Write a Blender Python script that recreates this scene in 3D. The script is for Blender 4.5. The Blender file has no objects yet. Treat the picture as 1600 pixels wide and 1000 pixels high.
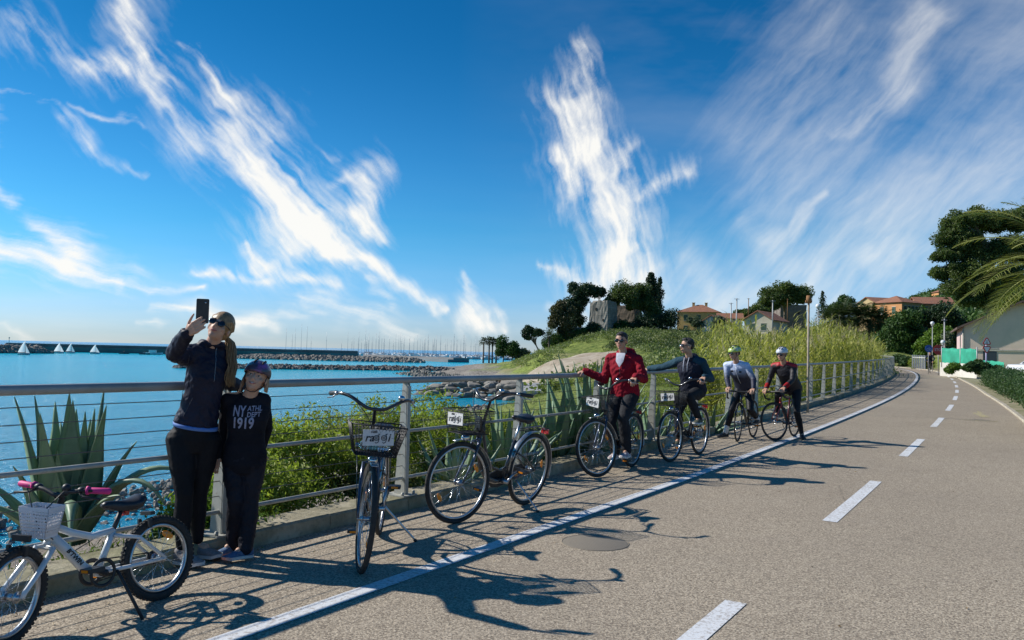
import bpy, bmesh, math, random
import numpy as np
from mathutils import Vector, Matrix, Quaternion
from math import radians as rad, sin, cos, pi
random.seed(7); RNG = np.random.default_rng(7)
SC = bpy.context.scene
COL = SC.collection

# ------------------------------------------------------------------ camera
F = 1245.0; CAMH = 1.48; PITCH = rad(2.32); ROLL = rad(1.39)
cam_d = bpy.data.cameras.new('camera'); cam = bpy.data.objects.new('camera', cam_d); COL.objects.link(cam)
cam_d.sensor_width = 36; cam_d.lens = 36*F/1600; cam_d.clip_start = .05; cam_d.clip_end = 60000
CM = Matrix.Rotation(pi/2+PITCH, 4, 'X') @ Matrix.Rotation(ROLL, 4, 'Z')
cam.matrix_world = Matrix.Translation((0, 0, CAMH)) @ CM
SC.camera = cam
CM3 = np.array(CM.to_3x3())

def ray(px, py):
    d = CM3 @ np.array([(px-800)/F, (500-py)/F, -1.0]); return d/d[1]
def at(px, py, Y):
    "point of the place seen in direction (px,py) that lies Y metres ahead"
    d = ray(px, py); return Vector((d[0]*Y, Y, CAMH+d[2]*Y))
def pz(y):
    t = max(0.0, y-9.0); return 0.0123*(math.sqrt(t*t+4)-2) if t > 0 else 0.0
def G(px, py, z=None):
    "point on the path (or on level z)"
    d = ray(px, py); Y = 8.0
    for _ in range(80):
        zz = pz(Y) if z is None else z
        Y = .5*Y+.5*(zz-CAMH)/d[2]
    return Vector((d[0]*Y, Y, CAMH+d[2]*Y))

# ------------------------------------------------------------------ sun and sky
SUN_EL = rad(36); sv = Vector((-cos(rad(14))*cos(SUN_EL), sin(rad(14))*cos(SUN_EL), sin(SUN_EL)))
sl = bpy.data.lights.new('sun', 'SUN'); sl.energy = 4.7; sl.angle = rad(.53); sl.color = (1, .95, .87)
so = bpy.data.objects.new('sun', sl); COL.objects.link(so)
so.rotation_euler = sv.to_track_quat('Z', 'Y').to_euler(); so.location = (-30, 10, 30)
SC.view_settings.view_transform = 'Standard'; SC.view_settings.look = 'None'
SC.view_settings.exposure = .26; SC.view_settings.gamma = 1
SC.cycles.max_bounces = 6; SC.cycles.transparent_max_bounces = 12

W = bpy.data.worlds.new('World'); SC.world = W; W.use_nodes = True
wn = W.node_tree; wn.nodes.clear()
def wN(t, **k):
    n = wn.nodes.new(t)
    for a, b in k.items(): setattr(n, a, b)
    return n
def wm(op, a, b=None, c=None, clamp=False):
    n = wN('ShaderNodeMath', operation=op, use_clamp=clamp)
    for i, v in enumerate((a, b, c)):
        if v is None: continue
        if hasattr(v, 'links'): wn.links.new(v, n.inputs[i])
        else: n.inputs[i].default_value = v
    return n.outputs[0]
def wv(op, a, b=None, scale=None):
    n = wN('ShaderNodeVectorMath', operation=op)
    for i, v in enumerate((a, b)):
        if v is None: continue
        if hasattr(v, 'links'): wn.links.new(v, n.inputs[i])
        else: n.inputs[i].default_value = v
    if scale is not None:
        if hasattr(scale, 'links'): wn.links.new(scale, n.inputs[3])
        else: n.inputs[3].default_value = scale
    return n.outputs[1] if op in ('DOT_PRODUCT', 'LENGTH', 'DISTANCE') else n.outputs[0]
sky = wN('ShaderNodeTexSky', sky_type='NISHITA'); sky.sun_disc = False
sky.sun_elevation = SUN_EL; sky.sun_rotation = math.atan2(sv.x, sv.y)
sky.air_density = 1.0; sky.dust_density = .35; sky.ozone_density = 2.2
tc = wN('ShaderNodeTexCoord'); sx = wN('ShaderNodeSeparateXYZ'); wn.links.new(tc.outputs['Generated'], sx.inputs[0])
hs = wN('ShaderNodeHueSaturation'); hs.inputs['Saturation'].default_value = 1.25; wn.links.new(sky.outputs[0], hs.inputs['Color'])
# clear polarised Mediterranean blue: deeper overhead, paler to the horizon
el = wN('ShaderNodeMapRange', interpolation_type='SMOOTHSTEP'); el.inputs[1].default_value = .12; el.inputs[2].default_value = .42; wn.links.new(sx.outputs[2], el.inputs[0])
e2 = wN('ShaderNodeMapRange', interpolation_type='SMOOTHSTEP'); e2.inputs[1].default_value = .0; e2.inputs[2].default_value = .16; wn.links.new(sx.outputs[2], e2.inputs[0])
t1 = wN('ShaderNodeMix', data_type='RGBA'); wn.links.new(e2.outputs[0], t1.inputs[0]); t1.inputs[6].default_value = (.52, .76, 1.36, 1); t1.inputs[7].default_value = (.27, .80, 1.08, 1)
tn = wN('ShaderNodeMix', data_type='RGBA'); wn.links.new(el.outputs[0], tn.inputs[0]); wn.links.new(t1.outputs[2], tn.inputs[6]); tn.inputs[7].default_value = (.07, .58, .79, 1)
tint = wN('ShaderNodeMix', data_type='RGBA', blend_type='MULTIPLY'); tint.inputs[0].default_value = 1; wn.links.new(hs.outputs[0], tint.inputs[6]); wn.links.new(tn.outputs[2], tint.inputs[7])
bg = wN('ShaderNodeBackground'); bg.inputs[1].default_value = .1; wn.links.new(tint.outputs[2], bg.inputs[0])
wo = wN('ShaderNodeOutputWorld'); wn.links.new(bg.outputs[0], wo.inputs[0])

# ------------------------------------------------------------------ helpers: tags, meshes, materials
def tag(o, label=None, cat=None, group=None, kind=None):
    if label: o['label'] = label
    if cat: o['category'] = cat
    if group: o['group'] = group
    if kind: o['kind'] = kind
    return o
def empty(name, loc=(0, 0, 0), rz=0, rx=0):
    o = bpy.data.objects.new(name, None); o.empty_display_size = .2; COL.objects.link(o)
    o.location = loc; o.rotation_euler = (rx, 0, rz); return o
def copy_tree(o, parent=None):
    c = o.copy(); COL.objects.link(c); c.parent = parent
    for ch in list(o.children): copy_tree(ch, c)
    return c
def frame(d):
    d = Vector(d).normalized(); a = Vector((0, 0, 1)) if abs(d.z) < .9 else Vector((1, 0, 0))
    u = d.cross(a).normalized(); return u, d.cross(u).normalized()
class MB:
    def __init__(s): s.v = []; s.f = []; s.m = []; s.sm = []
    def add(s, vs, fs, mi=0, smooth=True):
        b = len(s.v); s.v += [tuple(v) for v in vs]; s.f += [tuple(b+i for i in f) for f in fs]
        s.m += [mi]*len(fs); s.sm += [smooth]*len(fs); return s
    def box(s, c, d, R=None, mi=0):
        x, y, z = d[0]/2, d[1]/2, d[2]/2; c = Vector(c)
        vs = [Vector((i*x, j*y, k*z)) for i in (-1, 1) for j in (-1, 1) for k in (-1, 1)]
        if R is not None: vs = [R @ v for v in vs]
        return s.add([c+v for v in vs], [(0,1,3,2),(4,6,7,5),(0,4,5,1),(2,3,7,6),(0,2,6,4),(1,5,7,3)], mi, False)
    def ring(s, c, u, w, n): return [c+u*cos(2*pi*i/n)+w*sin(2*pi*i/n) for i in range(n)]
    def loft(s, secs, n=12, mi=0, cap=True, smooth=True, closed=False):
        "secs: list of (center, u, w) ellipse sections"
        vs = []; fs = []
        for c, u, w in secs: vs += s.ring(Vector(c), Vector(u), Vector(w), n)
        K = len(secs)
        for k in range(K if closed else K-1):
            k2 = (k+1) % K
            for i in range(n):
                j = (i+1) % n; fs.append((k*n+i, k*n+j, k2*n+j, k2*n+i))
        if cap and not closed: fs.append(tuple(range(n))[::-1]); fs.append(tuple((K-1)*n+i for i in range(n)))
        return s.add(vs, fs, mi, smooth)
    def tube(s, pts, r, n=8, mi=0, closed=False, cap=True):
        pts = [Vector(p) for p in pts]; K = len(pts); rr = r if isinstance(r, (list, tuple)) else [r]*K
        secs = []; u = None
        for i, p in enumerate(pts):
            if closed: d = pts[(i+1) % K]-pts[i-1]
            else: d = pts[min(i+1, K-1)]-pts[max(i-1, 0)]
            if d.length < 1e-9: d = Vector((0, 0, 1))
            d.normalize()
            if u is None: u, w = frame(d)
            else:
                u = (u-d*u.dot(d)); u = u.normalized() if u.length > 1e-6 else frame(d)[0]; w = d.cross(u)
            secs.append((p, u*rr[i], d.cross(u)*rr[i]))
        return s.loft(secs, n, mi, cap, closed=closed)
    def cyl(s, p, q, r0, r1=None, n=10, mi=0): return s.tube([p, q], [r0, r0 if r1 is None else r1], n, mi)
    def capsule(s, p, q, r0, r1, n=14, mi=0):
        p = Vector(p); q = Vector(q); d = (q-p); L = d.length; d = d.normalized() if L > 1e-6 else Vector((0, 0, 1))
        pts = []; rr = []
        for a in (85, 60, 35, 12): pts.append(p-d*r0*sin(rad(a))); rr.append(r0*cos(rad(a)))
        for a in (12, 35, 60, 85): pts.append(q+d*r1*sin(rad(a))); rr.append(r1*cos(rad(a)))
        return s.tube(pts, rr, n, mi)
    def ell(s, c, r, R=None, mi=0, n=16, k=10):
        c = Vector(c); r = (r, r, r) if not hasattr(r, '__len__') else r; secs = []
        R = R or Matrix.Identity(3)
        vs = []; fs = []
        for i in range(1, k):
            a = pi*i/k
            for j in range(n):
                b = 2*pi*j/n; vs.append(c+R @ Vector((r[0]*sin(a)*cos(b), r[1]*sin(a)*sin(b), r[2]*cos(a))))
        for i in range(k-2):
            for j in range(n): fs.append((i*n+j, (i+1)*n+j, (i+1)*n+(j+1) % n, i*n+(j+1) % n))
        t = len(vs); vs += [c+R @ Vector((0, 0, r[2])), c-R @ Vector((0, 0, r[2]))]
        for j in range(n): fs.append((t, j, (j+1) % n)); fs.append((t+1, (k-2)*n+(j+1) % n, (k-2)*n+j))
        return s.add(vs, fs, mi)
    def torus(s, c, ax, R, r, n=48, k=8, mi=0, flat=1.0):
        c = Vector(c); ax = Vector(ax).normalized(); u, w = frame(ax); secs = []
        for i in range(n):
            a = 2*pi*i/n; d = u*cos(a)+w*sin(a); secs.append((c+d*R, d*r, ax*r*flat))
        return s.loft(secs, k, mi, closed=True)
    def quad(s, a, b, c, d, mi=0): return s.add([a, b, c, d], [(0, 1, 2, 3)], mi, False)
    def prism(s, poly, h, mi=0, M=None):
        n = len(poly); vs = [Vector((x, y, 0)) for x, y in poly]+[Vector((x, y, h)) for x, y in poly]
        if M is not None: vs = [M @ v for v in vs]
        return s.add(vs, [tuple(range(n))[::-1], tuple(range(n, 2*n))]+[(i, (i+1) % n, n+(i+1) % n, n+i) for i in range(n)], mi, False)
    def xf(s, M): s.v = [tuple(M @ Vector(v)) for v in s.v]; return s
    def mesh(s, name, mats):
        me = bpy.data.meshes.new(name); me.from_pydata(s.v, [], s.f)
        for m in (mats if isinstance(mats, (list, tuple)) else [mats]): me.materials.append(m)
        me.polygons.foreach_set('material_index', s.m); me.polygons.foreach_set('use_smooth', s.sm)
        me.update(); return me
    def build(s, name, mats, parent=None, **tg):
        o = bpy.data.objects.new(name, s.mesh(name, mats)); COL.objects.link(o)
        if parent is not None: o.parent = parent
        tag(o, **tg); return o
def np_mesh(name, V, Fq, mats, parent=None, smooth=False, attr=None, **tg):
    "V (n,3), Fq (m,k) arrays"
    V = np.asarray(V, dtype=np.float32); Fq = np.asarray(Fq, dtype=np.int32); k = Fq.shape[1]
    me = bpy.data.meshes.new(name); me.vertices.add(len(V)); me.vertices.foreach_set('co', V.ravel())
    me.loops.add(Fq.size); me.loops.foreach_set('vertex_index', Fq.ravel())
    me.polygons.add(len(Fq)); me.polygons.foreach_set('loop_start', np.arange(0, Fq.size, k, dtype=np.int32))
    me.polygons.foreach_set('loop_total', np.full(len(Fq), k, dtype=np.int32))
    me.polygons.foreach_set('use_smooth', np.full(len(Fq), smooth))
    for m in (mats if isinstance(mats, (list, tuple)) else [mats]): me.materials.append(m)
    me.update(calc_edges=True)
    if attr is not None:
        a = me.attributes.new('tone', 'FLOAT', 'POINT'); a.data.foreach_set('value', np.asarray(attr, dtype=np.float32))
    o = bpy.data.objects.new(name, me); COL.objects.link(o)
    if parent is not None: o.parent = parent
    tag(o, **tg); return o
MATS = {}
def mat(name, col, rough=.6, metal=0, col2=None, nscale=8, bump=0, bscale=60, detail=5, spec=.5, coat=0, trans=0, ramp=(.35, .65), coord='Object', sheen=0):
    if name in MATS: return MATS[name]
    m = bpy.data.materials.new(name); m.use_nodes = True; nt = m.node_tree; b = nt.nodes['Principled BSDF']
    b.inputs['Base Color'].default_value = (*col, 1); b.inputs['Roughness'].default_value = rough; b.inputs['Metallic'].default_value = metal
    b.inputs['Specular IOR Level'].default_value = spec; b.inputs['Coat Weight'].default_value = coat; b.inputs['Coat Roughness'].default_value = .08
    b.inputs['Sheen Weight'].default_value = sheen; b.inputs['Transmission Weight'].default_value = trans
    t = nt.nodes.new('ShaderNodeTexCoord')
    if col2 is not None:
        n = nt.nodes.new('ShaderNodeTexNoise'); n.inputs['Scale'].default_value = nscale; n.inputs['Detail'].default_value = detail; n.inputs['Roughness'].default_value = .6
        nt.links.new(t.outputs[coord], n.inputs['Vector'])
        r = nt.nodes.new('ShaderNodeMapRange'); r.inputs[1].default_value, r.inputs[2].default_value = ramp; nt.links.new(n.outputs['Fac'], r.inputs[0])
        x = nt.nodes.new('ShaderNodeMix'); x.data_type = 'RGBA'; x.inputs[6].default_value = (*col, 1); x.inputs[7].default_value = (*col2, 1)
        nt.links.new(r.outputs[0], x.inputs[0]); nt.links.new(x.outputs[2], b.inputs['Base Color'])
    if bump:
        n2 = nt.nodes.new('ShaderNodeTexNoise'); n2.inputs['Scale'].default_value = bscale; n2.inputs['Detail'].default_value = 4
        nt.links.new(t.outputs[coord], n2.inputs['Vector'])
        bp = nt.nodes.new('ShaderNodeBump'); bp.inputs['Strength'].default_value = min(bump, 1); bp.inputs['Distance'].default_value = .02
        nt.links.new(n2.outputs['Fac'], bp.inputs['Height']); nt.links.new(bp.outputs[0], b.inputs['Normal'])
    MATS[name] = m; return m
class NT:
    "short node helper for one material"
    def __init__(s, name):
        s.m = bpy.data.materials.new(name); s.m.use_nodes = True; s.t = s.m.node_tree; s.b = s.t.nodes['Principled BSDF']; s.tc = s.t.nodes.new('ShaderNodeTexCoord')
        s.geo = s.t.nodes.new('ShaderNodeNewGeometry'); MATS[name] = s.m
    def n(s, t, **k):
        x = s.t.nodes.new(t)
        for a, b in k.items(): setattr(x, a, b)
        return x
    def lk(s, a, b): s.t.links.new(a, b)
    def set(s, sock, v):
        if hasattr(v, 'links'): s.lk(v, sock)
        else: sock.default_value = (*v, 1) if hasattr(v, '__len__') and len(v) == 3 and sock.type == 'RGBA' else v
    def math(s, op, a, b=None, c=None, clamp=False):
        x = s.n('ShaderNodeMath', operation=op, use_clamp=clamp)
        for i, v in enumerate((a, b, c)):
            if v is not None: s.set(x.inputs[i], v)
        return x.outputs[0]
    def noise(s, scale, detail=5, rough=.6, vec=None, dist=0):
        x = s.n('ShaderNodeTexNoise'); x.inputs['Scale'].default_value = scale; x.inputs['Detail'].default_value = detail
        x.inputs['Roughness'].default_value = rough; x.inputs['Distortion'].default_value = dist
        s.lk(vec if vec is not None else s.geo.outputs['Position'], x.inputs['Vector']); return x.outputs['Fac']
    def voro(s, scale, feature='F1', out='Distance', vec=None, rnd=1):
        x = s.n('ShaderNodeTexVoronoi', feature=feature); x.inputs['Scale'].default_value = scale; x.inputs['Randomness'].default_value = rnd
        s.lk(vec if vec is not None else s.geo.outputs['Position'], x.inputs['Vector']); return x.outputs[out]
    def rng(s, v, a, b, c=0, d=1):
        x = s.n('ShaderNodeMapRange'); s.lk(v, x.inputs[0])
        for i, k in enumerate((a, b, c, d)): x.inputs[i+1].default_value = k
        return x.outputs[0]
    def mix(s, f, a, b, blend='MIX'):
        x = s.n('ShaderNodeMix', data_type='RGBA', blend_type=blend); s.set(x.inputs[0], f); s.set(x.inputs[6], a); s.set(x.inputs[7], b); return x.outputs[2]
    def bump(s, h, strength=.5, dist=.02):
        x = s.n('ShaderNodeBump'); x.inputs['Strength'].default_value = strength; x.inputs['Distance'].default_value = dist; s.lk(h, x.inputs['Height']); s.lk(x.outputs[0], s.b.inputs['Normal'])
    def mapping(s, scale=(1, 1, 1), rot=(0, 0, 0), src='Object'):
        x = s.n('ShaderNodeMapping'); x.inputs['Scale'].default_value = scale; x.inputs['Rotation'].default_value = rot; s.lk(s.tc.outputs[src], x.inputs[0]); return x.outputs[0]
def leafmat(name, dark, mid, light, transl=.35, nscale=1.5, rough=.5):
    s = NT(name); a = s.n('ShaderNodeAttribute', attribute_name='tone')
    n = s.noise(nscale, 3)
    f = s.math('ADD', s.math('MULTIPLY', a.outputs['Fac'], .6), s.math('MULTIPLY', s.rng(n, .3, .7), .4))
    c = s.n('ShaderNodeValToRGB'); s.lk(f, c.inputs[0]); e = c.color_ramp.elements
    e[0].color = (*dark, 1); e[0].position = .1; e[1].color = (*light, 1); e[1].position = .95; k = e.new(.5); k.color = (*mid, 1)
    s.lk(c.outputs[0], s.b.inputs['Base Color']); s.b.inputs['Roughness'].default_value = rough; s.b.inputs['Specular IOR Level'].default_value = .35
    t = s.n('ShaderNodeBsdfTranslucent'); s.lk(s.mix(1, c.outputs[0], (1.0, 1.15, .55), 'MULTIPLY'), t.inputs[0])
    m = s.n('ShaderNodeMixShader'); m.inputs[0].default_value = transl; s.lk(s.b.outputs[0], m.inputs[1]); s.lk(t.outputs[0], m.inputs[2])
    s.lk(m.outputs[0], s.t.nodes['Material Output'].inputs[0]); return s.m
def rotz(v, a): return Vector((v[0]*cos(a)-v[1]*sin(a), v[0]*sin(a)+v[1]*cos(a), v[2]))
def text_mb(txt, size, M, depth=.0012, shear=0, mi=0, bold=0, ax='CENTER'):
    "lettering as real mesh, returned as an MB placed by matrix M (text plane = local xy)"
    c = bpy.data.curves.new('t', 'FONT'); c.body = txt; c.size = size; c.extrude = depth; c.shear = shear; c.offset = bold; c.align_x = ax; c.align_y = 'CENTER'; c.resolution_u = 3
    o = bpy.data.objects.new('t', c); COL.objects.link(o); bpy.context.view_layer.update()
    me = o.to_mesh(); mb = MB(); mb.add([M @ v.co for v in me.vertices], [tuple(p.vertices) for p in me.polygons], mi, False)
    o.to_mesh_clear(); bpy.data.objects.remove(o); bpy.data.curves.remove(c); return mb
def merge(*mbs):
    r = MB()
    for m in mbs:
        b = len(r.v); r.v += m.v; r.f += [tuple(b+i for i in f) for f in m.f]; r.m += m.m; r.sm += m.sm
    return r
# ------------------------------------------------------------------ cirrus clouds: a far dome behind everything, with a cloud cover worked out per point
def perlin(x, y, seed=0):
    xi = np.floor(x).astype(np.int64); yi = np.floor(y).astype(np.int64); fx = x-xi; fy = y-yi
    def gr(a, b, dx, dy):
        n = (a*374761393+b*668265263+seed*144269) & 0x7fffffff; n = ((n ^ (n >> 13))*1274126177) & 0x7fffffff; t = ((n ^ (n >> 16)) & 0xffff)*(2*pi/65536)
        return np.cos(t)*dx+np.sin(t)*dy
    u = fx*fx*fx*(fx*(fx*6-15)+10); v = fy*fy*fy*(fy*(fy*6-15)+10)
    return (gr(xi, yi, fx, fy)*(1-u)+gr(xi+1, yi, fx-1, fy)*u)*(1-v)+(gr(xi, yi+1, fx, fy-1)*(1-u)+gr(xi+1, yi+1, fx-1, fy-1)*u)*v
def fbm(x, y, o=6, g=.55, seed=0):
    t = 0; a = 1; n = 0
    for k in range(o): t = t+a*perlin(x, y, seed+k*7); n += a; a *= g; x = x*2.03+3.1; y = y*2.03-1.7
    return t/n
A = [(20,40,130,100,45,30,.4),(125,90,195,120,30,32,.85),(190,20,235,95,40,34,.75),(235,90,272,135,36,30,.95),(248,130,262,175,26,14,.6),
     (300,75,360,150,10,26,.6),(350,140,415,195,26,40,.8),(270,170,330,205,20,34,.5),
     (310,215,400,240,50,50,.75),(360,200,425,300,46,58,1.1),(420,290,475,370,52,50,1.25),(460,330,530,400,46,32,1.25),
     (520,395,600,452,30,18,1.25),(600,452,680,480,18,10,1.0),(520,290,580,285,16,34,.7),(548,300,560,345,28,32,.8),(550,345,590,378,36,20,1.0),
     (385,380,430,420,14,26,.9),(430,418,530,465,26,16,1.0),(315,412,445,452,12,16,.9),
     (720,425,728,485,12,24,.8),(718,478,800,508,20,8,1.0),(95,185,128,215,22,22,.55),(128,215,215,290,18,6,.3),(500,240,520,250,10,10,.3)]
B = [(915,70,893,160,28,42,.75),(893,160,918,240,42,50,1.1),(872,245,905,300,28,40,.8),(918,235,952,310,44,48,1.2),(975,225,950,280,20,30,.9),
     (952,300,968,385,40,42,1.2),(968,385,948,450,44,52,1.2),(968,335,1062,270,22,24,.75),(960,400,1003,425,40,34,1.0),(845,415,935,442,12,30,1.0)]
C = [(1450,40,1400,130,26,28,.8),(1400,130,1320,205,26,18,.7),(1300,60,1190,200,80,70,.38),(1330,200,1190,310,70,50,.38),
     (1600,240,1350,330,60,70,.45),(1408,385,1375,405,34,34,.8),(1600,310,1290,430,110,90,.5),(1272,322,1228,372,8,16,.7),
     (1196,380,1262,425,30,34,.7),(1075,415,1100,432,24,20,.75),(1050,445,1330,460,26,50,.55),(1060,478,1150,450,14,24,.7),(1600,60,1480,230,90,50,.3)]
D = [(-60,380,100,405,34,30,1.1),(100,405,200,440,30,18,1.0),(200,438,330,452,18,6,.6),(55,340,112,392,16,28,.8),
     (255,472,310,492,10,12,.8),(330,492,430,505,16,14,.8),(430,500,560,498,10,10,.45),(480,480,640,522,12,14,.75),(570,458,605,490,12,12,.5),
     (0,128,90,160,6,6,.4),(108,163,235,207,7,6,.4),(-5,160,5,205,16,14,.9),(-10,288,32,308,12,10,.7),(0,515,60,530,8,8,.5),(225,500,260,506,7,9,.6),(860,485,1000,500,10,10,.3)]

def clouds(u, v):
    wx = u+.060*fbm(u*8, v*8, 4, .5, 11)+.005*fbm(u*60, v*60, 4, .6, 31); wy = v+.060*fbm(u*8, v*8, 4, .5, 77)+.005*fbm(u*60, v*60, 4, .6, 97)
    keep = np.ones_like(u)
    for fam, ang, st, sc, sd, soft, gain in ((A, -48, 4.2, 28, 1, 1.1, .93), (B, -74, 3.0, 26, 2, 1.0, .90), (C, 48, 3.4, 16, 3, 1.9, .72), (D, -14, 6, 24, 4, 1.25, .95)):
        k = np.zeros_like(u)
        for (x0, y0, x1, y1, wa, wb, s) in fam:
            r0 = ray(x0, y0); r1 = ray(x1, y1); ax, ay, bx, by = r0[0], r0[2], r1[0], r1[2]; dx, dy = bx-ax, by-ay
            t = np.clip(((wx-ax)*dx+(wy-ay)*dy)/max(dx*dx+dy*dy, 1e-9), 0, 1); dd = np.hypot(wx-ax-t*dx, wy-ay-t*dy)
            w = (wa+(wb-wa)*t)/F*soft; q = (np.exp(-(dd/w/.52)**2)*.50+np.exp(-(dd/w/1.3)**2)*.25)*min(s, 1.15); k = np.maximum(k, q)+.25*np.minimum(k, q)
        k = np.clip(k*gain, 0, 1.15)
        a = rad(ang); fu = u*.6+wx*.4; fv = v*.6+wy*.4; p_ = fu*cos(a)+fv*sin(a); q_ = -fu*sin(a)+fv*cos(a)
        n = 1.9*fbm(p_*sc/st, q_*sc, 7, .62, sd*50); fib = 1.9*fbm(p_*sc*3.2/st/1.8, q_*sc*3.2, 6, .65, sd*90)
        na = .45 if fam is C else 1.0; d = k*(1+na*1.5*n*(1.3-k)+na*1.4*fib*(1.3-k))-.06*(1-k)
        d = np.clip(d, 0, 1.1); d = np.clip(d, 0, 1)**1.1*.97
        keep = keep*(1-np.clip(d, 0, .96))
    veil = np.clip(.10+fbm(u*2.2+4, v*7, 6, .6, 5)*.45, 0, .35)*np.clip(.10+u*1.3, 0, 1)
    low = .22*np.exp(-np.maximum(v, 0)/.05)*np.clip(.8+1.6*fbm(u*4, v*40, 5, .6, 8), 0, 1.6)
    return np.clip(1-keep*(1-veil)*(1-low), 0, 1)
radians_ = rad
uu = np.linspace(-1.0, 1.0, 1450); vv_ = np.linspace(-.002, .62, 460); Ug, Vg = np.meshgrid(uu, vv_, indexing='xy')
cov = clouds(Ug, Vg)*np.clip((1.0-np.abs(Ug))/.12, 0, 1)*np.clip((.62-Vg)/.06, 0, 1)
Dm = np.stack([Ug.ravel(), np.ones(Ug.size), Vg.ravel()], 1); Dm *= (28000/np.linalg.norm(Dm, axis=1))[:, None]
i, j = np.meshgrid(np.arange(459), np.arange(1449), indexing='ij'); q0 = (i*1450+j).ravel()
s = NT('cirrus'); at_ = s.n('ShaderNodeAttribute', attribute_name='tone'); em = s.n('ShaderNodeEmission'); tr = s.n('ShaderNodeBsdfTransparent'); mx = s.n('ShaderNodeMixShader')
em.inputs[0].default_value = (1, .985, .94, 1); em.inputs[1].default_value = .84; s.lk(at_.outputs['Fac'], mx.inputs[0]); s.lk(tr.outputs[0], mx.inputs[1]); s.lk(em.outputs[0], mx.inputs[2]); s.lk(mx.outputs[0], s.t.nodes['Material Output'].inputs[0])
s.m.cycles.emission_sampling = 'NONE'
np_mesh('sky', Dm+np.array([0, 0, CAMH]), np.stack([q0, q0+1, q0+1451, q0+1450], 1), s.m, smooth=True, attr=cov.ravel(), kind='structure')
# ------------------------------------------------------------------ the path: one curve (the fence line) and its offsets
HK = [(-40, 32.2), (0, 32.2), (12, 32.0), (22, 31.0), (35, 29.3), (50, 27.6), (62, 25.8), (74, 22), (86, 10), (98, -12), (112, -32), (170, -40)]
def heading(s):
    for (a, x), (b, y) in zip(HK, HK[1:]):
        if s <= b: return rad(x+(y-x)*max(0, (s-a))/(b-a))
    return rad(HK[-1][1])
DS = .25; S0 = -24.0
_pts = {}
p = np.array([-2.06, 5.79]); N = int(-S0/DS); c = [p.copy()]
for i in range(N): h = heading(-i*DS); p = p-DS*np.array([sin(h), cos(h)]); c.insert(0, p.copy())
p = np.array([-2.06, 5.79])
for i in range(int(150/DS)): h = heading(i*DS); p = p+DS*np.array([sin(h), cos(h)]); c.append(p.copy())
CURVE = np.array(c)
def C(s, off=0.0, z=None):
    "point at distance s along the fence line, off metres to the road side (negative: sea side)"
    k = (s-S0)/DS; i = int(max(0, min(len(CURVE)-2, math.floor(k)))); q = CURVE[i]+(CURVE[i+1]-CURVE[i])*(k-i); h = heading(s)
    x, y = q[0]+off*cos(h), q[1]-off*sin(h)
    return Vector((x, y, pz(y) if z is None else z))
def sdist(x, y):
    "signed distance to the fence line, positive on the sea side (vectorised), and arc length"
    P = np.stack([np.ravel(x), np.ravel(y)], 1); best = np.full(len(P), 1e9); idx = np.zeros(len(P), int); cs = CURVE[::4]
    for i in range(0, len(P), 20000):
        d = ((P[i:i+20000, None, :]-cs[None])**2).sum(2); idx[i:i+20000] = d.argmin(1); best[i:i+20000] = d.min(1)
    t = np.gradient(cs, axis=0); t /= np.linalg.norm(t, axis=1)[:, None]; dv = P-cs[idx]
    cr = t[idx, 0]*dv[:, 1]-t[idx, 1]*dv[:, 0]
    return cr, np.sqrt(best), idx*DS*4+S0
# ------------------------------------------------------------------ terrain
SEA = -4.0
AN = []
def an(px, py, Y): v = at(px, py, Y); AN.append(tuple(v))
def aw(s, off, z): v = C(s, off); AN.append((v.x, v.y, z))
for s in (-20, -12, -6, 0, 5, 10):
    aw(s, -1, -.3); aw(s, -3, -1.2); aw(s, -6, -2.3); aw(s, -11, -3.3); aw(s, -17, -4.0); aw(s, -30, -5.5)
for s in (15, 22): aw(s, -1, pz(C(s).y)-.2)
aw(15, -4, -1.0); aw(15, -9, -2.5); aw(15, -16, -3.7); aw(22, -4, -.5); aw(22, -8, -1.4); aw(22, -15, -2.7); aw(17, -24, -4.1); aw(30, -1, pz(C(30).y)-.1); aw(30, -6, 0); aw(30, -14, -.9); aw(30, -26, -2.4)
for s in (40, 50, 60, 70): aw(s, -1, pz(C(s).y)-.1); aw(s, -6, pz(C(s).y)); aw(s, -14, pz(C(s).y)+.5)
# beach, mound, slope, hill with the tower
for a in [(760,590,156),(700,580,175),(660,579,185),(870,600,121),(850,617,96),(900,640,62),(845,650,72),(905,612,92),(870,549,112),(930,549,112),(905,560,105),(975,570,95),(800,583,150),
          (740,570,270),(790,574,190),(835,562,155),(870,543,152),(900,532,160),(930,522,180),(1000,521,185),(1060,521,190),(1120,521,190),(1000,545,125),(1050,560,80),(1000,590,50),
          (1040,600,42),(1090,540,140),(1140,545,120),(960,590,78),(1200,520,180),(1280,520,200),(1350,525,200),(1300,555,90),(1380,530,160),(1420,506,185),(1460,500,195),(1480,455,520),(1500,440,600),
          (1400,560,105),(1450,555,110),(1540,555,75),(1600,560,60),(1600,440,500),(1200,530,600),(1350,500,600),(1000,540,700),(1100,545,1200),(1500,480,1500)]: an(*a)
for a in [(-40,60,-6),(-60,20,-6),(-30,120,-6),(-60,250,-6),(-200,250,-7),(0,420,-6.5),(-150,500,-7),(-60,-30,-6),(-20,200,-5),(60,600,-5.5),(100,1000,-5),(0,1500,-7),(-600,300,-8),(-600,1500,-8),(40,360,-2),(10,330,-3.9),(-600,-400,-8),
          (2,62,-4.1),(-10,75,-5),(-10,110,-5),(-12,50,-4.6),(30,-20,1.5),(60,10,3),(60,40,3),(100,60,8),(200,100,16),(200,-100,16),(0,-60,1),(600,200,50),(600,600,70),(900,1200,90),(-20,165,-5)]: AN.append(a)
AN = np.array(AN)
def warpxy(x, y):
    r = np.hypot(x, y); k = np.log1p(r/20)*20/np.maximum(r, 1e-6); return x*k, y*k
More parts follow.
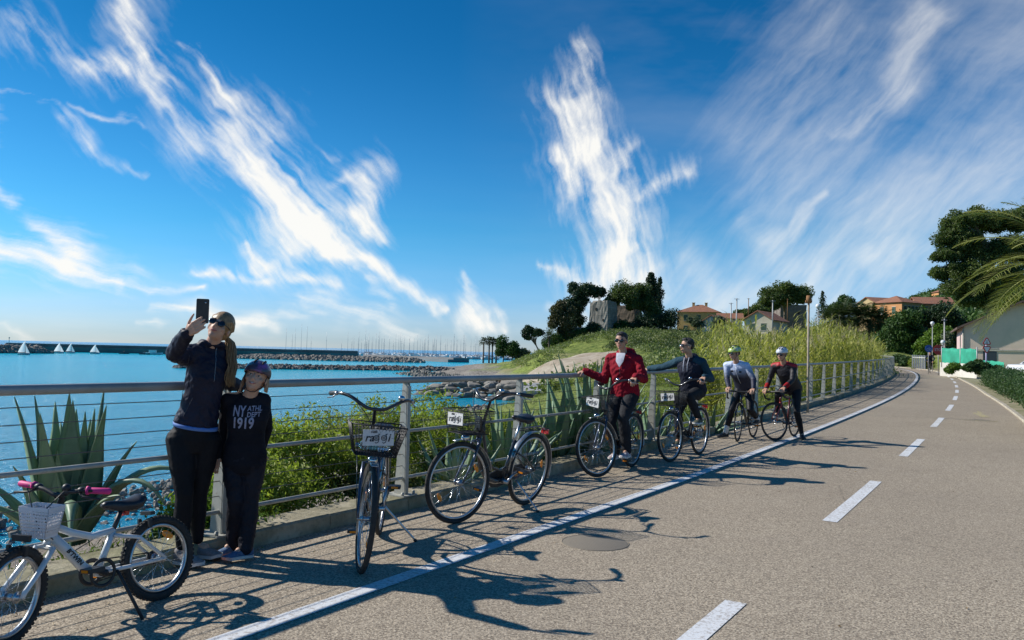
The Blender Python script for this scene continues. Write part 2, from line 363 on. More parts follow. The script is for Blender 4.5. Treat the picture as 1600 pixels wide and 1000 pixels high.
ax_, ay_ = warpxy(AN[:, 0], AN[:, 1])
K_ = np.sqrt((ax_[:, None]-ax_[None])**2+(ay_[:, None]-ay_[None])**2+.3)+0
K_ = K_ - np.eye(len(AN))*.6
ones = np.ones((len(AN), 1)); Lg = np.block([[K_, ones], [ones.T, np.zeros((1, 1))]])
wts = np.linalg.solve(Lg, np.append(AN[:, 2], 0))
def sm(t): t = np.clip(t, 0, 1); return t*t*(3-2*t)
def vnoise(x, y, sc, seed=0):
    x = x/sc+seed*17.3; y = y/sc-seed*9.1; xi = np.floor(x).astype(int); yi = np.floor(y).astype(int); fx = sm(x-xi); fy = sm(y-yi)
    def h(a, b): n = (a*374761393+b*668265263+seed*1013) & 0x7fffffff; n = ((n ^ (n >> 13))*1274126177) & 0x7fffffff; return (n & 0xffff)/65535.0
    return (h(xi, yi)*(1-fx)+h(xi+1, yi)*fx)*(1-fy)+(h(xi, yi+1)*(1-fx)+h(xi+1, yi+1)*fx)*fy
pzv = np.vectorize(pz)
def terr(x, y):
    x = np.ravel(np.asarray(x, float)); y = np.ravel(np.asarray(y, float)); wx, wy = warpxy(x, y); z = np.full(len(x), wts[-1])
    for k in range(len(AN)): z += wts[k]*np.sqrt((wx-ax_[k])**2+(wy-ay_[k])**2+.3)
    r = np.hypot(x, y); amp = np.clip(r/60, .1, 2.5)
    z += amp*.5*(vnoise(x, y, 6, 1)-.5)*np.clip(r/40, .3, 1)+amp*.25*(vnoise(x, y, 2.2, 2)-.5)
    cr, d, arc = sdist(x, y); b = pzv(np.clip(y, 0, 140))
    side = cr > 0; e = np.where(side, d-.25, d-5.6); t = sm(np.where(side, e/3.5, e/9))
    zz = (b-.06)*(1-t)+z*t
    pxx = 800+F*x/np.maximum(y, 1); tt = sm((y-310)/60)*sm((900-pxx)/60)*(y > 1)
    return zz*(1-tt)-9*tt
def tz(x, y): return float(terr([x], [y])[0])
th = np.concatenate([np.linspace(-180, -45, 40)[:-1], np.linspace(-45, 45, 420), np.linspace(45, 180, 40)[1:]]); th = np.radians(th)
rr = np.concatenate([np.linspace(1.2, 30, 110), 30*np.power(3500/30, np.linspace(0, 1, 240))[1:]])
RR, TH = np.meshgrid(rr, th, indexing='ij'); X = RR*np.sin(TH); Y = RR*np.cos(TH); Z = terr(X, Y)
Vv = np.stack([X.ravel(), Y.ravel(), Z], 1); nR, nT = RR.shape
i, j = np.meshgrid(np.arange(nR-1), np.arange(nT-1), indexing='ij'); q0 = (i*nT+j).ravel()
Fq = np.stack([q0, q0+1, q0+nT+1, q0+nT], 1)
Vv = np.vstack([Vv, [[0, 0, -.06]]])
# ground material: soil, pebbles on the beach, grass on the slopes, bare earth on the mound
s = NT('ground'); pos = s.n('ShaderNodeSeparateXYZ'); s.lk(s.geo.outputs['Position'], pos.inputs[0]); px_, py_, pz_ = pos.outputs
n1 = s.noise(.12, 6); n2 = s.noise(1.2, 6); n3 = s.noise(9, 5)
peb = s.mix(s.rng(s.voro(4.0, out='Color'), .2, .8), (.16, .14, .12), (.36, .33, .29)); peb = s.mix(s.rng(n1, .4, .62), peb, (.29, .26, .22))
soil = s.mix(s.rng(n2, .3, .7), (.20, .14, .095), (.40, .33, .25)); grass = s.mix(s.rng(n2, .35, .65), (.06, .11, .02), (.27, .30, .08)); grass = s.mix(s.rng(n1, .45, .65), grass, (.26, .32, .07)); grass = s.mix(s.math('MULTIPLY', s.rng(s.noise(3.5, 5), .5, .62), .7), grass, (.07, .09, .03))
dry = s.mix(s.rng(n3, .3, .7), (.22, .19, .10), (.34, .30, .18)); grass = s.mix(s.rng(s.noise(.06, 4), .5, .68), grass, dry)
k = s.rng(s.math('ADD', pz_, s.math('MULTIPLY', s.math('SUBTRACT', n1, .5), 1.6)), -2.9, -1.9); col = s.mix(k, peb, grass)
mc = at(895, 570, 105); dv = s.n('ShaderNodeVectorMath', operation='SUBTRACT'); s.lk(s.geo.outputs['Position'], dv.inputs[0]); dv.inputs[1].default_value = mc
ds = s.n('ShaderNodeVectorMath', operation='MULTIPLY'); s.lk(dv.outputs[0], ds.inputs[0]); ds.inputs[1].default_value = (1/8.0, 1/24, 0)
dl = s.n('ShaderNodeVectorMath', operation='LENGTH'); s.lk(ds.outputs[0], dl.inputs[0])
bare = s.math('SUBTRACT', 1, s.rng(s.math('ADD', dl.outputs[1], s.math('MULTIPLY', s.math('SUBTRACT', n1, .5), .9)), .8, 1.0))
col = s.mix(bare, col, s.mix(s.rng(s.noise(.5, 6), .35, .65), (.33, .265, .19), (.50, .43, .34)))
near = s.math('SUBTRACT', 1, s.rng(s.math('ADD', py_, s.math('MULTIPLY', n1, 4)), 24, 32)); nl = s.math('MULTIPLY', near, s.math('SUBTRACT', 1, s.rng(px_, 6, 9)))
col = s.mix(nl, col, s.mix(s.rng(n3, .35, .65), soil, peb))
s.lk(col, s.b.inputs['Base Color']); s.b.inputs['Roughness'].default_value = .95; s.b.inputs['Specular IOR Level'].default_value = .15; s.bump(s.math('ADD', n3, s.math('MULTIPLY', n2, 1.5)), .9, .15)
cen = len(Vv)-1
g = np_mesh('ground', Vv, Fq, s.m, smooth=True, kind='structure')
# ------------------------------------------------------------------ sea
s = NT('sea'); P = s.geo.outputs['Position']; sp = s.n('ShaderNodeSeparateXYZ'); s.lk(P, sp.inputs[0])
mp = s.n('ShaderNodeMapping'); mp.inputs['Scale'].default_value = (1, 1.6, 1); mp.inputs['Rotation'].default_value = (0, 0, .5); s.lk(P, mp.inputs[0])
a = s.noise(.16, 5, .6, mp.outputs[0]); b_ = s.noise(1.1, 5, .65, mp.outputs[0]); c_ = s.noise(5, 3, .6, mp.outputs[0]); patch = s.noise(.012, 4)
dist = s.rng(sp.outputs[1], 15, 220)
col = s.mix(dist, (.010, .235, .40), (.001, .46, .60)); col = s.mix(s.math('MULTIPLY', s.rng(patch, .45, .62), .5), col, (.006, .26, .46))
col = s.mix(s.rng(sp.outputs[1], 420, 900), col, (.01, .17, .36))
s.lk(col, s.b.inputs['Base Color']); s.b.inputs['Roughness'].default_value = .16; s.b.inputs['IOR'].default_value = 1.33; s.b.inputs['Specular IOR Level'].default_value = .28
h = s.math('ADD', s.math('MULTIPLY', a, 1.4), s.math('ADD', s.math('MULTIPLY', b_, .85), s.math('MULTIPLY', c_, .22))); s.bump(h, 1.0, .42)
m = MB(); R_ = 30000
m.add([(-R_, -R_, SEA), (R_, -R_, SEA), (R_, R_, SEA), (-R_, R_, SEA)], [(0, 1, 2, 3)]); m.build('sea', s.m, kind='structure')
# ------------------------------------------------------------------ asphalt path with kerbs and markings
s = NT('asphalt'); g1 = s.voro(108, out='Color'); sg = s.n('ShaderNodeSeparateColor'); s.lk(g1, sg.inputs[0]); g2 = s.noise(70, 3, .7); lo = s.noise(.35, 6); md = s.noise(2.2, 6, .7); crk = s.voro(.55, 'DISTANCE_TO_EDGE', vec=None); fine_ = s.noise(14, 4)
f = s.math('ADD', s.math('MULTIPLY', sg.outputs[0], .55), s.math('MULTIPLY', s.rng(g2, .3, .7), .45))
cr_ = s.n('ShaderNodeValToRGB'); s.lk(f, cr_.inputs[0]); e = cr_.color_ramp.elements; e[0].color = (.11, .088, .066, 1); e[0].position = .10; e[1].color = (.68, .575, .43, 1); e[1].position = .9
k = e.new(.45); k.color = (.325, .268, .20, 1)
col = s.mix(s.math('MULTIPLY', s.rng(lo, .35, .7), .30), cr_.outputs[0], (.21, .175, .14)); col = s.mix(s.math('MULTIPLY', s.rng(md, .5, .75), .18), col, (.42, .36, .29))
col = s.mix(s.math('MULTIPLY', s.math('SUBTRACT', 1, s.rng(s.math('ADD', crk, s.math('MULTIPLY', fine_, .012)), .005, .010)), s.math('MULTIPLY', s.rng(lo, .52, .60), .45)), col, (.07, .06, .05)); stn = s.rng(s.noise(1.1, 3, .5, dist=1.5), .66, .72); col = s.mix(s.math('MULTIPLY', stn, .22), col, (.14, .12, .10)); s.lk(col, s.b.inputs['Base Color']); s.b.inputs['Roughness'].default_value = .88; s.b.inputs['Specular IOR Level'].default_value = .25; s.bump(s.math('ADD', g2, sg.outputs[0]), .75, .008)
ASPH = s.m
def edge_off(s):
    'distance of the right edge of the path from the railing: the far lane narrows'
    return float(np.interp(s, [15, 33, 50, 75], [5.4, 4.45, 3.95, 3.6]))
def strip(name, o0, o1, s0, s1, dz0, dz1, m, step=.5, cols=1, **kw):
    n = max(2, int((s1-s0)/step)+1); V = []; Fa = []
    for i in range(n):
        t = s0+(s1-s0)*i/(n-1)
        for j in range(cols+1): u = j/cols; q0, q1 = (o0 if o0 < 5 else o0-5.5+edge_off(t)), (o1 if o1 < 5 else o1-5.5+edge_off(t)); v = C(t, q0+(q1-q0)*u); v.z += dz0+(dz1-dz0)*u; V.append(v)
    for i in range(n-1):
        for j in range(cols): a = i*(cols+1)+j; Fa.append((a, a+1, a+cols+2, a+cols+1))
    mb = MB(); mb.add(V, Fa, 0, True); return mb
strip('road', 0.05, 5.5, -20, 112, 0, 0, ASPH, cols=6).build('road', ASPH, kind='structure')
# worn paint
s = NT('white_paint'); wn1 = s.noise(38, 5, .7); wn2 = s.noise(2.2, 4); ww = s.rng(s.math('ADD', wn1, s.math('MULTIPLY', wn2, .35)), .66, .80)
s.lk(s.mix(s.math('MULTIPLY', ww, .8), (.66, .67, .68), (.33, .29, .25)), s.b.inputs['Base Color']); s.b.inputs['Roughness'].default_value = .7; s.bump(wn1, .4, .006); PAINT = s.m
s = NT('yellow_paint'); wn1 = s.noise(22, 5, .7); s.lk(s.mix(s.rng(wn1, .40, .52), (.50, .43, .12), (.30, .25, .20)), s.b.inputs['Base Color']); s.b.inputs['Roughness'].default_value = .8; YPAINT = s.m
strip('edge_line', 1.40, 1.53, -20, 110, .004, .004, PAINT).build('edge_line', PAINT, kind='structure')
def arc_of(p):
    cr, d, a = sdist([p[0]], [p[1]]); return float(a[0])
dashes = MB(); 
for k in range(-2, 16):
    s0 = arc_of(G(1280, 810))+5.87*k
    mb = strip('d', 3.34, 3.47, s0, s0+2.95, .004, .004, PAINT); dashes = merge(dashes, mb)
dashes.build('centre_dashes', PAINT, kind='structure')
ym = MB()
for (a, b, w) in [((1503, 656), (1560, 659), .10), ((1525, 645), (1540, 652), .22), ((1528, 643), (1533, 646), .1)]:
    A_ = G(*a); B_ = G(*b); d = (B_-A_); nrm = Vector((-d.y, d.x, 0)).normalized()*w/2; z = Vector((0, 0, .005)); ym.quad(A_-nrm+z, B_-nrm+z, B_+nrm+z, A_+nrm+z)
ym.build('yellow_road_marking', YPAINT, kind='structure')
# kerb under the fence and edging stones on the far side
s = NT('weathered_concrete'); n1 = s.noise(2.2, 6, .65); n2 = s.noise(14, 5, .7); n3 = s.noise(.7, 4)
col = s.mix(s.rng(n1, .35, .62), (.20, .18, .115), (.44, .39, .29)); col = s.mix(s.math('MULTIPLY', s.rng(n2, .5, .7), .5), col, (.12, .11, .07)); col = s.mix(s.math('MULTIPLY', s.rng(n3, .5, .65), .5), col, (.17, .18, .07)); s.lk(col, s.b.inputs['Base Color']); s.b.inputs['Roughness'].default_value = .92; s.b.inputs['Specular IOR Level'].default_value = .2; s.bump(s.math('ADD', n2, n1), .9, .02); CONC = s.m
def kerb(o0, o1, s0, s1, zt, zb, name, m, block=1.0):
    "laid kerb stones, each about a metre long, not perfectly level"
    mb = MB(); t = s0; rg = random.Random(5)
    while t < s1:
        e = t+block*.993; dz = rg.uniform(-.004, .004); do = rg.uniform(-.004, .004); V = []; Fa = []; ts = (t, (t+e)/2, e)
        for q in ts:
            for (o, z) in ((o1+do, zb), (o1+do, zt-.018), (o1-.02+do, zt), (o0+.01, zt+.003), (o0, zt-.02), (o0, zb)): v = C(q, o if o < 5 else o-5.5+edge_off(q)); v.z += z+(dz if z > 0 else 0); V.append(v)
        for i in range(2):
            for j in range(5): a = i*6+j; Fa.append((a, a+1, a+7, a+6))
        Fa += [(0, 1, 2, 3, 4, 5), (17, 16, 15, 14, 13, 12)]; mb.add(V, Fa, 0, False); t += block
    return mb.build(name, m, kind='structure')
kerb(-.22, .10, -20, 100, .12, -.25, 'kerb', CONC)
EDGE = mat('pale_edging', (.50, .45, .36), .9, col2=(.33, .29, .22), nscale=3, bump=.5)
kerb(5.42, 5.55, -18, 112, .05, -.1, 'road_edging', EDGE)
s = NT('dusty_verge'); n1 = s.noise(1.5, 6); n2 = s.noise(30, 4); s.lk(s.mix(s.rng(s.math('ADD', n1, s.math('MULTIPLY', n2, .3)), .5, .8), (.36, .30, .21), (.17, .18, .07)), s.b.inputs['Base Color']); s.b.inputs['Roughness'].default_value = .95; s.bump(n2, .8, .03)
strip('verge', 5.55, 8.0, -18, 112, .012, -.02, s.m, cols=2).build('verge', s.m, kind='structure')
# manhole cover near the bikes
s = NT('cast_iron'); vv = s.n('ShaderNodeTexBrick'); vv.inputs['Scale'].default_value = 22; vv.inputs['Mortar Size'].default_value = .06; s.lk(s.geo.outputs['Position'], vv.inputs['Vector'])
s.lk(s.mix(vv.outputs['Fac'], (.27, .235, .185), (.19, .165, .13)), s.b.inputs['Base Color']); s.b.inputs['Roughness'].default_value = .75; s.b.inputs['Metallic'].default_value = .2; s.bump(vv.outputs['Fac'], .5, .01)
mh = MB(); cM = G(930, 848); mh.loft([(cM+Vector((0, 0, .001)), Vector((.26, 0, 0)), Vector((0, .26, 0))), (cM+Vector((0, 0, .003)), Vector((.255, 0, 0)), Vector((0, .255, 0)))], 40); mh.torus(cM+Vector((0, 0, .001)), (0, 0, 1), .262, .004, 40, 5)
mh.build('manhole_cover', s.m, label='round cast iron manhole cover set in the path asphalt right of the solid white line', cat='manhole cover')

# ------------------------------------------------------------------ fence
s = NT('galvanised_grey'); n1 = s.noise(5, 6, .65); n2 = s.noise(26, 5, .7); st_ = s.noise(3.0, 4, .6, s.mapping((7, 7, .8)))
col = s.mix(s.rng(n1, .35, .65), (.33, .33, .295), (.46, .455, .41)); col = s.mix(s.math('MULTIPLY', s.rng(st_, .55, .72), .45), col, (.24, .20, .15)); col = s.mix(s.math('MULTIPLY', s.rng(n2, .62, .70), .6), col, (.20, .13, .08)); s.lk(col, s.b.inputs['Base Color']); s.b.inputs['Roughness'].default_value = .55; s.b.inputs['Metallic'].default_value = .15; s.bump(n2, .15, .01); METAL = s.m
RAILM = mat('handrail_grey', (.40, .395, .38), .45, .2, col2=(.30, .295, .28), nscale=3, bump=.1)
WIREM = mat('steel_cable', (.16, .15, .14), .5, .6)
fence = empty('fence', C(0)); tag(fence, 'long grey metal railing with taut cables and tapered posts between path and sea', 'railing')
def fx(v): return Vector(v)-Vector(fence.location)
SPAN = 2.03; posts = [k*SPAN for k in range(-8, 42)]
def line_mb(z, r, off, n, s0=-16.3, s1=83.5, step=1.0):
    k = int((s1-s0)/step)+1; pts = [C(s0+(s1-s0)*i/(k-1), off) for i in range(k)]
    return MB().tube([fx(v)+Vector((0, 0, z)) for v in pts], r, n)
line_mb(1.195, .031, 0, 12).build('handrail', RAILM, fence)
for z in (.716, .285): line_mb(z, .0165, 0, 8).build('rail', METAL, fence)
for z in (1.095, .995, .898, .803, .608, .505, .398): line_mb(z, .0032, 0, 5).build('cable', WIREM, fence)
fin = MB()   # tapered double plate, wide across the fence at its foot, narrow under the handrail
for dx in (-.020, .020):
    prof = [(-.022, 1.17), (.028, 1.17), (.034, .13), (-.088, .13)]   # (across, up): across>0 is the road side
    vs = [Vector((dx-.005, a, z)) for a, z in prof]+[Vector((dx+.005, a, z)) for a, z in prof]
    fin.add(vs, [(0,1,2,3), (7,6,5,4), (0,4,5,1), (1,5,6,2), (2,6,7,3), (3,7,4,0)], 0, False)
fin.box((0, .040, .64), (.046, .006, 1.0)); fin_me = fin.mesh('post', METAL)
bp = MB().box((0, -.03, .127), (.20, .24, .012)); bp_me = bp.mesh('base_plate', METAL)
bo_me = MB().cyl((0, 0, 0), (0, 0, .026), .014, n=8).ell((0, 0, .026), (.012, .012, .009), n=8, k=5).mesh('bolt', METAL)
for s_ in posts:
    o = bpy.data.objects.new('post', fin_me); COL.objects.link(o); o.parent = fence; v = C(s_); h = heading(s_); o.location = fx(v)
    # local x along the fence, local y towards the road
    o.rotation_euler = (0, 0, pi/2-h); o.scale = (1, -1, 1)
    if s_ > 40: continue
    q = bpy.data.objects.new('base_plate', bp_me); COL.objects.link(q); q.parent = o
    if s_ < 12:
        for x in (-.08, .08):
            for y in (-.12, .06): q = bpy.data.objects.new('bolt', bo_me); COL.objects.link(q); q.parent = o; q.location = (x, y, .132)
# ------------------------------------------------------------------ leaves, trees, shrubs
def leaf_quads(P, size, aspect=2.2, up=0.0, droop=0.0, rng=RNG, dirs=None):
    n = len(P); d = rng.normal(size=(n, 3)) if dirs is None else dirs+rng.normal(size=(n, 3))*.35
    d[:, 2] += up; d /= np.linalg.norm(d, axis=1)[:, None]; a = rng.normal(size=(n, 3)); w = np.cross(d, a); w /= np.linalg.norm(w, axis=1)[:, None]+1e-9
    sz = size*(.6+.8*rng.random(n))[:, None]; L = d*sz; Wd = w*sz/aspect
    nrm = np.cross(d, w)*sz*.12
    V = np.stack([P-L*.5, P+Wd*.5-nrm, P+L*.5, P-Wd*.5-nrm], 1).reshape(-1, 3)
    Fq = np.arange(n*4).reshape(n, 4); return V, Fq
def blob_points(blobs, rng=RNG, hollow=.55):
    "points in a set of ellipsoid clumps, denser near their skin; a clump tone goes with each point"
    Ps = []; Ts = []
    for (c, r, n) in blobs:
        d = rng.normal(size=(n, 3)); d /= np.linalg.norm(d, axis=1)[:, None]; rad_ = hollow*.6+(1.22-hollow*.6)*rng.random(n)**.75
        bump = 1+.25*np.sin(d[:, 0]*5+c[0]*3)*np.cos(d[:, 1]*4+c[1]*2+d[:, 2]*5)
        Ps.append(np.array(c)+d*np.array(r)*(rad_*bump)[:, None]); t = rng.random(); Ts.append(np.clip(t*.45+rng.random(n)*.6, 0, 1))
    return np.vstack(Ps), np.concatenate(Ts)
def sub_blobs(c, r, k, rs, n, rng=RNG, low=-.5):
    "break one big crown volume into k clumps on and in it"
    out = []
    for _ in range(k):
        d = rng.normal(size=3); d /= np.linalg.norm(d)
        if d[2] < low: d[2] = -d[2]*.3
        q = np.array(c)+d*np.array(r)*(.45+.55*rng.random()); s = rs*(.6+.7*rng.random()); out.append((q, (s, s, s*.75), n))
    return out
L_PINE = leafmat('pine_needles', (.03, .055, .016), (.09, .13, .035), (.20, .23, .07), .35, .5)
L_CYP = leafmat('cypress_foliage', (.014, .032, .015), (.030, .062, .024), (.065, .10, .038), .15, .5)
L_OLIVE = leafmat('olive_leaves', (.04, .06, .03), (.10, .13, .07), (.19, .22, .13), .2, .8)
L_BROAD = leafmat('broad_leaves', (.02, .05, .015), (.05, .105, .024), (.12, .19, .045), .25, .6)
L_BRIGHT = leafmat('fresh_leaves', (.05, .11, .015), (.13, .22, .03), (.26, .34, .06), .35, .9)
L_SHRUB = leafmat('coastal_shrub_leaves', (.07, .095, .018), (.28, .34, .06), (.58, .60, .15), .45, 2.2)
L_SHRUB2 = leafmat('reddish_shrub_leaves', (.05, .035, .018), (.10, .12, .035), (.26, .30, .08), .3, 3)
L_BROWN = leafmat('bronze_leaves', (.035, .035, .014), (.085, .08, .030), (.15, .14, .06), .2, .7)
L_HEDGE = leafmat('hedge_leaves', (.016, .040, .016), (.045, .095, .030), (.12, .19, .06), .3, 2)
L_REED = leafmat('reed_leaves', (.16, .16, .035), (.37, .36, .09), (.62, .56, .22), .45, .5)
L_GRASS = leafmat('grass_blades', (.06, .10, .02), (.15, .20, .04), (.32, .34, .10), .4, .35)
L_PALM = leafmat('palm_leaves', (.018, .032, .012), (.045, .07, .022), (.12, .15, .05), .25, .8)
L_PALMY = leafmat('sunlit_palm_leaves', (.05, .075, .016), (.17, .19, .045), (.44, .42, .14), .4, 1.2)
BARK = mat('bark', (.10, .075, .055), .95, col2=(.20, .16, .125), nscale=3, bump=.9, bscale=12)
def tree(name, label, cat, base, trunk, blobs, leaf, size, group=None, tr=.18, limbs=True, aspect=2.0, trunk_top=None):
    b = Vector(base); o = empty(name, b); tag(o, label, cat, group)
    m = MB(); top = b+Vector(trunk_top or (0, 0, trunk)); mid = b.lerp(top, .5)+Vector((random.uniform(-.1, .1), 0, 0))*trunk*.3
    pts = [b-Vector((0, 0, .3)), b.lerp(mid, .5), mid, mid.lerp(top, .5), top]; m.tube([p-b for p in pts], [tr*1.3, tr, tr*.8, tr*.65, tr*.5], 8)
    if limbs:
        for (c, r, n) in blobs[:14]:
            e = Vector(c); m.tube([mid.lerp(top, random.uniform(0, .9))-b, (top.lerp(e, .5))-b-Vector((0, 0, .1)), e-b], [tr*.45, tr*.3, tr*.12], 5)
    m.build('trunk', BARK, o)
    P, T = blob_points(blobs); V, Fq = leaf_quads(P-np.array(b), size*.92, aspect*.8)
    np_mesh('crown', V, Fq, leaf, o, attr=np.repeat(T, 4)); return o
def pxb(px, py, Y, rx, ry, rz=None, n=400):
    "clump centred at pixel direction (px,py), Y ahead, radii in photo pixels"
    k = Y/F; c = at(px, py, Y); return (np.array(c), (rx*k, (rx if rz is None else rz)*k, ry*k), n)
def ground_pt(px, Y):
    d = ray(px, 540); x = d[0]*Y; return Vector((x, Y, tz(x, Y)))
# trees round the tower
Y = 178
def many(lst, Y, n=420, split=6, rs=.45):
    out = []
    for (px, py, rx, ry) in lst:
        c, r, _ = pxb(px, py, Y, rx, ry); out += sub_blobs(c, r, split, max(r[0], r[2])*rs*1.35, int(n*1.7))
    return out
tree('pine_tree', 'tall dark pine with a rounded double crown left of the stone tower', 'tree', ground_pt(906, Y), 6, many([(901, 456, 11, 13), (898, 480, 13, 16), (901, 502, 12, 13), (922, 456, 14, 9), (936, 457, 9, 6), (908, 472, 10, 14)], Y, 420, 9), L_CYP, .42, tr=.35)
tree('oak_tree', 'bronze green tree with a ragged crown on the slope left of the dark pine', 'tree', ground_pt(884, 172), 4, many([(880, 484, 12, 13), (876, 502, 15, 16), (888, 518, 12, 12), (866, 505, 8, 9)], 172, 380, 8), L_BROWN, .40, tr=.25)
tree('pine_tree', 'small leaning pine at the left foot of the tower hill', 'tree', ground_pt(846, 165), 3, many([(829, 518, 9, 10), (840, 522, 8, 6), (822, 526, 5, 6)], 165, 300, 6), L_CYP, .35, tr=.18, trunk_top=(-1.6, 0, 3.2))
def fan(name, label, base, h, nfr, L, leaf, group, r=.2, size=1.0, droop=1.0, width=.16, cat='palm', nleaf=26, lean=(0, 0), eltop=85, lw=1.0):
    "palm: tapered trunk and pinnate fronds made of two rows of narrow leaflets"
    b = Vector(base); o = empty(name, b); tag(o, label, cat, group); m = MB(); T = Vector((lean[0], lean[1], h))
    pts = [Vector((0, 0, -.3)), T*.3, T*.6, T]; m.tube(pts, [r*1.25, r, r*.9, r*1.05], 10); m.ell(T, (r*1.5, r*1.5, r*1.8), n=10, k=6); m.build('trunk', BARK, o)
    Vs = []; Fs = []; Ts = []; k = 0
    for i in range(nfr):
        az = i*2.39996+random.uniform(-.2, .2); el = rad(eltop-100*((i+.5)/nfr)**.9); l = L*random.uniform(.8, 1.1); d = Vector((cos(az)*cos(el), sin(az)*cos(el), sin(el)))
        p = T+Vector((0, 0, r)); steps = nleaf; tone = random.random()*.5; prev = p.copy(); v = d.copy(); rib = [p.copy()]
        for q in range(steps):
            v = (v+Vector((0, 0, -.045*droop*(26/steps)*(.4+1.2*q/steps)))).normalized(); p = p+v*(l/steps); rib.append(p.copy())
            if q < 2: continue
            side = v.cross(Vector((0, 0, 1))); side = side.normalized() if side.length > .1 else Vector((1, 0, 0)); upv = side.cross(v)
            ll = L*width*2.0*math.sin(pi*min(1, (q/steps)*.95+.08))**.6*size
            for sg in (-1, 1):
                dd = (side*sg*.9+v*.55+upv*.25+Vector((random.uniform(-.12, .12), random.uniform(-.12, .12), random.uniform(-.12, .05)-.22*droop))).normalized(); wv_ = v*(l/steps)*.33*lw
                tip = p+dd*ll; midp = p+dd*ll*.5+Vector((0, 0, .06*ll))
                Vs += [p-wv_*.5, midp-wv_*.6, tip, midp+wv_*.6]; Fs.append((k, k+1, k+2, k+3)); k += 4; Ts += [min(1, tone+random.random()*.5)]*4
        nb = len(rib)
        for q in range(nb-1):
            a, c_ = rib[q], rib[q+1]; w_ = Vector((0, 0, .02*L*.5)); Vs += [a+w_*.4, a-w_*.4, c_-w_*.3, c_+w_*.3]; Fs.append((k, k+1, k+2, k+3)); k += 4; Ts += [.9]*4
    np_mesh('fronds', np.array([tuple(v) for v in Vs]), np.array(Fs), leaf, o, attr=np.array(Ts)); return o
fan('palm_tree', 'short palm with arching fronds between the leaning pine and the bronze tree', ground_pt(858, 166), 3.2, 26, 2.2, L_PALM, 'palms', r=.22, nleaf=14, lw=2)
tree('umbrella_pine', 'umbrella pine with a broad flat crown in front of the stone tower', 'tree', ground_pt(1005, 176), 8, many([(966, 464, 19, 11), (984, 459, 20, 13), (1003, 465, 18, 15), (955, 471, 9, 8), (1010, 480, 13, 16), (990, 476, 12, 10)], 176, 420, 8), L_PINE, .40, tr=.3)
tree('conifer_tree', 'tall dark conifer with layered branches right of the umbrella pine', 'tree', ground_pt(1021, 180), 11, [pxb(1018+random.uniform(-1, 1)*w*.6, y, 180, w*random.uniform(.4, .7), 5, n=230) for y, w in [(431, 5), (438, 8), (444, 9), (451, 11), (458, 12), (466, 13), (474, 14), (482, 13), (489, 14), (496, 12)] for _ in range(4)], L_CYP, .38, tr=.25, limbs=False)
tree('conifer_tree', 'narrow dark conifer standing right against the layered conifer near the yellow house', 'tree', ground_pt(1031, 184), 9, [pxb(1030+random.uniform(-1, 1)*w*.5, y, 184, w*random.uniform(.5, .8), 6, n=200) for y, w in [(440, 4), (448, 6), (456, 7), (464, 7), (473, 8), (482, 9), (491, 8), (500, 7)] for _ in range(3)], L_CYP, .36, tr=.2, limbs=False)
def shrub(name, label, blobs, leaf, size, group=None, cat='shrub', aspect=2.2, base=None, up=.3):
    P, T = blob_points(blobs, hollow=.35); c = np.array(base if base is not None else P.mean(0)); V, Fq = leaf_quads(P-c, size, aspect, up)
    o = np_mesh(name, V, Fq, leaf, attr=np.repeat(T, 4), label=label, cat=cat, group=group) if False else np_mesh(name, V, Fq, leaf, attr=np.repeat(T, 4))
    o.location = c; tag(o, label, cat, group); return o
for lab, l, lf in [('low dark bush at the foot of the pale tower wall', [(935, 520, 14, 7), (928, 512, 8, 8)], L_CYP), ('round dark bush under the umbrella pine in front of the brown tower wall', [(975, 510, 13, 10), (962, 516, 12, 9)], L_BROAD),
                   ('dark bush between the umbrella pine and the tall conifers', [(1005, 506, 14, 11), (992, 514, 12, 8)], L_CYP), ('dark bush left of the yellow house under the conifers', [(1030, 508, 14, 13), (1044, 502, 9, 14)], L_CYP),
                   ('round bush on the slope under the leaning pine', [(862, 540, 10, 11), (870, 532, 10, 9)], L_BROAD), ('dark bush on the slope below the bronze tree', [(893, 527, 12, 9), (908, 523, 10, 7)], L_BROAD), ('small green bush above the bare earth mound', [(918, 538, 9, 5)], L_BROAD)]:
    shrub('bush', lab, many(l, 172, 420, 5, .6), lf, .4, 'bushes round the tower hill')
for px, yt, yb in [(755, 531, 566), (764, 530, 566), (769, 531, 566), (775, 533, 566)]:
    b = at(px, yb, 262); k = 262/F; fan('palm_tree', {755: 'leftmost palm of the row on the far shore by the harbour', 764: 'second palm from the left in the row on the far shore', 769: 'third palm from the left in the row on the far shore', 775: 'rightmost palm of the row on the far shore beside the round trees'}[px], b, (yb-yt-5)*k, 22, 1.9, L_PALM, 'palms on the far shore', r=.25, nleaf=9, width=.24, lw=2.6)
for lab, l in [('round tree right of the palm row on the far shore', [(786, 540, 8, 10), (783, 552, 6, 8)]), ('bushy tree at the right end of the far shore trees', [(800, 545, 10, 12), (806, 554, 9, 7), (795, 553, 7, 8)]), ('low tree on the shore slope beside the bushy trees', [(820, 552, 10, 6), (814, 556, 8, 6)])]:
    tree('shore_tree', lab, 'tree', at(l[0][0], 568, 250), 2.5, many(l, 250, 300, 6, .5), L_OLIVE if 'low' in lab else L_BROAD, .5, 'trees on the far shore', tr=.2)
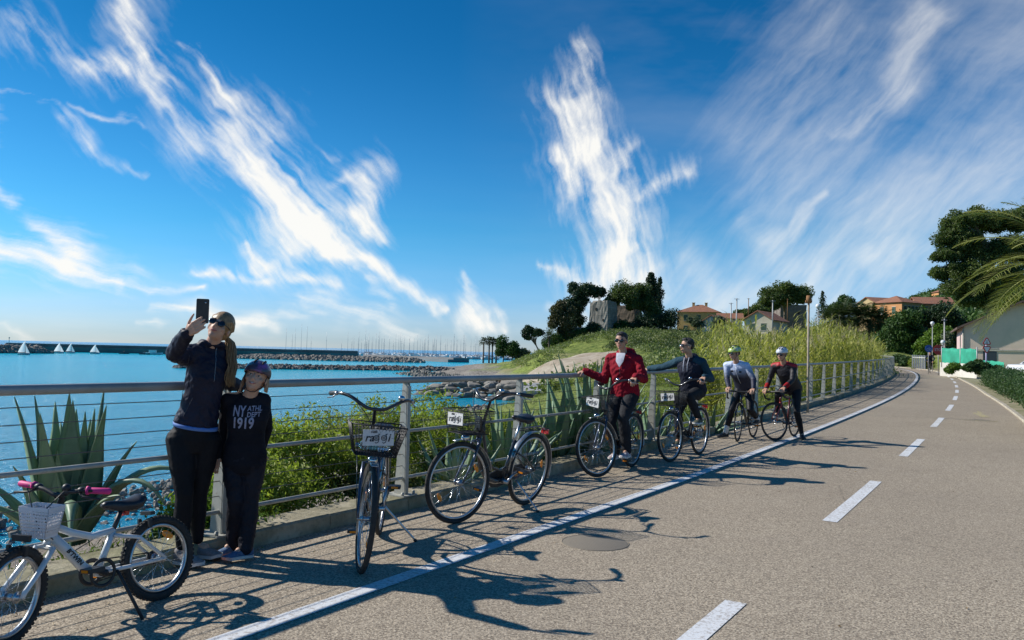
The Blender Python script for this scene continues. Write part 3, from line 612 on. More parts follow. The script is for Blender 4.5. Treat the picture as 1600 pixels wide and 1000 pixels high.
# ---- right half
tree('umbrella_pine', 'big dark umbrella pine rising behind the cream house with the red roof', 'tree', ground_pt(1225, 215), 10, many([(1210, 463, 17, 12), (1228, 455, 18, 11), (1246, 462, 17, 12), (1202, 478, 14, 12), (1222, 468, 18, 10), (1196, 487, 10, 8), (1255, 470, 8, 8)], 212, 420, 8), L_PINE, .5, tr=.4)
tree('conifer_tree', 'small pointed conifer on the skyline right of the wooden pole', 'tree', ground_pt(1285, 230), 6, [pxb(1285, y, 230, w, 5, n=150) for y, w in [(460, 2), (466, 5), (473, 4), (479, 7), (487, 8), (495, 9)]], L_CYP, .5, tr=.15, limbs=False)
tree('oak_tree', 'round grey green tree on the skyline right of the small conifer', 'tree', ground_pt(1318, 225), 5, many([(1322, 473, 12, 10), (1310, 481, 13, 9), (1330, 484, 8, 8), (1302, 490, 10, 8)], 225, 350, 7), L_BROAD, .5, tr=.25)
for i, (px, py) in enumerate([(1298, 500), (1318, 493), (1340, 494), (1358, 497), (1374, 503)]):
    b = ground_pt(px, 120); h = at(px, py, 120).z-b.z
    fan('palm_tree', ['dark bushy palm just right of the wooden pole behind the reeds', 'second dark palm behind the reeds right of the wooden pole', 'tallest dark palm in the row behind the reeds', 'dark palm next to the tallest one behind the reeds', 'dark palm at the road end of the reed bed'][i], b, h-.5, 44, 3.0, L_PALM, 'dark palms behind the reeds', r=.2, nleaf=18, width=.2, droop=1.3, lw=1.8)
tree('oak_tree', 'dark leafy trees crown left of the bend below the orange house', 'tree', ground_pt(1400, 112), 3, many([(1400, 520, 16, 18), (1418, 508, 20, 17), (1405, 545, 18, 18), (1430, 530, 20, 20), (1388, 540, 8, 20)], 112, 420, 9), L_BROAD, .33, tr=.3)
tree('oak_tree', 'dark tree behind the bright bush under the orange houses', 'tree', ground_pt(1448, 118), 3, many([(1450, 500, 22, 14), (1475, 495, 22, 14), (1490, 512, 18, 20), (1470, 520, 18, 16), (1498, 530, 12, 18)], 118, 420, 9), L_CYP, .36, tr=.3)
tree('lemon_tree', 'bright green leafy tree beside the bend right of the dark trees', 'tree', ground_pt(1452, 96), 2, many([(1455, 527, 15, 14), (1445, 545, 14, 14), (1468, 520, 12, 12), (1440, 555, 8, 8)], 96, 420, 8), L_BRIGHT, .28, tr=.15)
tree('olive_tree', 'grey olive tree in front of the pink house behind the green screen', 'tree', ground_pt(1495, 90), 2, many([(1488, 530, 10, 11), (1500, 540, 9, 9)], 90, 350, 7), L_OLIVE, .25, tr=.15)
tree('olive_tree', 'small olive tree in front of the yellow house', 'tree', ground_pt(1086, 160), 1.6, many([(1086, 505, 10, 8), (1082, 500, 7, 6)], 160, 300, 6), L_OLIVE, .3, tr=.12)
tree('olive_tree', 'grey olive tree between the yellow house and the poles', 'tree', ground_pt(1124, 150), 1.8, many([(1124, 504, 9, 10), (1126, 512, 10, 8)], 150, 300, 6), L_OLIVE, .3, tr=.12)
tree('pine_tree', 'dark pine rising behind the small white house with a red roof', 'tree', ground_pt(1172, 190), 3, many([(1172, 490, 14, 7), (1186, 487, 12, 8), (1160, 493, 9, 6)], 190, 330, 6), L_PINE, .45, tr=.2)
tree('pine_tree', 'huge pine with a dense clumped crown above the pink house at the right', 'tree', ground_pt(1548, 92), 12,
     many([(1500, 350, 22, 20), (1520, 345, 22, 18), (1490, 375, 22, 20), (1478, 400, 17, 17), (1510, 385, 30, 22), (1545, 350, 26, 22), (1575, 345, 26, 22), (1600, 350, 26, 24), (1478, 430, 20, 15), (1500, 425, 28, 18), (1540, 400, 34, 28), (1580, 395, 34, 30), (1620, 400, 34, 34), (1500, 450, 26, 13), (1535, 440, 30, 20), (1580, 440, 34, 24), (1520, 470, 22, 14), (1556, 470, 26, 16), (1640, 370, 34, 34), (1650, 430, 40, 36)], 92, 420, 15, .34), L_PINE, .23, tr=.55)
for i, (px, py, Yd, w, h) in enumerate([(1404, 565, 88, 12, 8), (1418, 566, 84, 8, 7), (1436, 568, 78, 14, 6)]):
    shrub('bush', ['clipped dark bush left on the far side of the bend', 'clipped round bush in the middle of the far side of the bend', 'low wide bush on the bend next to the far cyclist'][i], many([(px, py, w, h)], Yd, 420, 7, .5), L_HEDGE if i < 2 else L_SHRUB, .22, 'bushes along the bend')
shrub('bush', 'light green weedy bush at the foot of the white wall', many([(1490, 574, 9, 6), (1482, 579, 6, 4)], 52, 350, 6, .5), L_BRIGHT, .12, 'bushes along the bend')
shrub('bush', 'tall bushy hedge plant left of the triangular road signs', many([(1518, 574, 8, 9), (1529, 573, 10, 11), (1540, 577, 9, 10), (1552, 581, 9, 9), (1563, 584, 8, 8)], 44, 520, 9, .45), L_HEDGE, .14, 'bushes along the bend')
# clipped hedge along the right edge of the path
hb = []
for k in np.arange(13.5, 44, .42):
    for off, z, r in ((.72, .28, .38), (1.15, .62, .42), (1.7, .48, .5), (.68, .58, .32)):
        v = C(k, edge_off(k)+off+random.uniform(-.08, .08)); hb.append((np.array([v.x, v.y, v.z+z]), (r, r, r*.85), 260))
shrub('hedge', 'clipped dark green hedge along the right edge of the path', hb, L_HEDGE, .075, cat='hedge')
# palm whose fronds reach into the picture at the right (its trunk stands outside)
pb = Vector((12.25, 17.0, 0)); pb.z = tz(pb.x, pb.y)
fan('date_palm', 'date palm reaching in from the right with long sunlit yellow green fronds', pb, 3.15, 60, 2.75, L_PALMY, None, r=.3, nleaf=46, width=.11, droop=1.2)

# ------------------------------------------------------------------ agaves
s = NT('agave_leaf'); wn1 = s.noise(6, 4); wn2 = s.noise(1.3, 3); a = s.n('ShaderNodeAttribute', attribute_name='tone')
col = s.mix(s.rng(wn1, .35, .7), (.075, .15, .10), (.17, .28, .19)); col = s.mix(s.math('MULTIPLY', a.outputs['Fac'], .75), col, (.30, .40, .22)); s.lk(col, s.b.inputs['Base Color']); s.b.inputs['Roughness'].default_value = .5
tr = s.n('ShaderNodeBsdfTranslucent'); s.lk(s.mix(1, col, (1.2, 1.5, .5), 'MULTIPLY'), tr.inputs[0]); mxx = s.n('ShaderNodeMixShader'); mxx.inputs[0].default_value = .15; s.lk(s.b.outputs[0], mxx.inputs[1]); s.lk(tr.outputs[0], mxx.inputs[2]); s.lk(mxx.outputs[0], s.t.nodes['Material Output'].inputs[0]); AGM = s.m
def agave(label, base, leaves, seed=0):
    "leaves: (azimuth deg, elevation deg, length, width, bend) - each a thick guttered blade with a spine"
    rg = random.Random(seed); Vs = []; Fs = []; Ts = []
    for (az, el, L, w, bend) in leaves:
        az = rad(az); e = rad(el); p = Vector((cos(az)*.09, sin(az)*.09, 0)); n = 16; d = Vector((cos(az)*cos(e), sin(az)*cos(e), sin(e))); side = Vector((-sin(az), cos(az), 0)); b0 = len(Vs); tone = rg.random(); tw = rg.uniform(-.15, .15)
        for i in range(n+1):
            t = i/n; ww = w*1.06*(.68+.52*math.sin(pi*min(1, t*1.25)))*(1-t**2.6)**.9*.5+.002; nr = side.cross(d).normalized(); sd = (side+nr*tw*t).normalized(); th_ = .035*(1-t)**.7+.004
            g_ = ww*.38*(1-t*.4)
            Vs += [p+sd*ww+nr*g_, p+sd*ww*.5+nr*g_*.3, p-nr*0, p-sd*ww*.5+nr*g_*.3, p-sd*ww+nr*g_, p-sd*ww*.5+nr*(g_*.3-th_), p-nr*th_*1.3, p+sd*ww*.5+nr*(g_*.3-th_)]; Ts += [min(1, tone*.8+.15*abs(k_-2)/2) for k_ in range(8)]
            if bend >= 0: d = (d+Vector((0, 0, -1))*bend*t*.22).normalized()
            else: d = (d+Vector((0, 0, 1))*(-bend)*t*.12).normalized()
            p = p+d*(L/n)
        for i in range(n):
            for j in range(8): a_ = b0+i*8; Fs.append((a_+j, a_+8+j, a_+8+(j+1) % 8, a_+(j+1) % 8))
    V = np.array([tuple(v) for v in Vs]); o = np_mesh('agave', V, np.array(Fs), AGM, smooth=True, attr=np.array(Ts)); o.location = base; tag(o, label, 'agave', 'agaves behind the railing'); return o
def rosette(n, L, w, rg, e0=84, e1=40):
    out = []
    for i in range(n): t = i/(n-1); out.append((i*137.5+rg.uniform(-12, 12), e0-(e0-e1)*t+rg.uniform(-5, 5), L*rg.uniform(.8, 1.1), w*rg.uniform(.85, 1.1), rg.choice([-.4, 0, .1, .3])))
    return out
rg = random.Random(3)
b = at(105, 848, 6.15); L1 = rosette(16, 1.10, .178, rg, 89, 76)+[(-20, 60, 1.15, .13, 1.5), (-60, 55, 1.05, .13, 1.7), (10, 62, 1.1, .12, 1.3), (205, 52, .75, .17, .3), (235, 45, .7, .16, .4), (-35, 48, .8, .12, .5), (-5, 66, .9, .12, .3), (-75, 70, .8, .14, .1), (-110, 62, .75, .15, .2)]
agave('big agave with tall upright blue green blades behind the white bicycle', b, L1, 3)
ag = [(795, 790, 9.6, 18, 1.05, .12, 5, 'spiky agave behind the saddle of the parked grey bicycle', 38), (868, 760, 11.0, 20, 1.15, .13, 6, 'pale agave left of the rider in the red hoodie', 42), (925, 748, 11.3, 24, 1.55, .15, 7, 'tall agave with blades above the rail beside the rider in the red hoodie', 55), (955, 735, 12.4, 18, 1.35, .14, 12, 'agave with long upright blades hidden partly by the rider in the red hoodie', 50),
      (1022, 715, 13.5, 16, .85, .09, 8, 'smaller agave between the two riders holding the rail', 40), (1106, 706, 15.2, 14, .62, .07, 9, 'small low agave by the foot of the standing rider in white and navy', 25), (715, 800, 8.6, 14, .8, .11, 10, 'low agave behind the front wheel of the parked grey bicycle', 30)]
for (px, py, Yd, n, L, w, sd, lab, e1) in ag:
    rg = random.Random(sd); x = at(px, py, Yd).x; b = Vector((x, Yd, max(tz(x, Yd), -.75)-.02)); agave(lab, b, rosette(n, L, w, rg, 86, e1), sd)
# ------------------------------------------------------------------ shrubs behind the railing
sh = [(1.15, 1.05, .62, .50, 'small fresh green shrub at the foot of the railing right of the girl', L_SHRUB), (2.0, 1.55, .85, .80, 'bright yellow green shrub left of the bicycle seen from the front', L_SHRUB),
      (3.1, 1.35, .95, .92, 'tall shrub behind the basket of the bicycle seen from the front', L_SHRUB), (4.2, 1.3, .92, .85, 'shrub right behind the post next to the bicycle seen from the front', L_SHRUB), (5.0, 1.0, .72, .70, 'shrub behind the front wheel of the parked grey bicycle', L_SHRUB),
      (.30, .55, .30, .30, 'low green weedy shrub seen between the woman and the girl', L_BRIGHT)]
for i, (s_, off, r, h, lab, lf) in enumerate(sh):
    v = C(s_, -off); base = np.array([v.x, v.y, -.2]); bl = sub_blobs((v.x, v.y, h*.42-.10), (r*.85, r*.8, h*.58), 15, .30, 820, low=-.9)
    shrub('shrub', lab, bl, lf, .055, 'shrubs behind the railing', aspect=2.6, base=base)
for i, (s_, off, r, lab) in enumerate([(2.4, .62, .45, 'reddish low shrub close behind the lower rail left of the bicycle seen from the front'), (3.6, .58, .42, 'reddish brown low shrub behind the lower rail near the post'), (4.6, .6, .40, 'brownish low shrub under the shrub behind the grey bicycle')]):
    v = C(s_, -off); shrub('shrub', lab, sub_blobs((v.x, v.y, .08), (r*1.3, r*.5, .22), 10, .2, 600, low=-.9), L_SHRUB2, .04, 'shrubs behind the railing', base=np.array([v.x, v.y, -.15]))
# dry twigs with greyish seed heads on top of the shrubs
L_DRY = leafmat('dry_twigs', (.16, .11, .09), (.26, .20, .17), (.40, .34, .30), .2, 3)
Vs = []; Fs = []; Ts = []; k = 0
for i in range(420):
    s_ = random.uniform(1.9, 4.6); off = random.uniform(.7, 2.0); v = C(s_, -off); h = .55+.45*math.sin((s_-.6)*.75)+random.uniform(-.1, .1); p = Vector((v.x, v.y, h*.55)); d = Vector((random.uniform(-.4, .4), random.uniform(-.4, .4), 1)).normalized(); l = random.uniform(.15, .34)
    u, w = frame(d); Vs += [p-u*.0015, p+u*.0015, p+d*l+u*.001, p+d*l-u*.001]; Fs.append((k, k+1, k+2, k+3)); k += 4; Ts += [.1]*4
    for q in range(7): c_ = p+d*l*random.uniform(.6, 1); e = Vector((random.uniform(-1, 1), random.uniform(-1, 1), random.uniform(-.3, 1))).normalized()*.014; Vs += [c_-e, c_+u*.006, c_+e, c_-u*.006]; Fs.append((k, k+1, k+2, k+3)); k += 4; Ts += [random.random()]*4
np_mesh('dry_twigs', np.array([tuple(v) for v in Vs]), np.array(Fs), L_DRY, attr=np.array(Ts), label='greyish dry seed heads standing over the shrubs behind the railing', cat='dry plants', kind='stuff')
# ------------------------------------------------------------------ reed bed (giant cane)
def blades(roots, heights, leafn, leafL, leafW, tonef, stem=.012, lean=.12, rng=RNG, arch=.5):
    V = []; Fq = []; T = []; n = len(roots); dirs = rng.normal(size=(n, 3)); dirs[:, 2] = 0; dirs *= lean; dirs[:, 2] = 1; dirs /= np.linalg.norm(dirs, axis=1)[:, None]; tone = np.clip(tonef+rng.normal(size=n)*.28, 0, 1)
    sd = rng.normal(size=(n, 3)); sd[:, 2] = 0; sd /= np.linalg.norm(sd, axis=1)[:, None]; top = roots+dirs*heights[:, None]
    sw = sd*stem; V.append(np.stack([roots-sw, roots+sw, top+sw*.4, top-sw*.4], 1)); T.append(np.repeat(tone[:, None], 4, 1))
    for q in range(leafn):
        t = .18+.82*(q+rng.random(n))/leafn; p = roots+dirs*(heights*t)[:, None]; az = rng.random(n)*2*pi; o_ = np.stack([np.cos(az), np.sin(az), np.zeros(n)], 1); l = leafL*(.6+.7*rng.random(n))*(1.15-.5*t); up = np.array([0, 0, 1.0])
        m_ = p+(o_*.45+up*.62)*l[:, None]*.55; e = p+(o_*.95+up*(.75-arch*rng.random(n))[:, None])*l[:, None]; w = np.cross(o_, up)*leafW*.5; tt = np.clip(tone+rng.normal(size=n)*.18, 0, 1)[:, None]
        V.append(np.stack([p-w*.5, p+w*.5, m_+w, m_-w], 1)); T.append(np.repeat(tt, 4, 1)); V.append(np.stack([m_-w, m_+w, e+w*.05, e-w*.05], 1)); T.append(np.repeat(tt, 4, 1))
    V = np.concatenate(V).reshape(-1, 3); T = np.concatenate(T).ravel(); return V, np.arange(len(V)).reshape(-1, 4), T
roots = []; hts = []
for i in range(3000):
    s_ = 13.5+50*random.random()**1.25; off = .9+8.5*random.random()**1.3*(1 if s_ > 17 else max(.2, (s_-13.0)/4)); v = C(s_, -off); g_ = 1
    clump = vnoise(np.array([v.x]), np.array([v.y]), 1.6, 9)[0]
    if clump < .34 or 800+F*v.x/v.y < 1118+22*math.sin(s_*3): continue
    roots.append((v.x, v.y, 0)); hts.append((1.5+1.25*clump+.9*min(1, (s_-13)/22)+.35*random.random())*(0.72 if off < 2 else 1)*(.75+.25*min(1, (s_-13)/3))*(.74 if 1160 < 800+F*v.x/v.y < 1255 else .93))
roots = np.array(roots); roots[:, 2] = terr(roots[:, 0], roots[:, 1])-.05
V, Fq, T = blades(roots, np.array(hts), 10, .60, .050, .5)
np_mesh('reed_bed', V, Fq, L_REED, attr=T, label='dense yellow green reed bed of giant cane behind the far railing', cat='reeds', kind='stuff')
# ------------------------------------------------------------------ grass and scrub on the slopes
n = 26000; s_ = RNG.random(n)*62-2; off = .3+RNG.random(n)**1.8*34
R_ = np.array([tuple(C(a, -b)) for a, b in zip(s_, off)]); z = terr(R_[:, 0], R_[:, 1]); dens = vnoise(R_[:, 0], R_[:, 1], 3.0, 3)
keep = (z > -1.6) & (dens > .36) & ((s_ > 8) | (off < .7)); R_ = R_[keep]; z = z[keep]; R_[:, 2] = z-.02
V, Fq, T = blades(R_, .10+.30*RNG.random(len(R_))*dens[keep], 4, .16, .02, np.clip(dens[keep]*1.1-.1, 0, 1), .004, .3)
np_mesh('grass', V, Fq, L_GRASS, attr=T, label='green and yellow grass on the slope behind the railing', cat='grass', kind='stuff')
n = 6500; px = RNG.uniform(800, 1380, n); Yd = 45+150*RNG.random(n); d = np.array([ray(p_, 540)[0] for p_ in px]); x = d*Yd; z = terr(x, Yd); ok = (z > -1.2) & (vnoise(x, Yd, 11, 6) > .30)
mcv = at(895, 570, 105); ok &= (((x-mcv.x)/10)**2+((Yd-mcv.y)/28)**2 > 1)
x, Yd, z = x[ok], Yd[ok], z[ok]; bl = [(np.array([a, b, c+.25]), (.9*q, .9*q, .55*q), 46) for a, b, c, q in zip(x, Yd, z, .5+RNG.random(len(x)))]
P, T = blob_points(bl); V, Fq = leaf_quads(P, .32, 2.0, .3); L_SCRUB = leafmat('scrub_leaves', (.08, .11, .035), (.22, .26, .09), (.42, .42, .20), .3, .06)
np_mesh('scrub', V, Fq, L_SCRUB, attr=np.repeat(T, 4), label='grey green coastal scrub covering the hill below the houses', cat='scrub', kind='stuff')
n = 1500; px = RNG.uniform(1385, 1600, n); Yd = 130+420*RNG.random(n); d = np.array([ray(p_, 540)[0] for p_ in px]); x = d*Yd; z = terr(x, Yd)
bl = [(np.array([a, b, c+1.2]), (3.2*q, 3.2*q, 2.2*q), 60) for a, b, c, q in zip(x, Yd, z, .5+.8*RNG.random(n))]; P, T = blob_points(bl); V, Fq = leaf_quads(P, 1.1, 1.8, .2)
np_mesh('hillside_wood', V, Fq, L_BROAD, attr=np.repeat(T, 4), label='dark green wood covering the hillside behind the orange houses', cat='wood', kind='stuff')

# bushy undergrowth on the bank between the railing and the hill
bl = []
for i in range(420):
    px = random.uniform(930, 1125); Yd = random.uniform(15, 52); x = ray(px, 560)[0]*Yd; cr, dd, ar = sdist([x], [Yd]); 
    if cr[0] < 0 or dd[0] < 1.3: continue
    z = tz(x, Yd); r = random.uniform(.22, .55)*(.6+Yd/45)
    if vnoise(np.array([x]), np.array([Yd]), 5, 12)[0] < .42: continue
    bl.append((np.array([x, Yd, z+r*.25]), (r, r, r*.6), 260))
P, T = blob_points(bl); V, Fq = leaf_quads(P, .10, 2.2, .5)
np_mesh('undergrowth', V, Fq, leafmat('undergrowth_leaves', (.06, .10, .02), (.20, .25, .05), (.46, .44, .12), .4, .35), attr=np.repeat(T, 4), label='yellow green undergrowth on the bank behind the riders', cat='undergrowth', kind='stuff')

L_LIT = leafmat('leaf_litter', (.10, .06, .03), (.24, .17, .09), (.40, .32, .18), .1, 3); n = 420; P = []
for i in range(n):
    s_ = random.uniform(-3, 16); off = .12+abs(random.gauss(0, .28)); v = C(s_, off); P.append((v.x, v.y, v.z+.006))
for i in range(160): s_ = random.uniform(-2, 14); v = C(s_, random.uniform(.2, 4.8)); P.append((v.x, v.y, v.z+.006))
P = np.array(P); dd = RNG.normal(size=(len(P), 3)); dd[:, 2] *= .1; V, Fq = leaf_quads(P, .022, 2.2, 0, dirs=dd*3); V[:, 2] = np.maximum(V[:, 2], .004)
np_mesh('leaf_litter', V, Fq, L_LIT, attr=np.repeat(RNG.random(len(P)), 4), label='dry leaves and grit gathered along the kerb', cat='leaf litter', kind='stuff')
n = 2600; s_ = RNG.random(n)*20-4; off = .26+.35*RNG.random(n)**2; R_ = np.array([tuple(C(a, -b)) for a, b in zip(s_, off)]); z = terr(R_[:, 0], R_[:, 1]); R_[:, 2] = z-.02; kk_ = vnoise(s_*1.0, off*0, .9, 21) > .45; R_ = R_[kk_]
V, Fq, T = blades(R_, .08+.16*RNG.random(len(R_)), 5, .12, .012, .5, .003, .4)
np_mesh('kerb_weeds', V, Fq, L_GRASS, attr=T, label='tufts of weeds growing along the outside of the kerb', cat='weeds', kind='stuff')

bl = []
for i in range(170):
    px = random.choice((random.uniform(940, 1110), random.uniform(985, 1090))); Yd = random.uniform(95, 182); x = ray(px, 560)[0]*Yd; z = tz(x, Yd); r = random.uniform(.7, 1.5)
    if ((x-mcv.x)/11)**2+((Yd-mcv.y)/28)**2 < 1: continue
    bl.append((np.array([x, Yd, z+r*.3]), (r*1.2, r, r*.7), 130))
P, T = blob_points(bl); V, Fq = leaf_quads(P, .34, 2.0, .3)
np_mesh('dark_scrub', V, Fq, leafmat('mastic_leaves', (.03, .05, .018), (.09, .125, .04), (.20, .23, .09), .25, .1), attr=np.repeat(T, 4), label='darker bushy scrub dotted over the hill below the tower', cat='scrub', kind='stuff')

pl_ = RNG.choice(len(roots), 150, replace=False); V = []; Fq = []; Tn = []
for q in pl_:
    p = Vector(roots[q])+Vector((0, 0, hts[q]*.98)); d = Vector((random.uniform(-.35, .35), random.uniform(-.2, .2), 1)).normalized(); u, w_ = frame(d)
    for j in range(26): t = random.random(); c_ = p+d*.42*t; e = (u*random.uniform(-1, 1)+w_*random.uniform(-1, 1)+d*1.1).normalized()*.13*(1.1-t); b_ = len(V); V += [c_-u*.008, c_+u*.008, c_+e+u*.004, c_+e-u*.004]; Fq.append((b_, b_+1, b_+2, b_+3)); Tn += [random.random()]*4
np_mesh('reed_plumes', np.array([tuple(v) for v in V]), np.array(Fq), leafmat('reed_plume', (.26, .20, .13), (.42, .35, .25), (.60, .53, .42), .4, 2), attr=np.array(Tn), label='pale feathery plumes rising above the reed bed', cat='reed plumes', kind='stuff')
# ------------------------------------------------------------------ rocks and breakwaters
ROCK = mat('breakwater_rock', (.30, .275, .235), .9, col2=(.15, .135, .115), nscale=.6, bump=.9, bscale=3, coord='Object')
ROCKD = mat('dark_rock', (.22, .205, .18), .9, col2=(.11, .10, .09), nscale=.5, bump=.8, bscale=2)
def rock_v(seed, n=10, k=7):
    rg = random.Random(seed); mb = MB(); mb.ell((0, 0, 0), (1, 1, 1), n=n, k=k); pl = [(Vector((rg.gauss(0, 1), rg.gauss(0, 1), rg.gauss(0, 1))).normalized(), rg.uniform(.55, .85)) for _ in range(11)]
    out = []
    for v in mb.v:
        v = Vector(v)
        for nrm, d in pl:
            e = v.dot(nrm)-d
            if e > 0: v = v-nrm*e
        out.append(v)
    mb.v = out; mb.sm = [False]*len(mb.f); return mb
RK = [rock_v(i) for i in range(6)]; RKme = [r.mesh('boulder', ROCK) for r in RK]
def rockpile(name, label, p0, p1, width, height, n, size, m, seed=0):
    "countless rocks heaped along a line: one object"
    rg = random.Random(seed); V = []; Fl = []; T = []
    p0 = Vector(p0); p1 = Vector(p1); ax = (p1-p0).normalized(); sd = Vector((-ax.y, ax.x, 0)); b = 0; low = [rock_v(100+i, 6, 4) for i in range(5)]
    lv = [np.array([tuple(v) for v in r.v]) for r in low]; lf = [r.f for r in low]
    for i in range(n):
        t = rg.random(); c = rg.uniform(-1, 1); h = height*(1-abs(c)**1.5)*(min(1, t*9, (1-t)*12+.25)); p = p0.lerp(p1, t)+sd*c*width/2; p.z = SEA+h*rg.uniform(.55, 1.0)-.1
        k = rg.randrange(5); s_ = size*rg.uniform(.5, 1.25); q = Quaternion((rg.random(), rg.random(), rg.random(), rg.random())).normalized().to_matrix(); M_ = np.array(q)*np.array([s_, s_, s_*.75])
        V.append(lv[k] @ M_.T+np.array(p)); Fl += [tuple(b+j for j in f) for f in lf[k]]; b += len(lv[k])
    me = bpy.data.meshes.new(name); me.from_pydata(np.vstack(V).tolist(), [], Fl); me.materials.append(m); o = bpy.data.objects.new(name, me); COL.objects.link(o); tag(o, label, 'rocks', kind='stuff'); return o
def sea_at(px, py): return G(px, py, SEA)
a = sea_at(264, 575); b = sea_at(705, 580); rockpile('rock_breakwater', 'long dark rock breakwater reaching out from the beach behind the girl', (a.x, a.y+3, 0), (b.x, b.y+4, 0), 8, .9, 2600, .75, ROCKD, 1)
a = sea_at(352, 560); b = sea_at(660, 567); rockpile('rock_breakwater', 'pale rock breakwater lying parallel farther out in front of the marina', (a.x, a.y+6, 0), (b.x, b.y+6, 0), 14, 1.7, 2400, 1.15, ROCK, 2)
a = sea_at(-60, 551); b = sea_at(70, 552); rockpile('rock_armour', 'brown rocks heaped at the foot of the harbour wall on the left', (a.x, a.y-3, 0), (b.x, b.y-2, 0), 12, 3.0, 700, 1.5, ROCK, 3)
a = sea_at(230, 551); b = sea_at(262, 552); rockpile('rock_armour', 'small heap of pale rocks below the harbour wall left of the woman', (a.x, a.y-4, 0), (b.x, b.y-3, 0), 6, 1.8, 120, 1.1, ROCK, 4)
# near groyne of big flat blocks: every visible block is a thing
g0 = sea_at(652, 616); g1 = sea_at(895, 632); axg = (g1-g0); cnt = 0
for row, (zz, back) in enumerate(((.15, 0), (.75, 1.3), (1.3, 2.6), (1.6, 4.2))):
    t = .02+row*.03
    while t < 1:
        w = random.uniform(1.0, 2.3); p = g0+axg*t+Vector((0, back+random.uniform(-.3, .3), 0)); p.z = SEA+zz*min(1, .35+t*2)+random.uniform(-.08, .1)
        o = bpy.data.objects.new('boulder', RKme[cnt % 6]); COL.objects.link(o); o.location = p; o.scale = (w*.62, random.uniform(.7, 1.1), random.uniform(.38, .5)); o.rotation_euler = (random.uniform(-.2, .2), random.uniform(-.2, .2), random.uniform(-.5, .5))
        tag(o, 'flat grey boulder in the near stone groyne by the beach', 'boulder', 'boulders of the near groyne'); cnt += 1; t += w*1.05/axg.length
rockpile('shore_stones', 'brown stones strewn along the water line below the agaves', sea_at(700, 662), sea_at(905, 640), 7, 1.1, 700, .38, ROCK, 5)
a = Vector((*C(-3, -18.5).xy, 0)); b = Vector((*C(18, -22).xy, 0)); rockpile('shore_stones', 'stones on the beach below the shrubs', a, b, 5, .35, 900, .16, ROCK, 6)
a = sea_at(640, 584); b = sea_at(760, 600); rockpile('shore_stones', 'stones along the far edge of the bay', a, b, 8, 1.0, 500, .5, ROCK, 7)
# slipway
m = MB(); a, b_, c_, d = [at(px, py, Y) for px, py, Y in ((812, 611, 80), (880, 610, 80), (875, 598, 90), (816, 599, 90))]; t = Vector((0, 0, .35)); m.add([a, b_, c_, d, a-t, b_-t, c_-t, d-t], [(0,1,2,3), (0,4,5,1), (1,5,6,2), (2,6,7,3), (3,7,4,0)], 0, False)
m.build('slipway', mat('slipway_concrete', (.36, .36, .36), .8, col2=(.28, .28, .27), nscale=.8), label='grey concrete slipway on the beach behind the near groyne', cat='slipway')
# harbour walls
WALL = mat('harbour_wall', (.20, .20, .185), .9, col2=(.13, .13, .12), nscale=.08, bump=.4, bscale=.5)
def wallm(name, label, p0, p1, w, top, m, cat='sea wall'):
    p0 = Vector(p0); p1 = Vector(p1); ax = (p1-p0); L = ax.length; ax.normalize(); sd = Vector((-ax.y, ax.x, 0)); mb = MB()
    prof = [(0, -2), (0, top*.62), (w*.25, top*.62), (w*.25, top), (w, top), (w, -2)]; vs = []
    for p in (p0, p1):
        for (a_, z) in prof: v = p+sd*a_; v.z = SEA+z; vs.append(v-p0)
    n = len(prof); mb.add(vs, [(i, i+1, n+i+1, n+i) for i in range(n-1)]+[tuple(range(n))[::-1], tuple(range(n, 2*n))], 0, False)
    o = mb.build(name, m, label=label, cat=cat); o.location = p0; return o
a = at(8, 540, 405); b = at(560, 553, 470)
wallm('harbour_wall', 'long low grey harbour wall on the horizon at the left', (a.x, a.y, 0), (b.x, b.y, 0), 9, 4.1, WALL)
a = at(560, 556, 460); b = at(700, 560, 380); wallm('harbour_wall', 'low grey quay wall in front of the marina masts', (a.x, a.y, 0), (b.x, b.y, 0), 12, 2.2, mat('quay', (.22, .22, .22), .8, col2=(.17, .17, .17), nscale=.1))
o = empty('harbour_light', at(14, 536, 405)); tag(o, 'tiny beacon pole at the left end of the harbour wall', 'beacon'); MB().cyl((0, 0, 0), (0, 0, 2.4), .14, n=6).build('pole', METAL, o); MB().cyl((0, 0, 2.4), (0, 0, 3.0), .3, n=6).build('lantern', METAL, o)
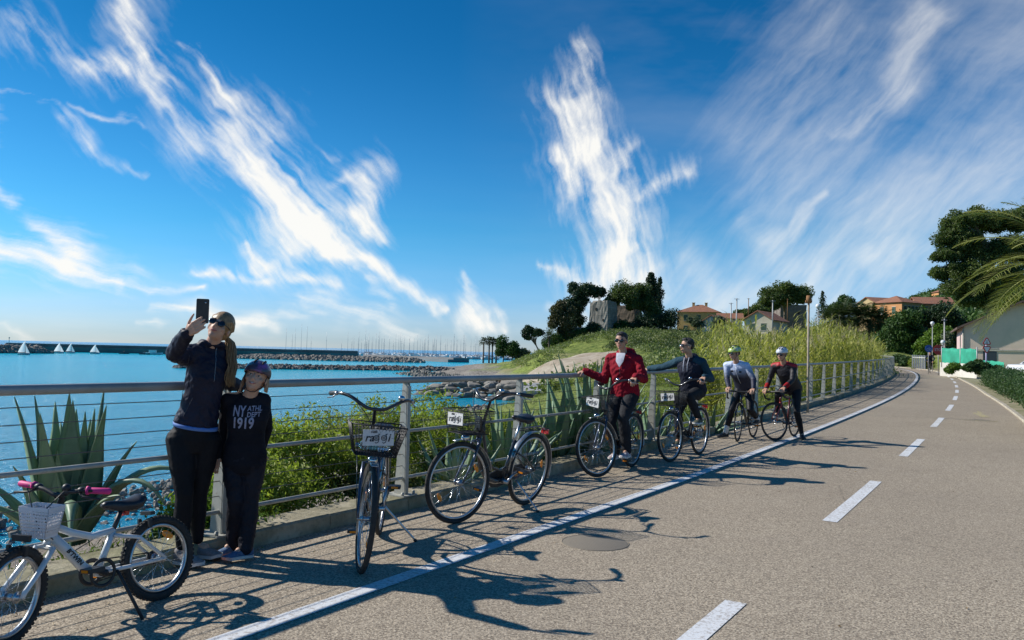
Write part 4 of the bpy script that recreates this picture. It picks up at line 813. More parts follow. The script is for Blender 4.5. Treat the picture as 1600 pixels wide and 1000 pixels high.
# ------------------------------------------------------------------ boats
s = NT('sail_cloth'); s.b.inputs['Roughness'].default_value = .8; s.lk(s.mix(s.rng(s.noise(1.5, 3), .3, .7), (.86, .86, .84), (.78, .79, .80)), s.b.inputs['Base Color']); tl_ = s.n('ShaderNodeBsdfTranslucent'); tl_.inputs[0].default_value = (.85, .85, .83, 1); m2_ = s.n('ShaderNodeMixShader'); m2_.inputs[0].default_value = .5; s.lk(s.b.outputs[0], m2_.inputs[1]); s.lk(tl_.outputs[0], m2_.inputs[2]); s.lk(m2_.outputs[0], s.t.nodes['Material Output'].inputs[0]); SAIL = s.m; HULL = mat('white_hull', (.75, .75, .74), .3, col2=(.6, .6, .6), nscale=.5); MASTM = mat('mast_metal', (.30, .31, .33), .4, .3); DARKB = mat('dark_boat', (.05, .06, .08), .5)
def hull_mb(L, B, Hh):
    m = MB(); secs = []
    for t, w, h in ((-.5, .75, .95), (-.25, .95, .9), (.1, 1, .9), (.35, .6, 1.0), (.5, .03, 1.15)):
        secs.append([Vector((t*L, y*w*B/2, z*h*Hh)) for y, z in ((-1, 1), (-.75, .3), (0, 0), (.75, .3), (1, 1))])
    vs = [v for s_ in secs for v in s_]; fs = [(i*5+j, i*5+j+1, i*5+j+6, i*5+j+5) for i in range(4) for j in range(4)]+[(0, 1, 2, 3, 4)]+[(i*5, i*5+5, i*5+9, i*5+4) for i in range(4)]
    m.add(vs, fs, 0, False); return m
def dinghy(px, py, h, label, rz):
    p = sea_at(px, py); o = empty('sailing_dinghy', p, rz); tag(o, label, 'sailboat', 'sailing dinghies by the harbour wall')
    hull_mb(4.2, 1.5, .55).build('hull', HULL, o); m = MB(); m.cyl((.5, 0, .4), (.35, 0, h), .06, n=6); m.cyl((.5, 0, .9), (-1.9, 0, .8), .05, n=6); m.build('mast', MASTM, o)
    n = 7; vs = []
    for i in range(n+1):
        t = i/n
        for j in range(5): u = j/4; w = 2.35*(1-t)**.8+.12; vs.append(Vector((.42-.12*t-w*u, .30*math.sin(pi*u)*(1-t*.6), .95+(h-1.0)*t)))
    MB().add(vs, [(i*5+j, i*5+j+1, i*5+j+6, i*5+j+5) for i in range(n) for j in range(4)]).build('sail', SAIL, o)
    MB().add([Vector((2.0, 0, .7)), Vector((.6, .25, .8)), Vector((.42, .05, h*.78)), Vector((1.2, .16, 1.8))], [(0, 1, 3), (1, 2, 3), (0, 3, 2)]).build('jib', SAIL, o)
    m = MB(); m.ell((-.6, .3, .95), (.22, .25, .45), n=8, k=6); m.ell((-.6, .3, 1.45), .13, n=8, k=6); return o
dinghy(37, 554.5, 5.2, 'leftmost and biggest white dinghy sail before the harbour wall', .3)
dinghy(92, 552, 4.8, 'white sailing dinghy, second from the left before the harbour wall', .6)
dinghy(110, 552, 4.7, 'white sailing dinghy close on the right of the second one', .1)
dinghy(148, 553, 4.4, 'white sailing dinghy alone between the phone woman and the other sails', .4)
dinghy(271, 554, 4.2, 'white sail half hidden behind the arm of the woman', .9)
p = sea_at(240, 554); o = empty('motor_boat', p, .1); tag(o, 'small white motor boat below the harbour wall left of the woman', 'motorboat'); hull_mb(9, 2.6, 1.0).build('hull', HULL, o); MB().box((-.5, 0, 1.5), (3.2, 1.8, 1.1)).box((-.6, 0, 2.15), (3.6, 2.0, .12)).build('cabin', HULL, o)
for i, (px, py) in enumerate([(194, 553), (226, 554)]):
    p = sea_at(px, py); o = empty('rowing_boat', p, .1); tag(o, ['small dark boat before the harbour wall between the sails and the motor boat', 'small dark boat just left of the white motor boat'][i], 'boat'); hull_mb(5, 1.6, .7).build('hull', DARKB, o); MB().ell((0, 0, 1.0), (.3, .3, .5), n=8, k=6).build('cover', DARKB, o)
# marina: one moored yacht for every mast
ML = [(445.5, 513), (456, 522), (461, 513), (469.5, 506), (478, 510), (486.5, 526), (510.5, 519), (544, 518), (549, 528), (559.5, 518), (572, 513), (577, 520), (586.5, 520), (593.5, 518), (608.5, 524), (618, 522), (625.5, 519), (628, 524), (639.5, 529), (641, 525), (645.5, 528), (651, 523), (668, 526), (670, 522), (677.5, 528), (687.5, 524), (689.5, 527), (699, 529), (709, 525), (710.5, 522), (726, 523), (728, 528), (744, 525), (747, 530), (754, 522), (757, 529), (695, 530), (735, 530), (741, 531), (632, 529), (600, 529), (615, 531), (656, 530), (662, 529), (705, 531), (715, 531), (721, 530), (749, 532), (762, 531), (769, 529), (776, 531), (783, 530), (790, 531), (799, 532), (806, 531), (580, 530), (566, 530), (534, 531)]
ym_ = {}; rm_ = random.Random(11); ML += [(rm_.uniform(552, 800), rm_.uniform(523, 534)) for _ in range(34)]
for i, (px, yt) in enumerate(ML):
    Yd = 560+60*(i % 4); base = sea_at(px, 0) if False else Vector((ray(px, 540)[0]*Yd, Yd, SEA)); h = at(px, yt, Yd).z-SEA
    o = empty('moored_yacht', base, random.uniform(0, 6)); tag(o, 'white yacht moored among the forest of masts in the marina', 'yacht', 'yachts moored in the marina')
    k = i % 3
    if k not in ym_: ym_[k] = (merge(hull_mb(10+k, 3.2, 1.5), MB().box((-.4, 0, 1.9), (4, 1.8, .7))).mesh('hull', HULL), )
    q = bpy.data.objects.new('hull', ym_[k][0]); COL.objects.link(q); q.parent = o
    MB().cyl((.6, 0, 1.2), (.6, 0, h), .12, .07, n=5).cyl((.6, 0, 2.6), (-3.8, 0, 2.5), .16, n=5).cyl((.6, -.9, h*.62), (.6, .9, h*.62), .04, n=4).build('mast', MASTM, o)
# ------------------------------------------------------------------ buildings
TILE = NT('roof_tiles'); wv2 = TILE.n('ShaderNodeTexWave'); wv2.inputs['Scale'].default_value = 2.2; wv2.inputs['Distortion'].default_value = .4; TILE.lk(TILE.tc.outputs['Object'], wv2.inputs['Vector']); nn = TILE.noise(1.2, 5)
TILE.lk(TILE.mix(TILE.rng(nn, .3, .7), TILE.mix(wv2.outputs['Fac'], (.30, .115, .06), (.46, .20, .11)), (.24, .12, .08)), TILE.b.inputs['Base Color']); TILE.b.inputs['Roughness'].default_value = .9; TILE.bump(wv2.outputs['Fac'], .6, .08)
def plaster(name, c, c2): return mat(name, c, .9, col2=c2, nscale=.7, bump=.25, bscale=6, detail=6)
SHUT = mat('green_shutter', (.035, .075, .045), .6, col2=(.05, .09, .06), nscale=6); GLASS = mat('window_glass', (.03, .04, .05), .08); TRIM = mat('stone_trim', (.50, .46, .38), .8, col2=(.40, .36, .30), nscale=3)
def house(name, label, pos, rz, w, d, h, rh, wallmat, roof='hip', wins=(), over=.45, trim=None, cat='house', chim=(), frontname='window', roofm=None, zb=-3):
    o = empty(name, pos, rz); tag(o, label, cat); m = MB(); x0, x1, y0, y1 = -w/2, w/2, 0, d
    if roof == 'gable_front': prof = [(x0, zb), (x1, zb), (x1, h), (0, h+rh), (x0, h)]; m.add([Vector((x, 0, z)) for x, z in prof]+[Vector((x, d, z)) for x, z in prof], [(0,1,2,3,4)[::-1], (5,6,7,8,9), (0,1,6,5), (1,2,7,6), (4,0,5,9)], 0, False)
    elif roof == 'gable_side': prof = [(0, zb), (d, zb), (d, h), (d/2, h+rh), (0, h)]; m.add([Vector((x0, y, z)) for y, z in prof]+[Vector((x1, y, z)) for y, z in prof], [(0,1,2,3,4), (5,6,7,8,9)[::-1], (0,1,6,5), (1,2,7,6), (4,0,5,9)], 0, False)
    else: m.box((0, d/2, (h+zb)/2), (w, d, h-zb))
    m.build('wall', wallmat, o); r = MB(); e = over; th = .16
    def slab(pts):
        n = len(pts); a_ = [Vector(p) for p in pts]; b_ = [p+Vector((0, 0, th)) for p in a_]; r.add(a_+b_, [tuple(range(n))[::-1], tuple(range(n, 2*n))]+[(i, (i+1) % n, n+(i+1) % n, n+i) for i in range(n)], 0, False)
    g = .01; k = rh/max(w/2, .1) if roof == 'gable_front' else rh/max(d/2, .1)
    if roof == 'hip':
        rl = max(0, (w-d)/2); c1 = (-rl, d/2, h+rh+e*k); c2 = (rl, d/2, h+rh+e*k); A_, B_, C_, D_ = (x0-e, -e, h), (x1+e, -e, h), (x1+e, d+e, h), (x0-e, d+e, h)
        r.add([A_, B_, C_, D_, c1, c2], [(0, 1, 5, 4), (2, 3, 4, 5), (1, 2, 5), (3, 0, 4), (3, 2, 1, 0)], 0, False)
    elif roof == 'gable_front':
        z0 = h-e*k; slab([(x0-e, -e, z0+g), (0, -e, h+rh+g), (0, d+e, h+rh+g), (x0-e, d+e, z0+g)]); slab([(0, -e, h+rh+g), (x1+e, -e, z0+g), (x1+e, d+e, z0+g), (0, d+e, h+rh+g)])
    elif roof == 'gable_side':
        z0 = h-e*k; slab([(x0-e, -e, z0+g), (x1+e, -e, z0+g), (x1+e, d/2, h+rh+g), (x0-e, d/2, h+rh+g)]); slab([(x0-e, d/2, h+rh+g), (x1+e, d/2, h+rh+g), (x1+e, d+e, z0+g), (x0-e, d+e, z0+g)])
    elif roof == 'mono': slab([(x0-e, -e, h+g), (x1+e, -e, h+g), (x1+e, d+e, h+rh), (x0-e, d+e, h+rh)])
    ro = r.build('roof', roofm or TILE.m, o)
    for (cx, cy, cz) in chim: MB().box((cx, cy, cz), (.6, .5, 1.2)).box((cx, cy, cz+.66), (.8, .7, .12)).build('chimney', wallmat, ro)
    for (side, a_, z, ww, hh, kind) in wins:
        wo_ = MB(); P = (lambda u, t, zz: Vector((u, -t, zz))) if side == 'f' else ((lambda u, t, zz: Vector((x0-t, u, zz))) if side == 'l' else (lambda u, t, zz: Vector((x1+t, u, zz))))
        def bx(u, t, zz, du, dt, dz): wo_.box(P(u, t, zz), (du, dt, dz) if side == 'f' else (dt, du, dz))
        bx(a_, .02, z-hh/2-.05, ww+.3, .10, .08); bx(a_, .02, z+hh/2+.04, ww+.16, .08, .07)
        f = wo_.build('window', trim or TRIM, o); wo_ = MB()
        if kind == 's': bx(a_-ww/4, .03, z, ww/2-.02, .05, hh); bx(a_+ww/4, .03, z, ww/2-.02, .05, hh); wo_.build('shutter', SHUT, f)
        else: bx(a_, .012, z, ww, .03, hh); wo_.build('pane', GLASS, f)
    return o
YEL = plaster('ochre_plaster', (.62, .40, .15), (.50, .32, .12)); CREAM = plaster('cream_plaster', (.60, .54, .42), (.48, .42, .32)); ORNG = plaster('orange_plaster', (.62, .30, .12), (.52, .25, .10)); PINK = plaster('pink_plaster', (.66, .48, .46), (.56, .42, .40)); BEIGE = plaster('beige_plaster', (.74, .57, .46), (.62, .49, .39)); TAN = plaster('tan_plaster', (.50, .38, .20), (.42, .31, .16)); WHT = plaster('white_plaster', (.66, .64, .60), (.50, .48, .44))
def hpos(px, py, Y): return at(px, py, Y)
k = 200/F
house('yellow_house', 'square two storey ochre house with a low hipped red roof and green shutters', hpos(1090, 521, 200), -.35, 10.3, 9, 5.4, 1.9, YEL, 'hip', [('f', -3.0, 3.9, 1.0, 1.4, 's'), ('f', .2, 3.9, 1.0, 1.4, 's'), ('f', 3.1, 3.9, 1.0, 1.4, 's'), ('f', -3.0, 1.2, 1.0, 1.5, 's'), ('f', .3, 1.0, 1.2, 2.0, 's'), ('f', 3.1, 1.2, 1.0, 1.5, 's'), ('l', 3, 3.9, 1, 1.4, 's'), ('l', 6, 3.9, 1, 1.4, 's'), ('l', 3, 1.2, 1, 1.4, 's'), ('l', 6, 1.2, 1, 1.4, 's')], chim=[(-1.6, 4, 7.3), (1.5, 4.6, 7.3)])
house('small_house', 'small white gabled house with a red tile roof right of the yellow house', hpos(1112, 521, 172), -.55, 4.2, 8, 2.6, 1.3, WHT, 'gable_front', [('f', 0, 1.4, .8, 1.0, 's')], over=.5)
house('small_house', 'low pinkish house with a red roof half hidden behind the thin poles', hpos(1141, 519, 185), -.2, 5.2, 5, 3.2, 1.2, PINK, 'gable_side', [('f', -1, 1.8, .8, 1.1, 's'), ('f', 1.2, 1.8, .8, 1.1, 's')])
house('cream_house', 'cream gabled house with a long bright red tile roof standing behind the reeds', hpos(1184, 527, 130), -.62, 4.6, 8.2, 2.9, 1.35, CREAM, 'gable_front', [('f', -.9, 1.7, .8, 1.1, 's'), ('f', .9, 1.7, .8, 1.1, 's')], over=.4)
house('tan_house', 'long tan house with a single pitched roof left of the orange house', hpos(1394, 498, 190), .25, 8.5, 7, 3.6, 1.5, TAN, 'gable_side', [('f', -2.4, 1.6, .9, 1.1, 's'), ('f', 1.8, 1.6, .9, 1.1, 's')])
house('orange_house', 'orange house with a row of four white framed windows and a hipped red roof', hpos(1424, 501, 172), .45, 6.0, 7.5, 3.9, 1.5, ORNG, 'hip', [('f', -1.9, 2.3, .7, 1.7, 'g'), ('f', -.7, 2.3, .7, 1.7, 'g'), ('f', .5, 2.3, .7, 1.7, 'g'), ('f', 1.7, 2.3, .7, 1.7, 'g'), ('l', 2, 2.2, .9, 1.4, 's'), ('l', 5, 2.2, .9, 1.4, 's')], trim=WHT)
house('orange_house', 'orange house with a red roof standing right behind the one with four windows', hpos(1462, 497, 182), -.2, 7.5, 7, 3.3, 1.6, ORNG, 'gable_side', [('f', -2.2, 1.9, .9, 1.2, 's'), ('f', .2, 1.9, .9, 1.2, 's'), ('f', 2.4, 1.9, .9, 1.2, 's')])
house('hill_house', 'small orange house highest on the wooded hill', hpos(1478, 469, 300), 0, 5.5, 5, 3, 1.2, ORNG, 'hip', [('f', -1.2, 1.6, .8, 1.1, 's'), ('f', 1.2, 1.6, .8, 1.1, 's')])
hp = Vector((*at(1597, 560, 66).xy, 0)); hp.z = at(1572, 573, 66).z
hs_ = house('pink_house', 'house with a beige gable end and a pink side wall behind the green screen', hp, -.46, 8.4, 10, 3.35, 2.0, BEIGE, 'gable_front', [('f', -2.3, .9, 1.0, 1.1, 'g')], over=.55, roofm=mat('dark_roof', (.09, .06, .05), .9, col2=(.15, .10, .08), nscale=3))
MB().box((-4.215, 5, 1.2), (.03, 9.9, 4.2)).build('side_wall', PINK, hs_); MB().box((0, -.02, 1.35), (8.3, .10, .14)).build('string_course', TRIM, hs_); MB().box((-4.24, 1.0, 2.1), (.05, .7, 1.2)).box((-4.24, 4.0, 2.1), (.05, .7, 1.2)).build('iron_work', SHUT, hs_)
MB().cyl((-4.26, -.06, -1), (-4.26, -.06, 3.2), .06, n=8).build('drain_pipe', TRIM, hs_)
# stone tower (two blocks: pale lit front, brown wing)
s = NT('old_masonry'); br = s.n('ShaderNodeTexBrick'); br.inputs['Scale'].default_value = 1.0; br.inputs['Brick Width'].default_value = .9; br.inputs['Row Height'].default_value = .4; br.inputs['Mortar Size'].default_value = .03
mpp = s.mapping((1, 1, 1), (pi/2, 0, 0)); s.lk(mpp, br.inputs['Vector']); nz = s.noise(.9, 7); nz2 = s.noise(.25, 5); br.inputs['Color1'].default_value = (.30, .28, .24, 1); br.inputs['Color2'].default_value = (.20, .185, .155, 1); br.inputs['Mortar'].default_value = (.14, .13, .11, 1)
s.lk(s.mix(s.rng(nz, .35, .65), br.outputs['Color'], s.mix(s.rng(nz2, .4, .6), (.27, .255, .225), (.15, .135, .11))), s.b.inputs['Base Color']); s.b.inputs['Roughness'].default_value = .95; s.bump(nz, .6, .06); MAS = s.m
def ruin(name, label, pos, rz, w, d, h, m, top=0.5, seed=0, batter=.06, openings=()):
    o = empty(name, pos, rz); tag(o, label, 'tower'); mb = MB(); nx, nz_ = 12, 10; rg = random.Random(seed)
    cor = [(-1, 0), (1, 0), (1, 1), (-1, 1)]; vs = []; ring = []
    for z in range(nz_+1):
        t = z/nz_; k = 1-batter*t
        for q in range(4):
            (xa, ya), (xb, yb) = cor[q], cor[(q+1) % 4]
            for i in range(nx):
                u = i/nx; x = (xa+(xb-xa)*u)*w/2*k; y = (ya+(yb-ya)*u)*d; y = d/2+(y-d/2)*k; zz = -3+(h+3)*t+(rg.uniform(-top, top*.4) if z == nz_ else 0); j = .08
                vs.append(Vector((x+rg.uniform(-j, j), y+rg.uniform(-j, j), zz)))
    N_ = 4*nx; mb.add(vs, [(z*N_+i, z*N_+(i+1) % N_, (z+1)*N_+(i+1) % N_, (z+1)*N_+i) for z in range(nz_) for i in range(N_)]+[tuple(nz_*N_+i for i in range(N_))], 0, False); mb.build('wall', m, o)
    for (x, z, a_, b_) in openings: MB().box((x, .1, z), (a_, .3, b_)).build('opening', mat('dark_opening', (.03, .028, .025), .9), o)
    return o
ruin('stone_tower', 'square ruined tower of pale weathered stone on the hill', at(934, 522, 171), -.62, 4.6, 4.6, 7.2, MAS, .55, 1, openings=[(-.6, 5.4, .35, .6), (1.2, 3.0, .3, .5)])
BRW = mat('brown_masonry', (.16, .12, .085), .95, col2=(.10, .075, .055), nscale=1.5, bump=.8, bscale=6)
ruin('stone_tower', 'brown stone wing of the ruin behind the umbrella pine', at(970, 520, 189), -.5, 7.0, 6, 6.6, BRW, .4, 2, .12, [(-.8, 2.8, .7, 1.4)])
ruin('stone_tower', 'square block of grey masonry beside the big umbrella pine behind the red roof', at(1240, 500, 222), .2, 8.2, 7, 4.3, mat('grey_brown_masonry', (.24, .20, .175), .95, col2=(.15, .125, .11), nscale=1.2, bump=.8, bscale=5), .15, 3, .02, [(1.5, 2, .6, .7)])
# walls on the hill foot
m = MB(); m.box((0, 0, 0), (26, .5, 1.6)); o = m.build('retaining_wall', MAS, label='low stone retaining wall running below the tower and its bushes', cat='wall'); o.location = at(985, 519, 174)
# ------------------------------------------------------------------ poles
POLEM = mat('grey_pole', (.38, .38, .37), .5, .2); WOOD = mat('weathered_pole', (.42, .36, .28), .8, col2=(.26, .20, .14), nscale=6, bump=.3, bscale=40); RUST = mat('rusty_cap', (.34, .17, .06), .85, col2=(.20, .09, .04), nscale=20)
def pole(px, yt, yb, Y, r, label, m, kind='pole', name='utility_pole'):
    b = at(px-(yb-yt)*.024, yb, Y); h = at(px, yt, Y).z-b.z; o = empty(name, b); tag(o, label, kind if kind != 'pole' else 'pole'); MB().cyl((0, 0, -1.5), (0, 0, h), r, r*.8, n=8).build('shaft', m, o); return o, h
o, h = pole(1266, 474, 636, 20.5, .035, 'tall pale pole with a rusty head behind the railing by the last rider', WOOD); MB().cyl((0, 0, h), (0, 0, h+.20), .075, .06, n=8).box((.0, 0, h+.05), (.16, .05, .05)).build('cap', RUST, o)
for px, yt, yb, Y, r, lab, m in [(1048, 486, 522, 190, .08, 'thin grey pole left of the yellow house', POLEM), (1143, 473, 521, 140, .11, 'slim pale pole just right of the small white house', POLEM), (1152, 466, 532, 120, .11, 'tall slim pale pole right of the slim pole by the white house', POLEM),
                                 (1170, 466, 492, 170, .10, 'short thin pole on the skyline above the dark pine', RUST), (1208, 469, 507, 110, .10, 'grey pole in front of the red roof of the cream house', POLEM), (1231, 467, 495, 150, .07, 'thin pole carrying a wire above the red roof', RUST), (1312, 481, 492, 130, .12, 'short rusty post above the dark palms', RUST), (1327, 479, 492, 130, .12, 'second short rusty post above the dark palms', RUST), (1477, 498, 556, 74, .07, 'plain grey pole above the green screen', POLEM)]:
    o, h = pole(px, yt, yb, Y, r, lab, m); MB().box((0, 0, h-.12), (r*7, .06, .06)).build('bracket', m, o)
for i, (px, yt, yb, Y) in enumerate([(1279, 480, 520, 60), (1458, 506, 560, 70), (1474, 536, 568, 62)]):
    o, h = pole(px, yt+3, yb, Y, .04, ['street lamp with a round glass lantern right of the wooden pole', 'street lamp with a white globe in front of the bright green tree', 'low street lamp with a white globe behind the red sign'][i], POLEM, 'street lamp', 'street_lamp'); MB().cyl((0, 0, h), (0, 0, h+.06), .1, n=10).build('collar', POLEM, o)
    MB().ell((0, 0, h+.22), .17 if i else .2, n=12, k=8).build('globe', mat('lamp_globe', (.72, .73, .72), .3, col2=(.6, .62, .62), nscale=4), o)
# ------------------------------------------------------------------ road signs, screen, wall, car
RED = mat('sign_red', (.50, .03, .03), .45, col2=(.42, .03, .03), nscale=5); WHITE = mat('sign_white', (.74, .74, .74), .45, col2=(.66, .66, .66), nscale=5); BLACK = mat('sign_black', (.02, .02, .02), .5); BLUE = mat('sign_blue', (.02, .08, .35), .4); LILAC = mat('lilac_post', (.40, .36, .52), .5, col2=(.34, .30, .46), nscale=4)
def tri(R, up=True, r=.09):
    pts = []
    for k in range(3):
        a = rad(90+120*k) if up else rad(-90+120*k); c = Vector((cos(a)*(R-2*r), sin(a)*(R-2*r)))
        for q in (-50, -25, 0, 25, 50): b_ = a+rad(q); pts.append((c.x+cos(b_)*r, c.y+sin(b_)*r))
    return pts
sp = G(1541, 594); o = empty('road_sign', sp); tag(o, 'lilac post carrying a red bordered warning triangle above a give way triangle', 'road sign'); MB().cyl((0, 0, -.1), (0, 0, 2.55), .045, n=10).build('post', LILAC, o)
RX = Matrix.Rotation(pi/2, 4, 'X')
for nm, z, up in (('warning_triangle', 2.36, True), ('give_way_triangle', 1.93, False)):
    q = MB().prism(tri(.36, up), .02, M=Matrix.Translation((0, -.05, z)) @ RX).build(nm, RED, o); MB().prism(tri(.245, up, .05), .004, M=Matrix.Translation((0, -.071, z)) @ RX).build('face', WHITE, q)
    if up:
        g = MB(); g.box((0, -.078, z-.01), (.03, .004, .10)); g.ell((0, -.078, z+.075), (.022, .003, .022), n=8, k=6); g.box((-.03, -.078, z-.07), (.02, .004, .09), Matrix.Rotation(.4, 3, 'Y')); g.box((.03, -.078, z-.07), (.02, .004, .09), Matrix.Rotation(-.4, 3, 'Y')); g.build('pictogram', BLACK, q)
sp = at(1466, 580, 58); o = empty('stop_sign', sp); tag(o, 'red octagonal stop sign on a post at the bend', 'road sign'); MB().cyl((0, 0, -.3), (0, 0, 1.75), .03, n=8).build('post', POLEM, o)
q = MB().prism([(cos(rad(22.5+45*k))*.40, sin(rad(22.5+45*k))*.40) for k in range(8)], .02, M=Matrix.Translation((0, -.05, 1.55)) @ RX).build('sign_plate', RED, o); text_mb('STOP', .27, Matrix.Translation((0, -.074, 1.55)) @ RX).build('lettering', WHITE, q)
sp = at(1450.5, 578, 60); o = empty('cycle_path_sign', sp); tag(o, 'round blue road sign on a thin post above the far cyclist', 'road sign'); MB().cyl((0, 0, -.3), (0, 0, 1.75), .025, n=8).build('post', POLEM, o)
q = MB().prism([(cos(rad(15*k))*.28, sin(rad(15*k))*.28) for k in range(24)], .02, M=Matrix.Translation((0, -.05, 1.6)) @ RX).build('sign_plate', BLUE, o); g = MB(); g.torus((-.1, -.075, 1.54), (0, 1, 0), .07, .009, 16, 4); g.torus((.1, -.075, 1.54), (0, 1, 0), .07, .009, 16, 4); g.cyl((-.1, -.075, 1.54), (-.02, -.075, 1.66), .008, n=4); g.cyl((.1, -.075, 1.54), (.05, -.075, 1.68), .008, n=4); g.cyl((-.03, -.075, 1.65), (.06, -.075, 1.65), .008, n=4); g.build('pictogram', WHITE, q)
# green mesh screen on a white wall
GRN = mat('green_netting', (.02, .25, .16), .8, col2=(.03, .36, .23), nscale=1.5, bump=.4, bscale=3)
wl = [at(1471, 580, 56), at(1500, 582, 54), at(1526, 584, 52)]; wl2 = [at(1526, 586, 51), at(1548, 588, 49), at(1569, 591, 47)]
def band(pts, z0, z1, th, mtl, name, parent=None, wav=0, **kw):
    m = MB(); P = []; n = 14
    for a_, b_ in zip(pts, pts[1:]):
        for i in range(n): P.append(a_.lerp(b_, i/n))
    P.append(pts[-1]); rows = 5; vs = []
    for i, p in enumerate(P):
        for r_ in range(rows): z = z0+(z1-z0)*r_/(rows-1)+(wav*.6*math.sin(i*.9)*(r_ == rows-1)); vs.append(Vector((p.x, p.y+wav*math.sin(i*1.7+r_), p.z+z)))
    K = len(vs); vs += [v+Vector((0, th, 0)) for v in vs]; fs = []
    for i in range(len(P)-1):
        for r_ in range(rows-1): q = i*rows+r_; fs.append((q, q+rows, q+rows+1, q+1)); fs.append((K+q, K+q+1, K+q+rows+1, K+q+rows))
        q = i*rows+rows-1; fs.append((q, q+rows, K+q+rows, K+q))
    m.add(vs, fs, 0, bool(wav)); return m.build(name, mtl, parent, **kw)
band(wl, -1.0, .62, .2, WHT, 'garden_wall', label='low white plastered wall along the bend below the green screen', cat='wall')
nt = band(wl, .60, 1.62, .02, GRN, 'netting_fence', wav=.05, label='bright green netting screen standing on the low white wall', cat='screen')
for p_ in wl: o = empty('fence_stake', p_+Vector((0, -.03, .3))); tag(o, {0: 'thin stake at the left end of the green netting screen', 1: 'thin stake in the middle of the green netting screen', 2: 'thin stake at the right end of the green netting screen'}[wl.index(p_)], 'stake'); MB().cyl((0, 0, 0), (0, 0, 1.45), .035, n=6).build('shaft', POLEM, o)
band(wl2, .25, .95, .02, GRN, 'netting_fence', wav=.03, label='lower strip of green netting behind the triangular road signs', cat='screen')
wf = [at(1426, 571, 68), at(1438, 572, 66), at(1448, 573, 64)]; wfo = empty('picket_fence', wf[0]); tag(wfo, 'pale wooden picket fence left of the stop sign', 'fence'); 
for a_, b_ in zip(wf, wf[1:]):
    for i in range(4): p = a_.lerp(b_, i/4)-wf[0]; MB().box(p+Vector((0, 0, .35)), (.09, .03, 1.1)).build('picket', WHT, wfo)
MB().tube([p-wf[0]+Vector((0, .05, .7)) for p in wf], .03, 6).build('rail', WHT, wfo)
# parked white car at the right edge, seen over the wall
CARP = mat('white_car_paint', (.66, .67, .68), .3, coat=.5, col2=(.60, .61, .62), nscale=1); TYRE = mat('tyre_rubber', (.02, .02, .021), .8, col2=(.035, .033, .03), nscale=20, bump=.3, bscale=120); RIM = mat('alloy', (.55, .56, .58), .25, .9)
cp = Vector((*at(1640, 575, 46).xy, 0)); cp.z = at(1640, 598, 46).z; car = empty('parked_car', cp, .15); tag(car, 'white car parked under the palm fronds by the pink house', 'car')
m = MB(); prof = [(-2.1, .35), (-2.12, .75), (-1.95, 1.0), (-1.2, 1.05), (-.6, 1.45), (.7, 1.47), (1.5, 1.1), (2.05, 1.0), (2.15, .7), (2.1, .35)]; vs = []
for y, kx, kz in ((-.85, 1, 1), (-.87, 1, .995), (.87, 1, .995), (.85, 1, 1)):
    for (x, z) in prof: yy_ = y*(1 if z < 1.06 else .82); vs.append(Vector((x*kx, yy_, z*kz)))
n = len(prof); m.add(vs, [(r_*n+i, r_*n+(i+1) % n, (r_+1)*n+(i+1) % n, (r_+1)*n+i) for r_ in range(3) for i in range(n)]+[tuple(range(n)), tuple(3*n+i for i in range(n))[::-1]], 0, False); m.build('body', CARP, car)
m = MB()
for sg in (-1, 1): m.add([(-1.1, sg*.84, 1.07), (.95, sg*.84, 1.09), (.62, sg*.74, 1.40), (-.52, sg*.74, 1.38)], [(0, 1, 2, 3)], 0, False)
m.add([(-1.2, -.7, 1.08), (-1.2, .7, 1.08), (-.66, .66, 1.42), (-.66, -.66, 1.42)], [(0, 1, 2, 3)], 0, False); m.build('window', GLASS, car)
for x in (-1.3, 1.3):
    for y in (-.8, .8):
        w_ = MB().torus((x, y, .32), (0, 1, 0), .24, .085, 20, 8).build('wheel', TYRE, car); MB().cyl((x, y-.05, .32), (x, y+.05, .32), .2, n=14).build('rim', RIM, w_)
# ------------------------------------------------------------------ bicycles (local frame: x forward, y to the rider's left, z up)
FRAMEK = mat('dark_grey_frame', (.035, .037, .042), .28, .3, coat=.6, col2=(.05, .05, .055), nscale=4); CHROME = mat('chrome', (.62, .63, .65), .18, 1.0); ALU = mat('brushed_aluminium', (.55, .56, .58), .32, .95, col2=(.45, .46, .48), nscale=20)
BPLAST = mat('black_plastic', (.016, .016, .018), .5, col2=(.025, .025, .027), nscale=15); SADM = mat('saddle_vinyl', (.015, .016, .02), .38, col2=(.025, .025, .03), nscale=30, bump=.15, bscale=200); AMBER = mat('amber_reflector', (.85, .26, .01), .25, coat=.5); REDP = mat('red_reflector', (.55, .02, .02), .25, coat=.5)
WIREB = mat('black_wire', (.03, .03, .032), .45, .4); SIGNW = mat('sign_board', (.72, .71, .70), .6, col2=(.62, .61, .60), nscale=8); INK = mat('sign_ink', (.025, .025, .03), .7); FROST = mat('white_frame_paint', (.74, .74, .73), .25, coat=.6, col2=(.66, .66, .65), nscale=3); PINKG = mat('pink_rubber', (.70, .03, .22), .6); WBASK = mat('white_basket_plastic', (.74, .72, .74), .45)
GLAREF = mat('glare_tinted_fork', (.07, .085, .13), .25, .5, coat=.5); REDF = mat('red_black_frame', (.09, .008, .008), .3, coat=.5); CARB = mat('carbon_frame', (.018, .018, .02), .3, coat=.6)  # city fork is dark grey; its bluish silver glare is tinted into the colour
def arc_pts(c, R, a0, a1, n=20, y=0): return [Vector((c[0]+R*cos(rad(a0+(a1-a0)*i/n)), y, c[2]+R*sin(rad(a0+(a1-a0)*i/n)))) for i in range(n+1)]
